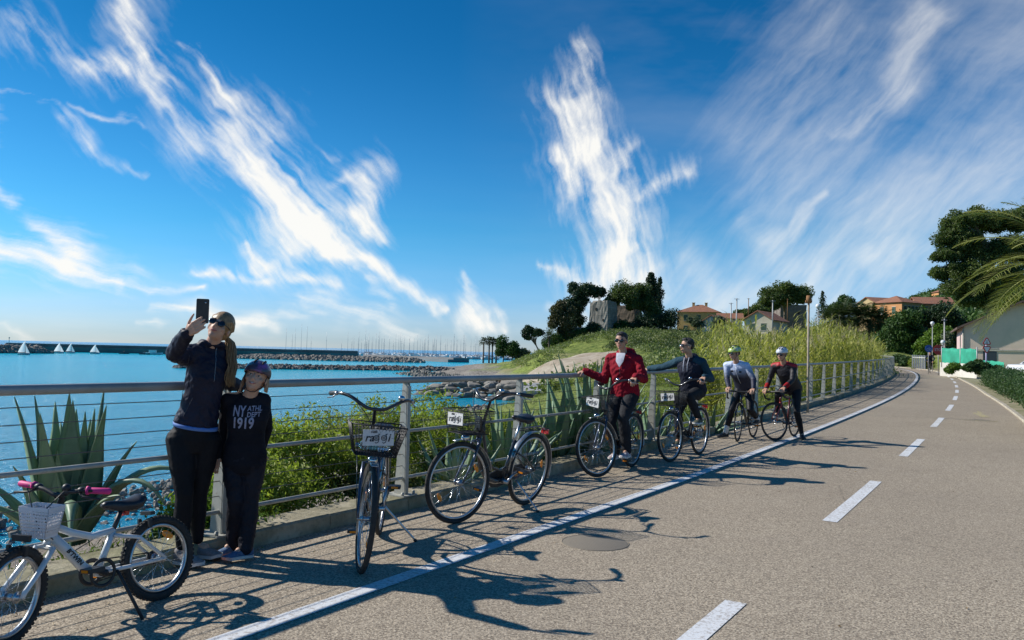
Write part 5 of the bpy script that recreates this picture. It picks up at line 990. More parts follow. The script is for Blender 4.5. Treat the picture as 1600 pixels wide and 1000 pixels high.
class Bike:
    def __init__(s, name, label, front, rear, style, steer=0, lean=0, group=None):
        s.R = dict(city=.352, race=.336, kids=.238)[style]; s.style = style; f = Vector(front); r = Vector(rear); mid = (f+r)/2; d = (f-r); s.yaw = math.atan2(d.y, d.x)
        s.wb = dict(city=1.10, race=.99, kids=.876)[style]; s.root = bpy.data.objects.new(name, None); COL.objects.link(s.root); s.root.location = mid; s.root.rotation_mode = 'XYZ'; s.root.rotation_euler = (lean, 0, s.yaw)
        tag(s.root, label, 'bicycle', group); s.lean = lean; s.steer = rad(steer); s.fa = Vector((s.wb/2, 0, s.R)); s.ra = Vector((-s.wb/2, 0, s.R))
        s.ht, s.hb = {'city': (Vector((.30, 0, .885)), Vector((.355, 0, .735))), 'race': (Vector((.275, 0, .79)), Vector((.305, 0, .67))), 'kids': (Vector((.170, 0, .560)), Vector((.210, 0, .46)))}[style]
        s.ax = (s.ht-s.hb).normalized(); s.SM = Matrix.Translation(s.hb) @ Matrix.Rotation(s.steer, 4, s.ax) @ Matrix.Translation(-s.hb)
        s.mw = Matrix.Translation(mid) @ Matrix.Rotation(s.yaw, 4, 'Z') @ Matrix.Rotation(lean, 4, 'X')
    def W(s, p, steered=False): p = Vector(p); return s.mw @ (s.SM @ p if steered else p)
    def B(s, mb, name, m, parent=None, st=False, **k):
        if st: mb.xf(s.SM)
        return mb.build(name, m, parent or s.root, **k)
    def wheel(s, c, st, tw, rimw, rimm, knob=False, reflect=(), nsp=32, dark=False):
        R = s.R; m = MB().torus(c, (0, 1, 0), R-tw, tw, 64, 10, flat=1.0)
        if knob:
            for i in range(60):
                a = 2*pi*i/60; 
                for y in (-.6, 0, .6): b = a+(.05 if y == 0 else 0); m.box(c+Vector((cos(b)*(R-tw+tw*.95*(1 if y == 0 else .82)), y*tw, sin(b)*(R-tw+tw*.95*(1 if y == 0 else .82)))), (.010, tw*.45, .014), Matrix.Rotation(-b, 3, 'Y'))
        w = s.B(m, 'wheel', TYRE, st=st)
        rr = R-2*tw-.004; m = MB(); secs = []
        for i in range(64): a = 2*pi*i/64; d = Vector((cos(a), 0, sin(a))); secs.append((c+d*(rr-.004), d*.011, Vector((0, rimw, 0))))
        m.loft(secs, 8, closed=True); s.B(m, 'rim', rimm, w, st)
        m = MB()
        for i in range(nsp):
            a = 2*pi*i/nsp; sg = 1 if i % 2 else -1; hd = a+(.9 if (i//2) % 2 else -.9)
            m.cyl(c+Vector((cos(hd)*.022, sg*.028, sin(hd)*.022)), c+Vector((cos(a)*(rr-.01), sg*.003, sin(a)*(rr-.01))), .0011 if not dark else .0009, n=4)
        s.B(m, 'spokes', CHROME, w, st)
        m = MB().cyl(c-Vector((0, .045, 0)), c+Vector((0, .045, 0)), .016, n=12); 
        for y in (-.03, .03): m.cyl(c+Vector((0, y-.003, 0)), c+Vector((0, y+.003, 0)), .028, n=14)
        m.cyl(c-Vector((0, .062, 0)), c+Vector((0, .062, 0)), .006, n=8); s.B(m, 'hub', ALU, w, st)
        for a in reflect:
            a = rad(a); p = c+Vector((cos(a)*rr*.72, 0, sin(a)*rr*.72)); m = MB().ell(p, (.020, .009, .042), Matrix.Rotation(-a, 3, 'Y') @ Matrix.Rotation(pi/2*0, 3, 'Y'), n=12, k=8); s.B(m, 'reflector', AMBER, w, st)
        return w
    def pedals(s, bb, L, ang, m=BPLAST, cm=ALU):
        cr = MB().cyl(bb-Vector((0, .075, 0)), bb+Vector((0, .075, 0)), .018, n=10); s.pp = []
        for sg in (-1, 1):
            a = rad(ang+(0 if sg < 0 else 180)); e = bb+Vector((cos(a)*L, sg*.088, sin(a)*L)); cr.tube([bb+Vector((0, sg*.065, 0)), bb.lerp(e, .5)+Vector((0, sg*.02, 0)), e], [.013, .010, .010], 8); s.pp.append(e+Vector((0, sg*.05, 0)))
        c = s.B(cr, 'crank', cm)
        for sg, p in zip((-1, 1), s.pp):
            pd = s.B(MB().box(p, (.085, .085, .022)), 'pedal', m); s.B(MB().box(p+Vector((.044, 0, 0)), (.004, .05, .014)), 'pedal_reflector', AMBER, pd); s.B(MB().box(p-Vector((.044, 0, 0)), (.004, .05, .014)), 'pedal_reflector', AMBER, pd)
        return c
def saddle_mb(c, L=.26, w=.19, thick=.055, tilt=0):
    m = MB(); secs = []; n = 14
    for i in range(n+1):
        t = i/n; x = L*(.5-t); ww = (.022+(w/2-.022)*sm(np.array([(t-.35)/.5]))[0])*(1 if t < .92 else .82-.6*(t-.92)); ww = max(ww, .012); z = .012*math.cos(t*5)+tilt*x; hh = thick*(.28+.3*t)*(1 if 0 < i < n else .5)
        secs.append((c+Vector((x, 0, z-hh*.2)), Vector((0, ww, 0)), Vector((0, 0, hh))))
    return m.loft(secs, 16)
def basket_mb(c, L, w0, w1, h, r=.0016, nx=9, nz=6, plastic=False):
    "open wire basket: c = centre of the floor; w0 bottom width, w1 top width"
    m = MB(); top = lambda u, v: c+Vector((u*L/2*1.12, v*w1/2, h)); bot = lambda u, v: c+Vector((u*L/2*.92, v*w0/2, 0)); cs = [(-1, -1), (1, -1), (1, 1), (-1, 1)]
    for k in range(4):
        (ua, va), (ub, vb) = cs[k], cs[(k+1) % 4]
        for z in range(nz+1): t = z/nz; A_ = bot(ua, va).lerp(top(ua, va), t); B_ = bot(ub, vb).lerp(top(ub, vb), t); m.cyl(A_, B_, r*(2.6 if z in (0, nz) else 1), n=4)
        for x in range(nx+1): t = x/nx; m.cyl(bot(ua, va).lerp(bot(ub, vb), t), top(ua, va).lerp(top(ub, vb), t), r*(1.6 if x in (0, nx) else 1), n=4)
    for x in range(nx+1): t = -1+2*x/nx; m.cyl(bot(t, -1), bot(t, 1), r, n=4); m.cyl(bot(-1, t), bot(1, t), r, n=4)
    return m
def sign_plate(bk, c, w, h, tilt, par, turn=0):
    "white board tied to the basket: facing forward"
    RT = Matrix.Translation(c) @ Matrix.Rotation(turn, 4, 'Z') @ Matrix.Rotation(tilt, 4, 'X')
    m = MB().box((0, 0, 0), (.004, w, h)); m.xf(RT); pl = bk.B(m, 'sign_plate', SIGNW, par, True)
    TM = RT @ Matrix.Translation((.0035, 0, 0)) @ Matrix(((0, 0, 1, 0), (1, 0, 0, 0), (0, 1, 0, 0), (0, 0, 0, 1)))
    k = w/.2; t = merge(text_mb('ra', .072*k, TM @ Matrix.Translation((-.058*k, -.002*k, 0)), .0004, .25, bold=.0012), text_mb('i', .072*k, TM @ Matrix.Translation((.066*k, -.002*k, 0)), .0004, .25, bold=.0012), text_mb('1000', .022*k, TM @ Matrix.Translation((-.03*k, .036*k, 0)), .0004, bold=.0006), text_mb('e', .012*k, TM @ Matrix.Translation((.012*k, .036*k, 0)), .0004))
    g = MB()
    for x in (-.014*k, .034*k):
        g.torus((x, -.002*k, 0), (0, 0, 1), .016*k, .0022*k, 22, 4); g.torus((x, -.002*k, 0), (0, 0, 1), .008*k, .0010*k, 16, 4)
        for q in range(6): a = q*pi/3; g.cyl((x, -.002*k, 0), (x+cos(a)*.015*k, -.002*k+sin(a)*.015*k, 0), .0007*k, n=3)
        g.tube([(x+.017*k, .012*k, 0), (x+.018*k, -.012*k, 0), (x+.012*k, -.030*k, 0), (x-.001*k, -.036*k, 0), (x-.008*k, -.028*k, 0)], .0024*k, 5); g.cyl((x+.012*k, .012*k, 0), (x+.020*k, .022*k, 0), .002*k, n=4); g.cyl((x+.008*k, .022*k, 0), (x+.026*k, .024*k, 0), .0016*k, n=4)
    g.cyl((-.095*k, .004*k, 0), (-.085*k, .004*k, 0), .0012*k, n=3); g.cyl((.085*k, -.004*k, 0), (.097*k, -.004*k, 0), .0012*k, n=3); g.xf(TM)
    bk.B(merge(t, g), 'lettering', INK, pl, True)
def city(label, front, rear, steer, lean, pedal=-60, sign=(0, 0), group='grey city bicycles with wire baskets', stand=True):
    b = Bike('city_bicycle', label, front, rear, 'city', steer, lean, group); V = Vector; fa, ra = b.fa, b.ra; bb = V((-.09, 0, .295)); st = V((-.235, 0, .66)); sd = V((-.285, 0, .875))
    b.wheel(ra, False, .019, .011, ALU, reflect=(-8, 172)); b.wheel(fa, True, .019, .011, ALU, reflect=(150, -30))
    # frame: deep swan neck down tube with a thinner one beside it
    m = MB(); m.tube([b.hb+b.ax*.05, V((.335, 0, .62)), V((.265, 0, .46)), V((.16, 0, .345)), V((.03, 0, .30)), bb], [.021, .022, .023, .024, .024, .024], 12)
    m.tube([b.hb+b.ax*.14, V((.27, 0, .72)), V((.20, 0, .56)), V((.10, 0, .44)), V((-.04, 0, .395)), V((-.13, 0, .41))], .0145, 10)
    m.cyl(bb, st, .017, n=12); m.cyl(b.hb, b.ht, .022, n=14); m.cyl(bb-V((0, .035, 0)), bb+V((0, .035, 0)), .026, n=14)
    for sg in (-1, 1): m.tube([bb+V((-.02, sg*.02, 0)), bb.lerp(ra, .4)+V((0, sg*.055, 0)), ra+V((0, sg*.062, 0))], .010, 8); m.tube([st+V((.01, sg*.015, -.10)), st.lerp(ra, .45)+V((0, sg*.052, -.03)), ra+V((0, sg*.062, .0))], .009, 8)
    b.B(m, 'frame', FRAMEK)
    m = MB(); cr = b.hb-b.ax*.035; m.cyl(b.hb, cr, .018, n=10)
    for sg in (-1, 1): m.tube([cr, cr+V((.01, sg*.045, -.005)), cr.lerp(fa, .45)+V((-.008, sg*.057, 0)), fa+V((-.035, sg*.058, .06)), fa+V((0, sg*.058, 0))], [.014, .014, .0125, .009, .008], 8)
    b.B(m, 'fork', GLAREF, st=True)
    for nm, c, a0, a1, stt in (('front_fender', fa, 78, 168, True), ('rear_fender', ra, 20, 200, False)):
        m = MB(); secs = []; n = 30
        for i in range(n+1): a = rad(a0+(a1-a0)*i/n); d = V((cos(a), 0, sin(a))); secs.append((c+d*(b.R+.016), d*.004, V((0, .026, 0))))
        m.loft(secs, 8); f = b.B(m, nm, ALU, st=stt); m = MB(); e = rad(a0+8 if not stt else a1-10); p = c+V((cos(e), 0, sin(e)))*(b.R+.016)
        for sg in (-1, 1): m.cyl(c+V((0, sg*.06, 0)), p+V((0, sg*.02, 0)), .0022, n=4)
        b.B(m, 'stay', CHROME, f, stt)
    b.B(MB().cyl(st-V((-.02, 0, .05)), sd-V((0, 0, .05)), .0135, n=12), 'seat_post', ALU)
    b.B(merge(saddle_mb(sd, .265, .205, .07), MB().ell(sd+V((-.07, .045, -.03)), (.055, .035, .03), n=10, k=6), MB().ell(sd+V((-.07, -.045, -.03)), (.055, .035, .03), n=10, k=6)), 'saddle', SADM)
    # stem and swept handlebar
    top = b.ht+b.ax*.17; b.B(MB().tube([b.ht-b.ax*.02, top, top+V((.035, 0, .012))], [.0125, .0125, .016], 10), 'stem', BPLAST, st=True); c = top+V((.035, 0, .012)); hp = []
    for sg in (-1, 1):
        hp.append([c, c+V((.008, sg*.06, .004)), c+V((.012, sg*.115, .035)), c+V((-.01, sg*.175, .072)), c+V((-.07, sg*.235, .085)), c+V((-.14, sg*.27, .078)), c+V((-.25, sg*.30, .065))])
    def smooth(P, it=2):
        for _ in range(it):
            Q = [P[0]]
            for a_, b_ in zip(P, P[1:]): Q += [a_.lerp(b_, .25), a_.lerp(b_, .75)]
            Q.append(P[-1]); P = Q
        return P
    hb_ = b.B(MB().tube(smooth(hp[0][::-1]+hp[1][1:]), .0125, 10), 'handlebar', FRAMEK, st=True); b.grips = []
    for sg, P in zip((-1, 1), hp):
        g0, g1 = P[-2].lerp(P[-1], .0), P[-1]; b.B(MB().capsule(g0, g1, .0175, .0175, 12), 'grip', BPLAST, hb_, True); b.grips.append(b.W(g0.lerp(g1, .45), True))
        L0 = g0+V((.02, 0, 0)); b.B(MB().ell(L0, (.022, .016, .016), n=8, k=6).tube([L0, L0+V((-.02, sg*.02, -.03)), L0+V((-.11, sg*.05, -.045))], [.006, .005, .005], 6), 'brake_lever', ALU, hb_, True)
    b.B(MB().ell(hp[1][3]+V((.0, 0, .025)), (.026, .026, .02), n=14, k=8), 'bell', CHROME, hb_, True)
    m = MB()
    for sg in (-1, 1): q = hp[0 if sg < 0 else 1][-2]; m.tube(smooth([q+V((.03, 0, -.01)), q+V((.12, -sg*.06, .02)), c+V((.13, sg*.05, -.04)), c+V((.07, 0, -.20)), b.hb+V((.06, sg*.01, .03))]), .0028, 5)
    b.B(m, 'cable', BPLAST, st=True)
    # basket with rods, head lamp
    bc = V((.475, 0, .775)); bkt = b.B(basket_mb(bc, .25, .27, .37, .20, .0017, 16, 10), 'basket', WIREB, st=True); b.B(MB().cyl(bc+V((-.10, .10, 0)), fa+V((0, .064, 0)), .003, n=5).cyl(bc+V((-.10, -.10, 0)), fa+V((0, -.064, 0)), .003, n=5).box(bc+V((-.11, 0, .08)), (.02, .07, .12)), 'basket_bracket', FRAMEK, bkt, True)
    if sign: sign_plate(b, bc+V((.135+sign[2] if len(sign) > 2 else .135, sign[0], .125)), .205, .105, sign[1], bkt, 0)
    b.B(MB().ell(V((.50, 0, .735)), (.045, .032, .032), n=12, k=8), 'head_lamp', CHROME, st=True)
    # rack, chain guard, stand, lamp
    m = MB(); z = b.R*2+.045; y = .055
    for sg in (-1, 0, 1): m.cyl((-.30, sg*y, z), (-.74, sg*y, z-.005), .0045, n=6)
    for x in (-.32, -.45, -.58, -.73): m.cyl((x, -y, z), (x, y, z), .0045, n=6)
    for sg in (-1, 1): m.cyl((-.64, sg*y, z), ra+V((0, sg*.066, 0)), .004, n=5); m.cyl((-.32, sg*y, z), (-.225, sg*.02, .64), .004, n=5)
    m.box((-.52, 0, z+.018), (.30, .03, .006)); rk = b.B(m, 'luggage_rack', BPLAST); b.B(MB().box((-.755, 0, z-.04), (.02, .08, .045)), 'rear_reflector', REDP, rk)
    m = MB(); m.prism([(-.52, .30), (-.55, .345), (-.50, .40), (-.10, .385), (.03, .36), (.045, .28), (-.02, .225), (-.12, .215), (-.5, .285)], .012, M=Matrix(((1, 0, 0, 0), (0, 0, -1, -.052), (0, 1, 0, 0), (0, 0, 0, 1)))); b.B(m, 'chain_guard', BPLAST)
    b.pedals(bb, .165, pedal)
    if stand:
        m = MB(); foot = b.mw.inverted() @ Vector((b.W((-.32, .30, 0)).x, b.W((-.32, .30, 0)).y, b.root.location.z+.01)); m.tube([V((-.26, .05, .29)), V((-.27, .075, .26)), foot.lerp(V((-.27, .075, .26)), .1), foot], [.012, .010, .0085, .0085], 8)
        k_ = b.B(m, 'kickstand', ALU); b.B(MB().ell(foot, (.018, .016, .012), n=8, k=6), 'rubber_foot', BPLAST, k_)
    else:
        b.B(MB().tube([V((-.26, .05, .29)), V((-.40, .07, .26)), V((-.56, .075, .25))], .009, 8), 'kickstand', ALU)
    return b
B1 = city('grey city bicycle parked facing the camera with a bottle in its basket', G(566, 893), G(592, 836), 14, rad(-1), -70, (.0, rad(5)))
B2 = city('grey city bicycle parked alone alongside the railing', G(707, 818), G(822, 788), -14, rad(-7), -35, (-.02, rad(2)))
B3 = city('grey city bicycle ridden by the man in the red hoodie', G(936, 745), G(985, 730), -20, 0, 120, (.05, rad(-14)), stand=False)
B4 = city('grey city bicycle ridden by the man in the navy jacket', G(1048, 722), G(1092, 710), -6, 0, -90, (.0, rad(4)), stand=False)
# water bottle lying in the basket of the first bicycle
bo_ = B1.W((.50, .10, .835), True); be_ = B1.W((.50, -.13, .83), True); d = (be_-bo_); o = empty('water_bottle', bo_); tag(o, 'clear plastic water bottle with a blue label lying in the front bicycle basket', 'bottle')
PET = mat('clear_plastic', (.80, .88, .92), .08, trans=.85); MB().tube([d*0, d*.05, d*.12, d*.3, d*.7, d*.82, d*.92], [.022, .031, .033, .031, .033, .028, .013], 14).build('body', PET, o); MB().tube([d*.92, d*1.0], .015, 12).build('cap', mat('blue_cap', (.1, .3, .5), .5), o)
MB().tube([d*.36, d*.64], [.0325, .0325], 14).build('wrapper', mat('blue_wrapper', (.05, .38, .52), .4, col2=(.3, .6, .7), nscale=40), o)
# ---- children's bicycle
def kids(label, front, rear):
    b = Bike('kids_bicycle', label, front, rear, 'kids', 24, rad(7)); V = Vector; fa, ra = b.fa, b.ra; bb = V((-.055, 0, .24)); st = V((-.16, 0, .45)); sd = V((-.215, 0, .585))
    b.wheel(ra, False, .022, .015, ALU, True, (120,), 28); b.wheel(fa, True, .022, .015, ALU, True, (-35,), 28)
    m = MB(); m.tube([b.hb+b.ax*.03, V((.11, 0, .39)), V((.025, 0, .285)), bb], [.026, .027, .026, .024], 12); m.tube([b.hb+b.ax*.075, V((.08, 0, .475)), V((-.03, 0, .435)), V((-.155, 0, .445))], .019, 12); m.cyl(bb, st, .018, n=12); m.cyl(b.hb, b.ht, .022, n=14); m.cyl(bb-V((0, .035, 0)), bb+V((0, .035, 0)), .024, n=12)
    for sg in (-1, 1): m.tube([bb+V((-.02, sg*.025, 0)), bb.lerp(ra, .4)+V((0, sg*.055, 0)), ra+V((0, sg*.06, 0))], .011, 8); m.tube([st+V((.01, sg*.02, -.03)), st.lerp(ra, .4)+V((-.01, sg*.052, .02)), ra+V((0, sg*.06, 0))], .011, 8)
    f = b.B(m, 'frame', FROST); bm_ = Matrix(((1, 0, 0, 0), (0, 0, -1, 0), (0, 1, 0, 0), (0, 0, 0, 1)))
    ang = math.atan2(.405-.29, .13-.03)
    b.B(text_mb("B'TWIN", .034, Matrix.Translation((.085, .0285, .352)) @ Matrix(((-1, 0, 0, 0), (0, 0, 1, 0), (0, 1, 0, 0), (0, 0, 0, 1))) @ Matrix.Rotation(-ang, 4, 'Z'), .0005, .2, bold=.0012), 'lettering', BLACK, f)
    m = MB(); cr = b.hb-b.ax*.03; m.cyl(b.hb, cr, .018, n=10)
    for sg in (-1, 1): m.tube([cr, cr+V((.006, sg*.045, -.005)), cr.lerp(fa, .5)+V((0, sg*.055, 0)), fa+V((-.012, sg*.058, .02)), fa+V((0, sg*.058, 0))], [.017, .016, .0145, .013, .012], 8)
    b.B(m, 'fork', FROST, st=True)
    b.B(MB().cyl(st-V((-.01, 0, .02)), sd-V((0, 0, .03)), .013, n=12), 'seat_post', BPLAST); b.B(saddle_mb(sd, .235, .165, .075, -.06), 'saddle', SADM); b.B(MB().box(V((-.235, 0, .535)), (.025, .04, .04)), 'rear_reflector', REDP)
    top = b.ht+b.ax*.115; b.B(MB().tube([b.ht-b.ax*.02, top, top+V((.045, 0, .02))], [.019, .016, .018], 10), 'stem', BPLAST, st=True); c = top+V((.045, 0, .02)); b.grips = []
    P = [c+V((0, -.02, 0)), c+V((0, .02, 0)), c+V((-.004, .07, .022)), c+V((-.02, .14, .030)), c+V((-.055, .235, .030))]; L = [Vector((p.x, -p.y, p.z)) for p in P[2:]][::-1]; h = b.B(MB().tube(L+P, .0115, 10), 'handlebar', BPLAST, st=True)
    for sg in (-1, 1):
        g0, g1 = c+V((-.033, sg*.155, .030)), c+V((-.057, sg*.245, .030)); b.B(MB().capsule(g0, g1, .0165, .0175, 12).cyl(g0, g0+V((.004, -sg*.012, 0)), .023, n=12), 'grip', PINKG, h, True)
        q = g0+V((.01, -sg*.035, 0)); b.B(MB().ell(q, (.022, .024, .018), n=8, k=6).tube([q+V((.015, 0, -.01)), q+V((.035, sg*.03, -.025)), q+V((.02, sg*.12, -.035))], .0065, 6), 'brake_lever', BPLAST, h, True)
    b.B(MB().ell(c+V((0, .05, .04)), (.022, .022, .022), n=12, k=8).cyl(c+V((0, .05, .0)), c+V((0, .05, .04)), .01, n=8), 'bell', BPLAST, h, True); m = MB()
    for sg in (-1, 1): m.tube([c+V((.0, sg*.13, .02)), c+V((.09, sg*.10, .04)), c+V((.13, sg*.03, -.06)), c+V((.06, sg*.02, -.20)), V((.15, sg*.03, .43)), V((.04, sg*.035, .37)), V((-.14, sg*.03, .40))][:5 if sg < 0 else 7], .003, 5)
    b.B(m, 'cable', BPLAST, st=True)
    # white plastic basket: strips with slots
    bc = V((.275, 0, .505)); m = MB(); w0, w1, L0, hh = .125, .16, .11, .135
    cs = [(-1, -1), (1, -1), (1, 1), (-1, 1)]
    def pt(u, v, t): k = t; return bc+V((u*(L0/2)*(.85+.3*k), v*(w0+(w1-w0)*k)/2, hh*k))
    for q in range(4):
        (ua, va), (ub, vb) = cs[q], cs[(q+1) % 4]
        for r_ in range(9): t = r_/8; a_, b_ = pt(ua, va, t), pt(ub, vb, t); n = Vector((b_-a_)).cross(Vector((0, 0, 1))).normalized()*.0015; hz = V((0, 0, .0042 if r_ not in (0, 8) else .010)); m.add([a_-n-hz, b_-n-hz, b_-n+hz, a_-n+hz, a_+n-hz, b_+n-hz, b_+n+hz, a_+n+hz], [(0, 1, 2, 3), (7, 6, 5, 4), (3, 2, 6, 7), (0, 4, 5, 1)], 0, False)
        for x in range(10): t = x/9; m.cyl(pt(ua, va, 0).lerp(pt(ub, vb, 0), t), pt(ua, va, 1).lerp(pt(ub, vb, 1), t), .0030, n=4)
    m.box(bc, (L0*.85, w0, .003)); b.B(m, 'basket', WBASK, st=True)
    # brakes, chain guard, cranks, stand
    b.B(MB().box(fa+V((-.035, 0, .275)), (.02, .09, .03)).box(fa+V((-.01, .045, .22)), (.02, .015, .05)).box(fa+V((-.01, -.045, .22)), (.02, .015, .05)), 'brake', BPLAST, st=True)
    b.B(MB().box(ra+V((.06, 0, .265)), (.03, .09, .02)).box(ra+V((.08, .045, .21)), (.02, .015, .05)).box(ra+V((.08, -.045, .21)), (.02, .015, .05)), 'brake', BPLAST)
    b.B(MB().torus(bb+V((0, -.05, 0)), (0, 1, 0), .062, .012, 30, 6, flat=.6).torus(ra+V((0, -.045, 0)), (0, 1, 0), .032, .010, 20, 6).cyl(bb+V((0, -.05, .06)), ra+V((0, -.045, .03)), .004, n=5).cyl(bb+V((0, -.05, -.06)), ra+V((0, -.045, -.03)), .004, n=5), 'chain', BPLAST)
    b.B(MB().torus(bb+V((0, .05, 0)), (0, 1, 0), .068, .010, 30, 6, flat=.5), 'chain_guard', BPLAST); b.pedals(bb, .125, -160, BPLAST, BPLAST)
    foot = b.mw.inverted() @ Vector((b.W((-.16, .22, 0)).x, b.W((-.16, .22, 0)).y, b.root.location.z+.005)); k_ = b.B(MB().tube([V((-.14, .04, .24)), V((-.145, .06, .21)), foot], .009, 8), 'kickstand', BPLAST)
    return b
rW, fW = G(262, 934), None; rp = Vector((-2.0, 4.60, 0)); fp = Vector((-2.395, 3.87, 0))
rp = Vector((-2.00, 4.68, 0)); fp = Vector((-2.415, 3.91, 0))
B0 = kids("white children's bicycle with a white basket and pink grips parked by the woman", fp, rp)
# ---- racing bicycles
def race(label, front, rear, steer, pm, fm, pedal=0):
    b = Bike('racing_bicycle', label, front, rear, 'race', steer, 0, 'racing bicycles'); V = Vector; fa, ra = b.fa, b.ra; bb = V((-.09, 0, .27)); st = V((-.225, 0, .745)); sd = V((-.25, 0, .93))
    b.wheel(ra, False, .0125, .009, BPLAST, nsp=24, dark=True); b.wheel(fa, True, .0125, .009, BPLAST, nsp=20, dark=True)
    m = MB(); m.cyl(b.hb+b.ax*.02, bb, .021, .023, n=12); m.cyl(b.ht-b.ax*.01, st, .017, .015, n=12); m.cyl(bb, st, .016, n=12); m.cyl(b.hb, b.ht, .021, n=14); m.cyl(bb-V((0, .035, 0)), bb+V((0, .035, 0)), .023, n=12)
    for sg in (-1, 1): m.tube([bb+V((-.02, sg*.02, 0)), bb.lerp(ra, .4)+V((0, sg*.045, 0)), ra+V((0, sg*.06, 0))], .009, 8); m.tube([st+V((0, sg*.012, -.03)), st.lerp(ra, .5)+V((0, sg*.04, 0)), ra+V((0, sg*.06, 0))], .007, 8)
    b.B(m, 'frame', pm); m = MB(); cr = b.hb-b.ax*.03; m.cyl(b.hb, cr, .018, n=10)
    for sg in (-1, 1): m.tube([cr, cr+V((.01, sg*.04, -.01)), fa+V((-.03, sg*.052, .12)), fa+V((0, sg*.054, 0))], [.014, .013, .010, .007], 8)
    b.B(m, 'fork', fm, st=True); b.B(MB().cyl(st, sd-V((0, 0, .02)), .0135, n=10), 'seat_post', BPLAST); b.B(saddle_mb(sd, .27, .14, .04), 'saddle', SADM)
    top = b.ht+b.ax*.045; c = top+V((.10, 0, .02)); b.B(MB().tube([b.ht, top, c], .0155, 10), 'stem', BPLAST, st=True); pts = []
    for sg in (1,): P = [c, c+V((0, .16, 0)), c+V((.01, .20, 0)), c+V((.07, .205, -.005)), c+V((.095, .21, -.05)), c+V((.075, .213, -.105)), c+V((.01, .215, -.125)), c+V((-.04, .215, -.13))]
    L = [Vector((p.x, -p.y, p.z)) for p in P[1:]][::-1]; h = b.B(MB().tube(L+P, .0145, 10), 'handlebar', BPLAST, st=True); b.grips = []
    for sg in (-1, 1): q = c+V((.085, sg*.207, .02)); b.B(MB().ell(q, (.035, .016, .028), n=10, k=6).tube([q+V((.02, 0, 0)), q+V((.04, 0, -.05)), q+V((.02, 0, -.11))], .006, 6), 'brake_lever', BPLAST, h, True); b.grips.append(b.W(q, True))
    b.B(MB().torus(bb+V((0, -.05, 0)), (0, 1, 0), .09, .006, 32, 5).torus(ra+V((0, -.04, 0)), (0, 1, 0), .04, .012, 20, 5).cyl(bb+V((0, -.05, .09)), ra+V((0, -.04, .04)), .004, n=5).cyl(bb+V((0, -.05, -.09)), ra+V((.02, -.04, -.05)), .004, n=5), 'chain', BPLAST); b.pedals(bb, .17, pedal, BPLAST, BPLAST)
    b.B(MB().capsule(bb.lerp(b.hb, .35)+V((-.03, 0, .03)), bb.lerp(b.hb, .6)+V((-.03, 0, .03)), .034, .03, 12), 'bottle', SIGNW if fm is CARB else BPLAST); return b
B5 = race('black racing bicycle held by the rider in white and navy', G(1152, 691), G(1177, 683), 6, CARB, CARB, 10)
B6 = race('red and black racing bicycle held by the rider in red and black', G(1213, 689), G(1241, 682), -24, REDF, mat('red_fork', (.45, .03, .02), .3, coat=.5), 20)
# ------------------------------------------------------------------ people
def skinmat(name, c):
    s = NT(name); n = s.noise(14, 4); s.lk(s.mix(s.rng(n, .35, .7), c, (c[0]*.86, c[1]*.74, c[2]*.70)), s.b.inputs['Base Color']); s.b.inputs['Roughness'].default_value = .5; s.b.inputs['Subsurface Weight'].default_value = .12; s.b.inputs['Subsurface Radius'].default_value = (.012, .005, .003); s.b.inputs['Specular IOR Level'].default_value = .35; return s.m
SKIN = skinmat('skin', (.62, .39, .28)); SKINT = skinmat('tanned_skin', (.54, .33, .23))
def cloth(name, c, c2, rough=.85, bscale=9, bump=.8, sheen=0): return mat(name, tuple(v*.8 for v in c), rough, col2=tuple(v*.8 for v in c2), nscale=5, bump=bump, bscale=bscale, sheen=sheen, spec=.22)
s = NT('blonde_hair'); nz_ = s.noise(18, 4, .6, s.mapping((6, 6, .7))); s.lk(s.mix(s.rng(nz_, .3, .7), (.15, .085, .04), (.42, .27, .13)), s.b.inputs['Base Color']); s.b.inputs['Roughness'].default_value = .42; s.bump(nz_, .25, .006); HAIRB = s.m
HAIRD = mat('dark_hair', (.012, .009, .008), .5, col2=(.03, .022, .018), nscale=40, bump=.8, bscale=100)
LENS = mat('dark_lens', (.012, .010, .014), .08, coat=.6); EYEW = mat('eye_white', (.7, .68, .66), .3); IRIS = mat('iris', (.05, .03, .02), .2); LIP = mat('lips', (.42, .12, .11), .4); BROW = mat('eyebrow', (.06, .04, .025), .8)
def remesh(mb, name, m, parent, root, vox, smooth=3, disp=0, seed=0, fold=None):
    tmp = bpy.data.objects.new('tmp', mb.mesh('tmp', m)); COL.objects.link(tmp)
    r = tmp.modifiers.new('r', 'REMESH'); r.mode = 'VOXEL'; r.voxel_size = vox; r.use_smooth_shade = True
    q = tmp.modifiers.new('s', 'SMOOTH'); q.factor = .5; q.iterations = smooth
    dg = bpy.context.evaluated_depsgraph_get(); me = bpy.data.meshes.new_from_object(tmp.evaluated_get(dg)); bpy.data.objects.remove(tmp); me.name = name
    if disp:
        n = len(me.vertices); co = np.empty(n*3, dtype=np.float32); me.vertices.foreach_get('co', co); co = co.reshape(-1, 3); nr = np.empty(n*3, dtype=np.float32); me.vertices.foreach_get('normal', nr); nr = nr.reshape(-1, 3)
        a = co[:, 0]*13+co[:, 1]*9; b = co[:, 2]*17; w = fbm(a+seed, b+co[:, 1]*11, 3, .5, seed+3)+.6*fbm(co[:, 0]*34+seed, co[:, 2]*26+co[:, 1]*20, 2, .5, seed+9); co = co+nr*(w*disp)[:, None]; me.vertices.foreach_set('co', co.ravel().astype(np.float32)); me.update()
    me.polygons.foreach_set('use_smooth', [True]*len(me.polygons))
    if not me.materials: me.materials.append(m)
    o = bpy.data.objects.new(name, me); COL.objects.link(o); o.parent = parent; return o
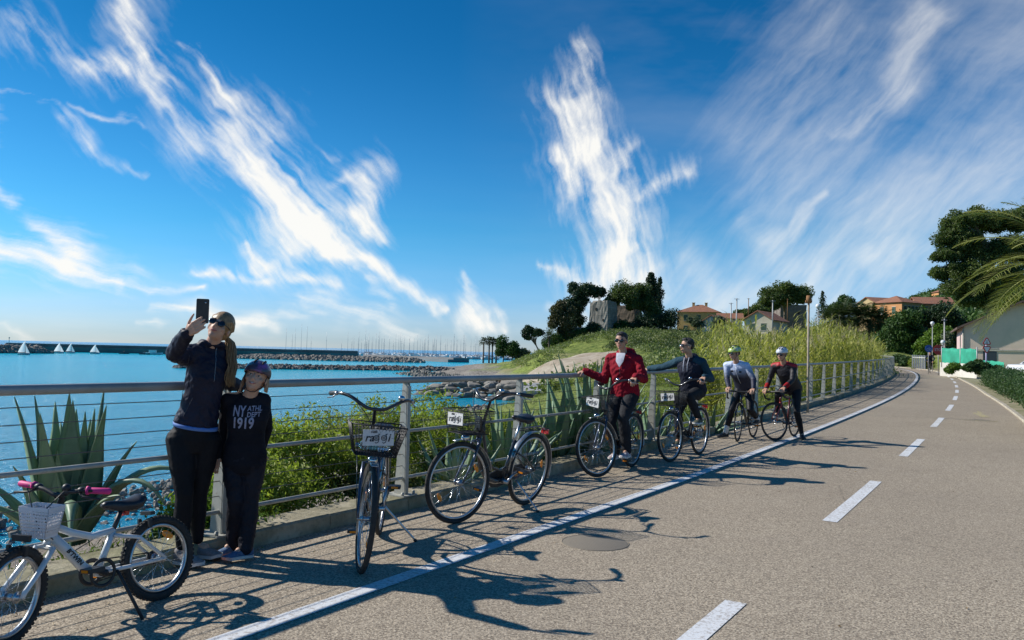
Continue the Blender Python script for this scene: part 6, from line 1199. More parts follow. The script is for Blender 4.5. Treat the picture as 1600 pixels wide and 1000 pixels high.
def tocm(a, b, c):    # matrix from three column vectors
    return Matrix((a, b, c)).transposed()
class Figure:
    def __init__(s, label, J, root, k=1.0, vox=.006, skin=SKIN, female=False, name='person', wide=1.0, kh=None):
        s.wide = wide; s.kh = kh or k; s.J = J; s.k = k; s.vox = vox; s.o = bpy.data.objects.new(name, None); COL.objects.link(s.o); s.o.location = root; tag(s.o, label, 'person'); s.root = Vector(root); s.skin = skin; s.fem = female
        s.P = {a: (Vector(b)-s.root) for a, b in J.items() if a not in ('hf', 'hu', 'front')}
        P = s.P; s.ac = (P['sl']-P['sr']).normalized(); s.front = Vector(J['front']).normalized(); s.hf = Vector(J['hf']).normalized(); hu = Vector(J.get('hu', (0, 0, 1))); s.hr = s.hf.cross(hu).normalized(); s.hu = s.hr.cross(s.hf).normalized()
    def torso(s, g=0, low=0):
        P, k = s.P, s.k; up = (P['neck']-P['pelvis']); L = up.length; u = up.normalized(); ac = s.ac; hipa = (P['hl']-P['hr']).normalized(); fr = ac.cross(u).normalized(); 
        if fr.dot(s.front) < 0: fr = -fr
        secs = []; tab = ((-.20, .155, .110, 0), (-.06, .175, .125, 0), (.10, .172, .12, 0), (.30, .145 if s.fem else .155, .105, .01), (.45, .140 if s.fem else .158, .108, .015), (.65, .160 if s.fem else .172, .125 if s.fem else .12, .018), (.82, .168 if s.fem else .182, .105, .005), (.93, .125, .082, -.005), (1.0, .07, .062, 0))
        for t, w, d, f in tab:
            c = P['pelvis']+up*t+fr*f*k; a = hipa.lerp(ac, max(0, min(1, t))).normalized(); a = (a-u*a.dot(u)).normalized(); ff = a.cross(u).normalized()
            if ff.dot(fr) < 0: ff = -ff
            secs.append((c, a*(w*k*s.wide+g), ff*(d*k*(.5+.5*s.wide)+g)))
        return secs
    def arms(s, m, g=0, end=1.0):
        P, k = s.P, s.k
        for x in 'rl':
            S, E, W_ = P['s'+x], P['e'+x], P['w'+x]; m.capsule(P['neck'].lerp(S, .45)-Vector((0, 0, .02*k)), S, .062*k+g, .058*k+g, 12); m.capsule(S, E, .054*k+g, .041*k+g, 12)
            m.capsule(E, E.lerp(W_, .35), .041*k+g, .040*k+g, 12); m.capsule(E.lerp(W_, .35), E.lerp(W_, end), .040*k+g, (.027 if end >= 1 else .03)*k+g, 12)
        return m
    def legs(s, m, g=0, end=1.0, loose=0):
        P, k = s.P, s.k
        for x in 'rl':
            H, K, A_ = P['h'+x], P['k'+x], P['a'+x]; m.capsule(H, H.lerp(K, .5), .092*k+g, .078*k+g, 14); m.capsule(H.lerp(K, .5), K, .078*k+g, .056*k+g, 14)
            fwd = s.front; m.capsule(K, K.lerp(A_, .4)-fwd*.012*k, .054*k+g+loose*.3, .056*k+g+loose, 14); m.capsule(K.lerp(A_, .4)-fwd*.012*k, K.lerp(A_, end), .056*k+g+loose, .036*k+g+loose*1.2, 14)
        return m
    def hand(s, m, x, d=None, n=None, curl=.6, thumb=1):
        "palm with four fingers and a thumb; d: wrist to knuckles, n: the way the palm faces"
        P, k = s.P, s.k; W_ = P['w'+x]; d = (Vector(d) if d is not None else (P['w'+x]-P['e'+x])).normalized(); n = Vector(n) if n is not None else Vector((0, 0, -1)); n = (n-d*n.dot(d)).normalized(); t = d.cross(n)*(1 if x == 'r' else -1)*thumb; r = .0088*k
        for i in range(4):
            u = (1.5-i)*.0195*k; m.capsule(W_+t*u*.5, W_+d*.078*k+t*u, .014*k, .0125*k, 8)
        m.capsule(W_+t*.012*k, W_+d*.045*k+t*.022*k, .016*k, .014*k, 8)
        for i, L in enumerate((.070, .078, .072, .057)):
            p = W_+d*.080*k+t*(1.5-i)*.0205*k; a = curl*(.55+.06*i); v = d
            for q, l in enumerate((.46, .30, .24)):
                v = (v*cos(a)+n*sin(a)); v.normalize(); w = (v.cross(t)).normalized(); nn_ = n; e = p+v*L*l*k; m.capsule(p, e, r*(1.02-.08*q), r*(.95-.09*q), 8); p = e
                n2 = (n*cos(a)-d*sin(a)); a2 = a*1.1; v = (v*cos(a2)+(n-v*n.dot(v)).normalized()*sin(a2)).normalized() if (n-v*n.dot(v)).length > .05 else v; a = 0.0 if q else a*.0
        p = W_+d*.020*k+t*.028*k; v = (t*.75+d*.65+n*.35).normalized()
        for q, l in enumerate((.034, .030, .024)):
            e = p+v*l*k; m.capsule(p, e, r*1.25*(1-.1*q), r*1.15*(1-.12*q), 8); p = e; v = (v+n*.35*curl+d*.3).normalized()
        return m
    def head(s, m, jaw=1.0):
        k = s.kh; c = s.P['head']; R = tocm(s.hr, s.hf, s.hu); s.R = R; p = lambda x, y, z: c+R @ Vector((x*k, y*k, z*k))
        m.ell(p(0, -.012, .030), (.074*k, .092*k, .086*k), R, n=24, k=16); m.ell(p(0, .022, -.030), (.058*k, .066*k, .072*k), R, n=20, k=14); m.ell(p(0, .050, -.080), (.030*k*jaw, .030*k, .026*k), R, n=16, k=10); m.ell(p(0, .012, -.066), (.050*k*jaw, .052*k, .038*k), R, n=16, k=10)
        m.tube([p(0, .082, .012), p(0, .100, -.018), p(0, .100, -.030)], [.008*k, .012*k, .011*k], 8); m.ell(p(.010, .090, -.032), .008*k); m.ell(p(-.010, .090, -.032), .008*k)
        m.ell(p(.024, .074, .022), (.020*k, .012*k, .008*k), R); m.ell(p(-.024, .074, .022), (.020*k, .012*k, .008*k), R); m.ell(p(0, .078, -.056), (.022*k, .012*k, .010*k), R)
        for sg in (-1, 1): m.ell(p(sg*.044, .052, -.022), (.018*k, .022*k, .020*k), R); m.ell(p(sg*.076, -.008, -.010), (.008*k, .018*k, .030*k), R, n=10, k=8)
        m.capsule(s.P['neck']-s.hu*.03, c-s.hu*.06*k-s.hf*.018*k, .056*k, .050*k, 14); return m
    def face(s, body, glasses=False, smile=.8, eyes=True):
        k = s.kh; c = s.P['head']; R = s.R; p = lambda x, y, z: c+R @ Vector((x*k, y*k, z*k))
        if eyes and not glasses:
            for sg in (-1, 1):
                e = MB().ell(p(sg*.031, .0765, .004), (.0115*k, .008*k, .0058*k), R, n=12, k=8).build('eye', EYEW, s.o); MB().ell(p(sg*.031, .083, .004), (.0058*k, .003*k, .0054*k), R, n=10, k=6).build('iris', IRIS, e)
        for sg in (-1, 1): MB().tube([p(sg*.014, .0895, .026), p(sg*.032, .0870, .032), p(sg*.050, .074, .027)], [.003*k, .004*k, .002*k], 6).build('eyebrow', BROW, s.o)
        MB().tube([p(-.026, .078, -.050), p(-.012, .0895, -.057*1.0), p(0, .0915, -.059), p(.012, .0895, -.057), p(.026, .078, -.050)], [.002*k, .0048*k, .0052*k, .0048*k, .002*k], 8).build('lips', LIP, s.o)
        if smile > .9: MB().tube([p(-.016, .0895, -.0535), p(0, .0945, -.0575), p(.016, .0895, -.0535)], [.0015*k, .0035*k, .0015*k], 6).build('teeth', EYEW, s.o)
        if glasses:
            g = MB()
            for sg in (-1, 1): g.ell(p(sg*.033, .090, .004), (.029*k, .007*k, .022*k), R, n=18, k=10); g.tube([p(sg*.058, .082, .010), p(sg*.078, .04, .010), p(sg*.080, -.01, .006)], .003*k, 6)
            g.cyl(p(-.012, .096, .010), p(.012, .096, .010), .003*k); g.build('sunglasses', LENS, s.o)
    def hp(s, x, y, z): return s.P['head']+s.R @ Vector((x*s.kh, y*s.kh, z*s.kh))
    def body(s, hands, legend=1.0, jaw=1.0):
        m = MB(); s.head(m, jaw); m.loft(s.torso(-.012), 20); s.arms(m, -.006); s.legs(m, -.008)
        for x in 'rl': s.hand(m, x, **hands.get(x, {})); A_ = s.P['a'+x]; m.capsule(A_, A_+s.P['t'+x]*.5, .034*s.k, .03*s.k, 10)
        return remesh(m, 'body', s.skin, s.o, s.root, s.vox, 2)
    def top(s, m_, g=.014, sleeve=.97, name='jacket', hem=None, extra=None, disp=.010, mats=None):
        m = MB(); secs = s.torso(g); 
        if hem is not None: secs = [q for q, t in zip(secs, (-.20, -.06, .10, .30, .45, .65, .82, .93, 1)) if t >= hem]
        m.loft(secs, 24); s.arms(m, g*.8, sleeve)
        if extra: extra(m)
        return remesh(m, name, m_, s.o, s.root, max(s.vox*1.25, .0075), 3, disp, seed=len(s.o['label']))
    def trousers(s, m_, g=.008, end=.93, loose=0, name='trousers', disp=.006):
        m = MB(); secs = s.torso(g); m.loft(secs[:3], 24); s.legs(m, g, end, loose)
        return remesh(m, name, m_, s.o, s.root, max(s.vox*1.25, .0075), 3, disp, seed=len(s.o['label'])+3)
    def shoe(s, x, m_, sole, L=.27, cleat=False, up=None):
        k = s.k; A_ = s.P['a'+x]; d = Vector(s.P['t'+x]); d.normalize(); u = (Vector(up) if up else Vector((0, 0, 1))); sd = d.cross(u).normalized(); u = sd.cross(d).normalized(); h0 = .062*k if not cleat else .055*k
        q = lambda t, y, z: A_+d*(t*L*k)+sd*(y*k)+u*(z*k-h0)
        m = MB(); tab = ((-.27, .020, .030, .035), (-.20, .034, .045, .045), (-.05, .037, .055, .050), (.12, .038, .045, .040), (.32, .043, .034, .030), (.52, .045, .026, .022), (.66, .034, .020, .018), (.73, .012, .012, .014))
        m.loft([(q(t, 0, hz-.0), sd*w*k, u*h*k) for t, w, h, hz in tab], 18); m.capsule(A_+u*.012*k-d*.01*k, q(.02, 0, .05), .040*k, .038*k, 12)
        o = remesh(m, 'shoe', m_, s.o, s.root, .0055, 2); ms = MB()
        outl = [(t, w*1.08) for t, w, _, _ in tab]; n = len(outl); vs = []
        for z in (-.004, .016): vs += [q(t, w, z+(.012 if t > .6 else 0)) for t, w in outl]+[q(t, -w, z+(.012 if t > .6 else 0)) for t, w in outl[::-1]]
        K = 2*n; ms.add(vs, [tuple(range(K))[::-1], tuple(range(K, 2*K))]+[(i, (i+1) % K, K+(i+1) % K, K+i) for i in range(K)], 0, False); ms.build('sole', sole, o)
        la = MB()
        for t in (.10, .17, .24, .31): la.tube([q(t, -.022, .062-t*.07), q(t, 0, .080-t*.085), q(t+.03, .022, .062-t*.07)], .0028*k, 5)
        la.build('laces', sole, o); return o
def rail(px, dz=1.195+.031):
    best = None
    for i in range(0, 400):
        s_ = -10+i*.1; v = C(s_); u, w = v.x/v.y, 0; x = 800+F*(ray(px, 600)[0]-u)
        d = abs(ray(px, 590)[0]-u)
        if best is None or d < best[0]: best = (d, s_)
    v = C(best[1]); return v+Vector((0, 0, dz))
def V3(*a): return Vector(a)
# ---- woman taking a picture
JACKET = cloth('navy_jacket', (.012, .013, .030), (.022, .024, .050), .55, 14, .5); LEGG = cloth('black_leggings', (.008, .008, .011), (.014, .014, .018), .7, 30, .2); TIGHT = cloth('dark_trousers', (.012, .012, .018), (.022, .022, .030), .75, 14, .5)
GREYSH = mat('grey_knit_shoe', (.30, .27, .26), .85, col2=(.22, .20, .20), nscale=60, bump=.4, bscale=300); SOLEW = mat('white_sole', (.66, .65, .63), .6, col2=(.5, .49, .47), nscale=20)
ac = V3(.60, .68, 0).normalized(); neck = at(331, 541, 5.42); sc = at(321, 556, 5.42); pel = at(303, 676, 5.44); hipa = V3(.80, .45, 0).normalized()
J = dict(head=at(343, 512, 5.36), neck=neck, sr=sc-ac*.145, sl=sc+ac*.135, er=at(271, 552, 5.06), wr=at(293, 520, 4.86), el=at(357, 598, 5.74), wl=at(376, 604, 5.86), pelvis=pel, hr=pel-hipa*.085-V3(0, 0, .05), hl=pel+hipa*.085-V3(0, 0, .05),
         kr=at(288, 772, 5.36), kl=at(311, 768, 5.50), ar=at(284, 864, 5.37), al=at(308, 855, 5.55), tr=V3(.85, -.35, 0), tl=V3(.95, -.15, 0), hf=V3(.10, -.90, .34), hu=V3(.34, .30, .95), front=V3(.7, -.7, 0))
J['ar'].z = .088; J['al'].z = .088
for q in ('t',): pass
gr = Vector((J['ar'].x*.5+J['al'].x*.5, 5.45, 0)); w = Figure('woman in a navy jacket and black leggings holding up a phone for a picture', J, gr, 1.0, .0058, SKIN, True, wide=.76, kh=.92)
w.P['tr'] = V3(.85, -.35, 0); w.P['tl'] = V3(.95, -.15, 0)
w.P['tr'] *= .12; w.P['tl'] *= .12
hd = at(316, 503, 4.79)-J['wr']; bd = w.body(dict(r=dict(d=hd, n=V3(.25, 1, .1), curl=.28, thumb=1), l=dict(curl=.3)))
w.face(bd, glasses=True, smile=.8)
wj = w.top(JACKET, .016, .95, 'jacket', hem=.10, extra=lambda m: (m.torus(w.P['neck']+V3(0, 0, .012), (w.hu*.4+V3(0, 0, 1)), .070, .024, 24, 8), m.ell(w.P['neck']+V3(.0, .085, -.02), (.11, .07, .06))), disp=.015)
w.trousers(LEGG, .004, .86, 0, 'leggings', .002)
secs = w.torso(.0185)[2:3]; c, a, b = secs[0]; MB().loft([(c-V3(0, 0, .024), a*.985, b*.985), (c+V3(0, 0, .0), a*.985, b*.985)], 28).build('blue_hem', mat('blue_shirt_hem', (.10, .22, .55), .7), w.o)
def surf_line(f, ob, name, m_, a, b, out, r=.0025, n=16, bow=0):
    "a seam, zip or hem that follows the cloth from a to b"
    a, b, out = Vector(a), Vector(b), Vector(out).normalized(); pts = []; sd = (b-a).cross(out).normalized()
    for i in range(n+1):
        p = a.lerp(b, i/n)+sd*bow*math.sin(pi*i/n); hit, loc, nr, ix = ob.ray_cast(p+out*.35, -out)
        if hit: pts.append(loc+out*.001)
    if len(pts) > 2: MB().tube(pts, r, 5).build(name, m_, f.o)
wo_ = w.front; wup = (w.P['neck']-w.P['pelvis']).normalized(); SEAM = mat('seam_thread', (.045, .047, .065), .6); ZIPM = mat('zip_metal', (.20, .20, .22), .4, .7)
surf_line(w, wj, 'zip', ZIPM, w.P['neck']-wup*.01, w.P['neck']-wup*.24, wo_, .0028)
surf_line(w, wj, 'seam', SEAM, w.P['neck']-wup*.06-w.ac*.13, w.P['pelvis']+wup*.10-w.ac*.12, V3(.3, -1, 0), .0022, 24, .015)
surf_line(w, wj, 'seam', SEAM, w.P['pelvis']+wup*.25-w.ac*.06, w.P['pelvis']+wup*.12-w.ac*.10, wo_+V3(-.3, -.3, 0), .0024, 12)
for x in 'rl': w.shoe(x, GREYSH, SOLEW, .255)
hm = MB(); hp = w.hp; hm.ell(hp(0, -.022, .040), (.080, .094, .088), w.R, n=22, k=14); hm.ell(hp(0, -.050, .0), (.072, .066, .075), w.R)
for i in range(22):
    t = -1+2*i/21; hm.tube([hp(t*.062, .070-.022*abs(t), .078-.034*abs(t)), hp(t*.072, .045-.02*abs(t), .108-.045*abs(t)), hp(t*.084, -.02, .100-.055*abs(t)), hp(t*.070, -.085, .055-.02*abs(t)), hp(t*.02, -.122, .005)], [.007, .010, .011, .011, .009], 6)
remesh(hm, 'hair', HAIRB, w.o, w.root, .005, 5, .0015, 5)
pt = MB(); q0 = hp(0, -.115, .0); tgt = [q0, q0+V3(.045, .02, -.06), at(353, 548, 5.42)-w.root, at(355, 572, 5.40)-w.root, at(351, 592, 5.38)-w.root, at(353, 606, 5.38)-w.root]
rg = random.Random(4)
tgt = [Vector(p)+V3(.015, .05, 0) if j > 1 else Vector(p) for j, p in enumerate(tgt)]
for i in range(170):
    a = rg.uniform(0, 6.28); r_ = rg.uniform(.1, 1)**.6*.030; ph_ = rg.choice((0, 2.0, 4.1))+rg.uniform(-.35, .35); fine = []; L_ = rg.uniform(.75, 1.0)
    for q in range(15):
        t = q/14*L_*(len(tgt)-1); j = min(len(tgt)-2, int(t)); p = tgt[j].lerp(tgt[j+1], t-j); sp_ = min(1, .35+.5*t)*(1 if t < 3.4 else 1.15-.2*(t-3.4)); wv_ = .007*min(1, t*.6)
        fine.append(p+V3(cos(a)*r_*sp_+wv_*math.sin(q*.55+ph_), sin(a)*r_*sp_+wv_*cos(q*.5+ph_), 0))
    pt.tube(fine, [.0026]*12+[.002, .0016, .0008], 4)
pt.build('ponytail', HAIRB, w.o)
# the phone in her hand
ph = at(316.5, 486, 4.868); o = empty('phone', ph, 0); tag(o, 'black smartphone held up in the raised hand of the woman', 'phone'); fdir = (Vector((0, 0, CAMH))-ph).normalized(); px_ax = V3(0, 0, 1).cross(fdir).normalized(); up_ = fdir.cross(px_ax)
Rm = tocm(px_ax, up_, fdir); m = MB(); pr = [(x+cos(rad(a))*.008, y+sin(rad(a))*.008) for (x, y, a0) in ((.029, .067, 0), (-.029, .067, 90), (-.029, -.067, 180), (.029, -.067, 270)) for a in (a0, a0+30, a0+60, a0+90)]
m.prism(pr, .008, M=Rm.to_4x4()); m.build('case', mat('phone_case', (.018, .022, .026), .35, col2=(.03, .034, .04), nscale=20), o); MB().prism([(-.027, -.064), (.027, -.064), (.027, .064), (-.027, .064)], .001, M=Rm.to_4x4() @ Matrix.Translation((0, 0, -.0012))).build('screen', LENS, o); MB().cyl(Rm @ V3(.016, .052, .008), Rm @ V3(.016, .052, .0095), .005, n=12).build('camera_lens', CHROME, o)
# ---- girl
SWEAT = cloth('black_sweatshirt', (.010, .010, .016), (.018, .018, .026), .85, 12, .5); NAVYT = cloth('navy_track_trousers', (.010, .010, .018), (.022, .022, .034), .6, 12, .7); BLUESH = mat('blue_running_shoe', (.05, .10, .20), .7, col2=(.09, .17, .30), nscale=50, bump=.3, bscale=200); SOLEC = mat('coral_sole', (.75, .22, .12), .6, col2=(.72, .68, .64), nscale=7)
k = .80; sc = at(384, 626, 5.56); ac = V3(.985, .17, 0).normalized(); pel = at(382, 716, 5.60)
J = dict(head=at(400, 590, 5.50), neck=at(390, 617, 5.55), sr=sc-ac*.115, sl=sc+ac*.115, er=at(350, 672, 5.62), wr=at(340, 712, 5.58), el=at(417, 668, 5.68), wl=at(407, 703, 5.74), pelvis=pel, hr=pel-ac*.07-V3(0, 0, .04), hl=pel+ac*.07-V3(0, 0, .04),
         kr=at(368, 782, 5.54), kl=at(392, 780, 5.60), ar=at(365, 850, 5.66), al=at(383, 855, 5.56), hf=V3(.16, -.93, .20), hu=V3(.20, .22, .95), front=V3(.17, -.98, 0)); J['ar'].z = .074; J['al'].z = .074
J['tr'] = V3(0, 0, 0); J['tl'] = V3(0, 0, 0)
g_ = Figure('smiling girl with a purple bicycle helmet and a black printed sweatshirt', J, Vector((J['al'].x*.5+J['ar'].x*.5, 5.6, 0)), k, .0052, SKIN, True, kh=.93); g_.P['tr'] = V3(-.6, -.8, 0)*.09; g_.P['tl'] = V3(-.75, -.62, 0)*.09
bd = g_.body(dict(r=dict(curl=.35, n=V3(0, 1, 0)), l=dict(curl=.4))); g_.face(bd, smile=1.0); shirt = g_.top(SWEAT, .013, .97, 'sweatshirt', hem=-.20, disp=.006); g_.trousers(NAVYT, .010, .97, .010, 'trousers', .009)
for x in 'rl': g_.shoe(x, BLUESH, SOLEC, .27)
PURP = mat('shaded_purple_helmet', (.060, .045, .075), .35, coat=.4, col2=(.30, .09, .36), nscale=7, ramp=(.48, .62)); STRAP = mat('black_strap', (.015, .015, .017), .7)  # helmet's front shadow is mixed into the colour; plain purple shows in noise patches
def helmet(f, c1, c2, vents=True, kids=False):
    hp, R, k = f.hp, f.R, f.kh; vs = []; fs = []; n = 28; K = 9; m = MB()
    for layer, sc_ in ((0, 1.0), (1, .88)):
        for i in range(K+1):
            t = i/K; ph_ = rad(6+(92 if True else 0)*t)
            for j in range(n): a = 2*pi*j/n; low = (.018*cos(a) if t > .6 else 0); vs.append(hp(sin(a)*sin(ph_)*.098*sc_, cos(a)*sin(ph_)*.122*sc_-.014, cos(ph_)*.098*sc_+.036+low*(t-.6)))
    for i in range(K):
        for j in range(n): a = i*n+j; b = i*n+(j+1) % n; fs.append((a, b, b+n, a+n)); o_ = (K+1)*n; fs.append((o_+a, o_+a+n, o_+b+n, o_+b))
    for j in range(n): a = K*n+j; b = K*n+(j+1) % n; fs.append((a, b, (K+1)*n+b, (K+1)*n+a))
    fs.append(tuple(range(n))[::-1]); m.add(vs, fs); h = m.build('helmet', c1, f.o)
    v = MB()
    for q in ((-.5, 0, .5) if vents else (-.4, .4)):
        for a0, a1 in ((.95, .45), (.3, -.25), (-.4, -.95)):
            pts = []
            for i in range(5): a = a0+(a1-a0)*i/4; x = q*.075; rr_ = math.sqrt(max(.05, 1-(x/.1)**2)); pts.append(hp(x, sin(a)*.119*rr_-.014, cos(a)*.097*rr_+.040))
            v.tube(pts, [.003*k, .0075*k, .009*k, .0075*k, .003*k], 6)
    v.build('vents', c2, h); s_ = MB()
    for sg in (-1, 1): s_.tube([hp(sg*.080, .02, .02), hp(sg*.072, .02, -.05), hp(sg*.030, .040, -.108), hp(0, .045, -.116)], .0035*k, 6); s_.tube([hp(sg*.080, -.05, .01), hp(sg*.074, .01, -.045)], .003*k, 5)
    s_.build('chin_strap', STRAP, h); return h
helmet(g_, PURP, STRAP, False)
hm = MB()
for sg in (-1, 1):
    for i in range(5): hm.tube([g_.hp(sg*.074, -.02-.015*i, .02), g_.hp(sg*.088, -.02-.012*i, -.06), g_.hp(sg*(.084+.004*i), -.02-.01*i, -.115-(.02 if sg > 0 else -.03))], [.012, .012, .005], 6)
hm.ell(g_.hp(0, -.05, -.03), (.062, .045, .06), g_.R); remesh(hm, 'hair', mat('light_brown_hair', (.30, .17, .10), .6, col2=(.42, .25, .15), nscale=40), g_.o, g_.root, .006, 1, .004, 3)
# lettering on the chest, laid on the curved cloth
def chest_print(f, texts, m_, base, right, up, out, shirt, name='print'):
    mbs = []
    for (txt, size, x, z, bold, sx) in texts: t = text_mb(txt, size, Matrix.Identity(4), 0, 0, bold=bold, ax='LEFT'); t.v = [(v[0]*sx+x, v[1]+z, 0) for v in t.v]; mbs.append(t)
    t = merge(*mbs); V = []; bm = bmesh.new(); vs_ = [bm.verts.new(v) for v in t.v]
    for fc in t.f:
        try: bm.faces.new([vs_[i] for i in fc])
        except ValueError: pass
    bmesh.ops.remove_doubles(bm, verts=bm.verts, dist=1e-5); bmesh.ops.triangulate(bm, faces=bm.faces)
    for _ in range(5):
        lg = [e for e in bm.edges if e.calc_length() > .008]
        if not lg: break
        bmesh.ops.subdivide_edges(bm, edges=lg, cuts=1); bmesh.ops.triangulate(bm, faces=bm.faces)
    bm.verts.index_update(); t = MB(); t.add([tuple(v.co) for v in bm.verts], [tuple(v.index for v in fc.verts) for fc in bm.faces], 0, False); bm.free()
    for v in t.v:
        p = base+right*v[0]+up*v[1]; hit, loc, nr, ix = shirt.ray_cast(p+out*.4, -out); V.append(tuple((loc if hit else p+out*.13)+out*.0028))
    t.v = V; return t.build(name, m_, f.o)
PRINT = mat('shirt_print', (.42, .42, .52), .8, col2=(.30, .30, .42), nscale=30)
up_ = (g_.P['neck']-g_.P['pelvis']).normalized(); ou = g_.ac.cross(up_); ou = ou if ou.dot(V3(0, -1, 0)) > 0 else -ou; tb = g_.P['pelvis']+(g_.P['neck']-g_.P['pelvis'])*.67
def surf(f, t0, g): 
    return None
cprint = chest_print(g_, [('NY', .098, -.082, .050, .0022, .62), ('ATHL', .046, .014, .070, .0008, .80), ('DEPT', .046, .014, .030, .0008, .80), ('1919', .105, -.082, -.030, .003, .70)], PRINT, tb+g_.ac*-.005, g_.ac, up_, ou, shirt)
# ---- riders
def ground_root(b): v = b.copy(); v.z = pz(v.y); return v
HOOD = cloth('crimson_hoodie', (.36, .008, .025), (.24, .006, .02), .85, 10, .8); TEE = mat('white_tshirt', (.62, .62, .68), .8, col2=(.5, .5, .57), nscale=30); JEAN = cloth('charcoal_trousers', (.018, .019, .023), (.035, .036, .042), .85, 14, .6); WSHOE = mat('white_trainer', (.62, .60, .62), .6, col2=(.35, .25, .28), nscale=14)
def rider(label, J, k=1.0, skin=SKINT, vox=.0075, tr=None, tl=None, hands=None, glasses=True, feet=None):
    J.setdefault('tr', V3(0, 0, 0)); J.setdefault('tl', V3(0, 0, 0)); mid = (Vector(J['ar'])+Vector(J['al']))/2; root = V3(mid.x, mid.y, pz(mid.y)); f = Figure(label, J, root, k, vox, skin, False); f.P['tr'] = Vector(tr).normalized()*.12; f.P['tl'] = Vector(tl).normalized()*.12
    f.bd = f.body(hands or {}); f.face(f.bd, glasses=glasses); return f
def ik(S, H, L, bend):
    "elbow/knee for a two bone limb of total length L bending towards `bend`"
    S = Vector(S); H = Vector(H); d = H-S; D = min(d.length, L*.995); mid = S+d*.5; h = math.sqrt(max(0, (L/2)**2-(D/2)**2)); b = Vector(bend); b = (b-d.normalized()*b.dot(d.normalized())).normalized(); return mid+b*h
rl = rail(901); bh = (B3.fa-B3.ra); fd = (B3.W((1, 0, 0))-B3.W((0, 0, 0))).normalized(); rd = V3(fd.y, -fd.x, 0)   # the rider's right
pel = B3.W((-.275, 0, .985)); neck = pel+V3(0, 0, .50)+fd*.07; sc = neck-V3(0, 0, .065); hips = lambda p, r_, w=.09: (p+r_*w-V3(0, 0, .02), p-r_*w-V3(0, 0, .02))
hr, hl = hips(pel, rd); sr, sl = sc+rd*.185, sc-rd*.185; wr = rl+V3(.10, .0, .03); wl = B3.grips[1]+V3(.02, .05, .05)
ped = B3.W(B3.pp[1]); al = ped+V3(0, 0, .105)-fd*.03; gnd = at(962, 712, 10.35); ar = V3(gnd.x, gnd.y, .21)
J = dict(head=neck+V3(-.03, -.04, .17)+fd*.03, neck=neck, sr=sr, sl=sl, er=ik(sr, wr, .56, V3(0, 0, -1)), wr=wr, el=ik(sl, wl, .55, V3(.5, 0.2, -.7)), wl=wl, pelvis=pel, hr=hr, hl=hl, kr=ik(hr, ar, .88, fd), ar=ar, kl=ik(hl, al, .86, fd), al=al, hf=V3(-.42, -.90, -.02), hu=V3(0, 0, 1), front=fd)
r1 = rider('man in a red hoodie and sunglasses on a bicycle holding the rail', J, 1.0, tr=V3(-.5, -.85, 0), tl=fd, hands=dict(r=dict(d=V3(-.85, .1, -.3), n=V3(0, .2, -1), curl=.6), l=dict(d=fd*.6+V3(0, 0, -.5), n=V3(0, 0, -1), curl=1.0)))
nf = r1.P['neck']; r1h = r1.top(HOOD, .022, .96, 'hoodie', hem=-.06, disp=.018, extra=lambda m: (m.ell(nf-fd*.085+V3(0, 0, .01), (.13, .10, .085)), m.torus(nf+V3(0, 0, .0)-fd*.01, V3(0, 0, 1)+fd*.45, .090, .030, 24, 8)))
up_ = (r1.P['neck']-r1.P['pelvis']).normalized(); ou = r1.front; m = MB(); tp = nf+ou*.108; wdt = r1.ac
sh = nf-V3(0, 0, .0); vs = [sh+wdt*.062+ou*.094+up_*.018, sh-wdt*.062+ou*.094+up_*.018, sh-wdt*.052+ou*.152-up_*.09, sh+wdt*.0+ou*.166-up_*.17, sh+wdt*.052+ou*.152-up_*.09, sh+ou*.155-up_*.06]
m.add(vs, [(0, 1, 5), (1, 2, 5), (2, 3, 5), (3, 4, 5), (4, 0, 5)], 0, True); m.build('t_shirt', TEE, r1.o)
surf_line(r1, r1h, 'zip', ZIPM, nf-up_*.19, nf-up_*.26, ou, .003, 8)
for sg in (-1, 1): surf_line(r1, r1h, 'pocket_seam', mat('dark_crimson', (.14, .004, .012), .9), nf-up_*.30+r1.ac*sg*.07, nf-up_*.42+r1.ac*sg*.12, ou, .0028, 10)
surf_line(r1, r1h, 'pocket_seam', mat('dark_crimson', (.14, .004, .012), .9), nf-up_*.30-r1.ac*.07, nf-up_*.30+r1.ac*.07, ou, .0028, 10)
r1.trousers(JEAN, .014, .95, .008); r1.shoe('l', WSHOE, SOLEW); r1.shoe('r', WSHOE, SOLEW)
def short_hair(f, m_, top=.0, q=0):
    hm = MB(); hm.ell(f.hp(0, -.020, .046), (.079*f.k, .092*f.k, .080*f.k), f.R, n=22, k=14); hm.ell(f.hp(0, -.050, .01), (.072*f.k, .060*f.k, .066*f.k), f.R); hm.ell(f.hp(0, .035, .088+top), (.052*f.k, .040*f.k, .026*f.k), f.R); return remesh(hm, 'hair', m_, f.o, f.root, .007, 1, .008, 3+q)
short_hair(r1, HAIRD)
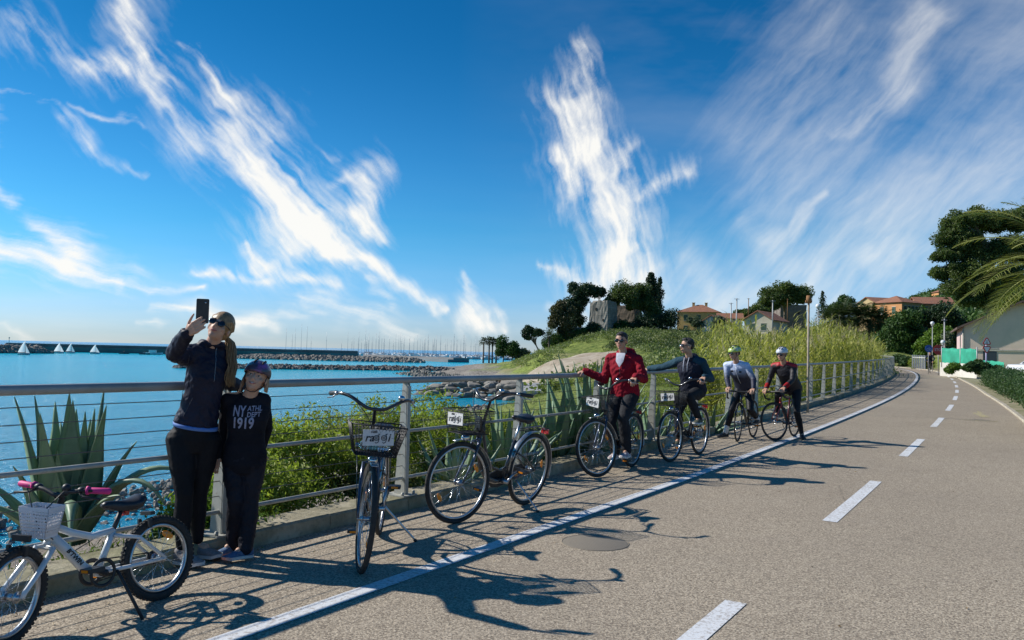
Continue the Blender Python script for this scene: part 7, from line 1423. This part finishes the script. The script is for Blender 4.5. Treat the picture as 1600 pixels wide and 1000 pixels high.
# man in navy
BLUEJ = cloth('navy_padded_vest', (.014, .016, .032), (.026, .028, .050), .7, 8, .9); TEAL = cloth('teal_sleeve', (.018, .055, .085), (.03, .08, .115), .85, 12, .6); OLIVSH = mat('olive_shoe', (.09, .10, .07), .8, col2=(.06, .07, .05), nscale=20)
fd = (B4.W((1, 0, 0))-B4.W((0, 0, 0))).normalized(); rd = V3(fd.y, -fd.x, 0); rl = rail(1006); pel = B4.W((-.28, 0, .975)); neck = pel+V3(0, 0, .475)+fd*.17; sc = neck-V3(0, 0, .065)-fd*.01; hr, hl = hips(pel, rd); sr, sl = sc+rd*.185, sc-rd*.185; wr = rl+V3(.09, 0, .03); wl = B4.grips[1]+V3(.03, .06, .045)
ped = B4.W(B4.pp[1]); al = V3(ped.x+.02, ped.y, ped.z+.10)-fd*.02; pr_ = B4.W(B4.pp[0]); ar = pr_+V3(0, 0, .10)
J = dict(head=neck+V3(-.03, -.03, .165)+fd*.05, neck=neck, sr=sr, sl=sl, er=ik(sr, wr, .57, V3(0, 0, -1)), wr=wr, el=ik(sl, wl, .56, V3(.6, .5, -.6)), wl=wl, pelvis=pel, hr=hr, hl=hl, kr=ik(hr, ar, .88, fd), ar=ar, kl=ik(hl, al, .88, fd), al=al, hf=V3(-.97, -.18, 0), front=fd)
r2 = rider('man in a navy vest with teal sleeves on a bicycle holding the rail', J, 1.0, tr=fd, tl=fd, hands=dict(r=dict(d=V3(-.9, .1, -.25), n=V3(0, .2, -1), curl=.6), l=dict(d=fd*.7+V3(0, 0, -.4), n=V3(0, 0, -1), curl=1.0)))
m = MB(); r2.arms(m, .014, .96); remesh(m, 'sleeves', TEAL, r2.o, r2.root, .009, 3, .010, 7); nf = r2.P['neck']
m = MB(); m.loft(r2.torso(.026)[1:], 24); m.ell(nf-fd*.075+V3(0, 0, -.005), (.115, .09, .075)); m.torus(nf+V3(0, 0, 0), V3(0, 0, 1)+fd*.4, .082, .026, 24, 8); m.ell(r2.P['sr']-r2.ac*-.04, (.07, .07, .075)); m.ell(r2.P['sl']-r2.ac*.04, (.07, .07, .075)); remesh(m, 'vest', BLUEJ, r2.o, r2.root, .009, 3, .012, 2)
m = MB()
for sg in (-1, 1): m.tube([nf+fd*.115+r2.ac*sg*.035, nf+fd*.165+r2.ac*sg*.03-V3(0, 0, .10), nf+fd*.175+r2.ac*sg*.03-V3(0, 0, .20)], .005, 6)
m.build('drawstring', TEE, r2.o); r2.trousers(JEAN, .010, .95, .002); r2.shoe('l', OLIVSH, SOLEW); r2.shoe('r', OLIVSH, SOLEW); short_hair(r2, HAIRD, .008, 2)
# racing cyclists
s = NT('white_navy_jersey'); sp = s.n('ShaderNodeSeparateXYZ'); s.lk(s.tc.outputs['Object'], sp.inputs[0]); n = s.noise(8, 4); f_ = s.rng(s.math('ADD', sp.outputs[2], s.math('MULTIPLY', n, .05)), 1.10, 1.34); s.lk(s.mix(f_, (.012, .014, .035), (.52, .60, .80)), s.b.inputs['Base Color']); s.b.inputs['Roughness'].default_value = .55; s.bump(n, .5, .02); JERS = s.m
s = NT('red_black_jersey'); sp = s.n('ShaderNodeSeparateXYZ'); s.lk(s.tc.outputs['Object'], sp.inputs[0]); n = s.noise(6, 4); f_ = s.rng(s.math('ADD', sp.outputs[2], s.math('MULTIPLY', n, .22)), 1.40, 1.44); s.lk(s.mix(f_, (.012, .010, .014), (.42, .012, .018)), s.b.inputs['Base Color']); s.b.inputs['Roughness'].default_value = .6; s.bump(n, .5, .02); JERR = s.m
LYCRA = cloth('black_lycra', (.009, .009, .012), (.018, .018, .024), .5, 20, .3); HWH = mat('white_helmet', (.62, .64, .68), .35, coat=.4, col2=(.5, .52, .56), nscale=6); HGR = mat('lime_helmet', (.42, .55, .06), .35, coat=.4, col2=(.55, .60, .50), nscale=9, ramp=(.45, .55)); BSHOE = mat('black_cycling_shoe', (.015, .015, .017), .4, col2=(.03, .03, .03), nscale=20)
def roadie(B, label, jers, hel, gfoot, foot, headf, lean, stand, lift=.0, back=.02, side=0):
    fd = (B.W((1, 0, 0))-B.W((0, 0, 0))).normalized(); rd = V3(fd.y, -fd.x, 0); z0 = B.root.location.z; pel = B.W((-.14+back, 0, .93))+rd*(.05 if stand == 'r' else -.05); neck = pel+V3(0, 0, .43)+fd*lean+rd*side; sc = neck-V3(0, 0, .06)-fd*.02; hr, hl = hips(pel, rd, .085); sr, sl = sc+rd*.175, sc-rd*.175
    wr, wl = B.grips[0]-fd*.07+V3(0, 0, .045), B.grips[1]-fd*.07+V3(0, 0, .045); g0 = V3(gfoot.x, gfoot.y, pz(gfoot.y)+.075); ped = B.W(B.pp[0 if stand == 'l' else 1])+V3(0, 0, .10)-fd*.03
    ar, al = (g0, ped) if stand == 'r' else (ped, g0)
    J = dict(head=neck+V3(-.02, -.03, .155)+fd*.08, neck=neck, sr=sr, sl=sl, er=ik(sr, wr, .53, rd*.35-fd*.8+V3(0, 0, -.3)), wr=wr, el=ik(sl, wl, .53, -rd*.35-fd*.8+V3(0, 0, -.3)), wl=wl, pelvis=pel, hr=hr, hl=hl, kr=ik(hr, ar, .885, fd), ar=ar, kl=ik(hl, al, .885, fd), al=al, hf=headf, front=fd)
    f = rider(label, J, 1.0, tr=foot if stand == 'r' else fd, tl=foot if stand == 'l' else fd, hands=dict(r=dict(d=fd*.9+V3(0, 0, -.3), n=V3(0, 0, -1), curl=.9), l=dict(d=fd*.9+V3(0, 0, -.3), n=V3(0, 0, -1), curl=.9)))
    f.top(jers, .010, .95, 'jersey', hem=-.20, disp=.006); f.trousers(LYCRA, .004, .93, 0, 'tights', .003); f.shoe('r', BSHOE, SOLEW if stand == 'l' else BPLAST, .27, True); f.shoe('l', BSHOE, BPLAST, .27, True); helmet(f, hel, STRAP, True)
    hm = MB(); hm.ell(f.hp(0, -.045, .0), (.072, .06, .06), f.R); hm.build('hair', HAIRD, f.o); return f
r3 = roadie(B5, 'standing cyclist in a white and navy jersey with a lime helmet', JERS, HGR, G(1133, 684), V3(-.8, -.5, 0), V3(-.88, -.40, -.16), .26, 'r', side=.09)
# white socks over the tights, a zip and chest marks
m = MB(); a_ = r3.P['ar']; kk = r3.P['kr']; m.capsule(a_.lerp(kk, .06), a_.lerp(kk, .30), .044, .050, 12); m.build('sock', SIGNW, r3.o); a_ = r3.P['al']; kk = r3.P['kl']; MB().capsule(a_.lerp(kk, .06), a_.lerp(kk, .26), .044, .050, 12).build('sock', SIGNW, r3.o)
nf = r3.P['neck']; up_ = (nf-r3.P['pelvis']).normalized(); ou = r3.ac.cross(up_); ou = ou if ou.dot(r3.front) > 0 else -ou; MB().tube([nf+ou*.09-up_*.01, nf+ou*.158-up_*.12, nf+ou*.160-up_*.24, nf+ou*.145-up_*.36], .004, 5).build('zip', EYEW, r3.o)
MB().box(nf+ou*.150-up_*.10-r3.ac*.07, (.045, .012, .03)).build('chest_mark', STRAP, r3.o); MB().box(nf+ou*.150-up_*.11+r3.ac*.07, (.045, .012, .03)).build('chest_mark', STRAP, r3.o)
r4 = roadie(B6, 'standing cyclist in a red and black jersey with a white helmet', JERR, HWH, G(1253, 686), V3(-.2, -1, 0), V3(-.72, -.66, -.14), .30, 'l', back=-.02, side=.05)
for x in 'rl':
    e, w_ = r4.P['e'+x], r4.P['w'+x]; MB().capsule(e.lerp(w_, .62), e.lerp(w_, .90), .047, .041, 12).build('red_cuff', cloth('red_cuff', (.45, .015, .02), (.35, .01, .015)), r4.o)
# ---- far cyclist on the path and two people on the beach
fp = G(1456, 583); B7 = Bike('racing_bicycle', 'bicycle of the far cyclist riding up the path at the bend', fp+V3(-.35, -.4, 0), fp+V3(.1, .5, 0), 'race'); V = Vector
B7.wheel(B7.fa, True, .016, .009, BPLAST, nsp=12, dark=True); B7.wheel(B7.ra, False, .016, .009, BPLAST, nsp=12, dark=True); bb = V((-.09, 0, .27)); B7.B(MB().cyl(B7.hb, bb, .02).cyl(B7.ht, (-.22, 0, .74), .018).cyl(bb, (-.25, 0, .9), .017).cyl(bb, B7.ra, .01).cyl((-.22, 0, .72), B7.ra, .01).cyl(B7.ht+V((0, 0, .05)), B7.fa, .014), 'frame', CARB); B7.B(MB().cyl((.30, -.2, .88), (.30, .2, .88), .014), 'handlebar', CARB); B7.pp = [V((-.09, -.1, .12)), V((-.09, .1, .42))]; B7.B(saddle_mb(V((-.25, 0, .93))), 'saddle', SADM)
def simple(label, root, J, top, bot, hair, k=1, bike=None):
    J = {a: Vector(b) for a, b in J.items()}; J.update(tr=V3(0, 0, 0), tl=V3(0, 0, 0)); f = Figure(label, J, root, k, .016, SKINT); f.P['tr'] = f.front*.12; f.P['tl'] = f.front*.12; f.body({}); f.top(top, .016, .95, 'jacket', disp=0); f.trousers(bot, .01); hm = MB().ell(f.hp(0, -.02, .045), (.08, .1, .085), f.R); hm.build('helmet' if bike else 'hair', hair, f.o)
    for x in 'rl': f.shoe(x, BSHOE, BPLAST)
    return f
Wp = B7.W; pel = Wp((-.22, 0, 1.0)); fd = (Wp((1, 0, 0))-Wp((0, 0, 0))).normalized(); rd = V3(fd.y, -fd.x, 0); neck = pel+V3(0, 0, .42)+fd*.26; sr, sl = neck+rd*.18-V3(0, 0, .06), neck-rd*.18-V3(0, 0, .06); wr, wl = Wp((.30, -.2, .93)), Wp((.30, .2, .93)); hr, hl = hips(pel, rd); ar, al = Wp(B7.pp[0])+V3(0, 0, .1), Wp(B7.pp[1])+V3(0, 0, .1)
simple('far cyclist in dark blue riding towards the camera at the bend', fp, dict(head=neck+V3(0, 0, .16)+fd*.06, neck=neck, sr=sr, sl=sl, er=ik(sr, wr, .56, rd), wr=wr, el=ik(sl, wl, .56, -rd), wl=wl, pelvis=pel, hr=hr, hl=hl, kr=ik(hr, ar, .88, fd), ar=ar, kl=ik(hl, al, .88, fd), al=al, hf=fd, front=fd), JACKET, LYCRA, STRAP, bike=B7)
for i, (px, Yd, top) in enumerate([(776, 112, JEAN), (780.5, 113, cloth('tan_coat', (.25, .16, .10), (.2, .12, .08)))]):
    b = V3(ray(px, 590)[0]*Yd, Yd, max(tz(ray(px, 590)[0]*Yd, Yd), -3.6)); fr = V3(.9, -.3, 0).normalized(); rd = V3(fr.y, -fr.x, 0); q = lambda r_, f_, z: b+rd*r_+fr*f_+V3(0, 0, z)
    simple(['left one of two people walking on the beach behind the near groyne', 'right one of two people walking on the beach behind the near groyne'][i], b, dict(head=q(0, .03, 1.6), neck=q(0, 0, 1.45), sr=q(.18, 0, 1.39), sl=q(-.18, 0, 1.39), er=q(.22, -.08, 1.12), wr=q(.22, .02, .88), el=q(-.22, .06, 1.12), wl=q(-.22, .16, .9), pelvis=q(0, 0, .95), hr=q(.09, 0, .92), hl=q(-.09, 0, .92), kr=q(.09, .12, .52), ar=q(.09, .15, .08), kl=q(-.09, .02, .5), al=q(-.09, -.18, .1), hf=fr, front=fr), top, JEAN, HAIRD)
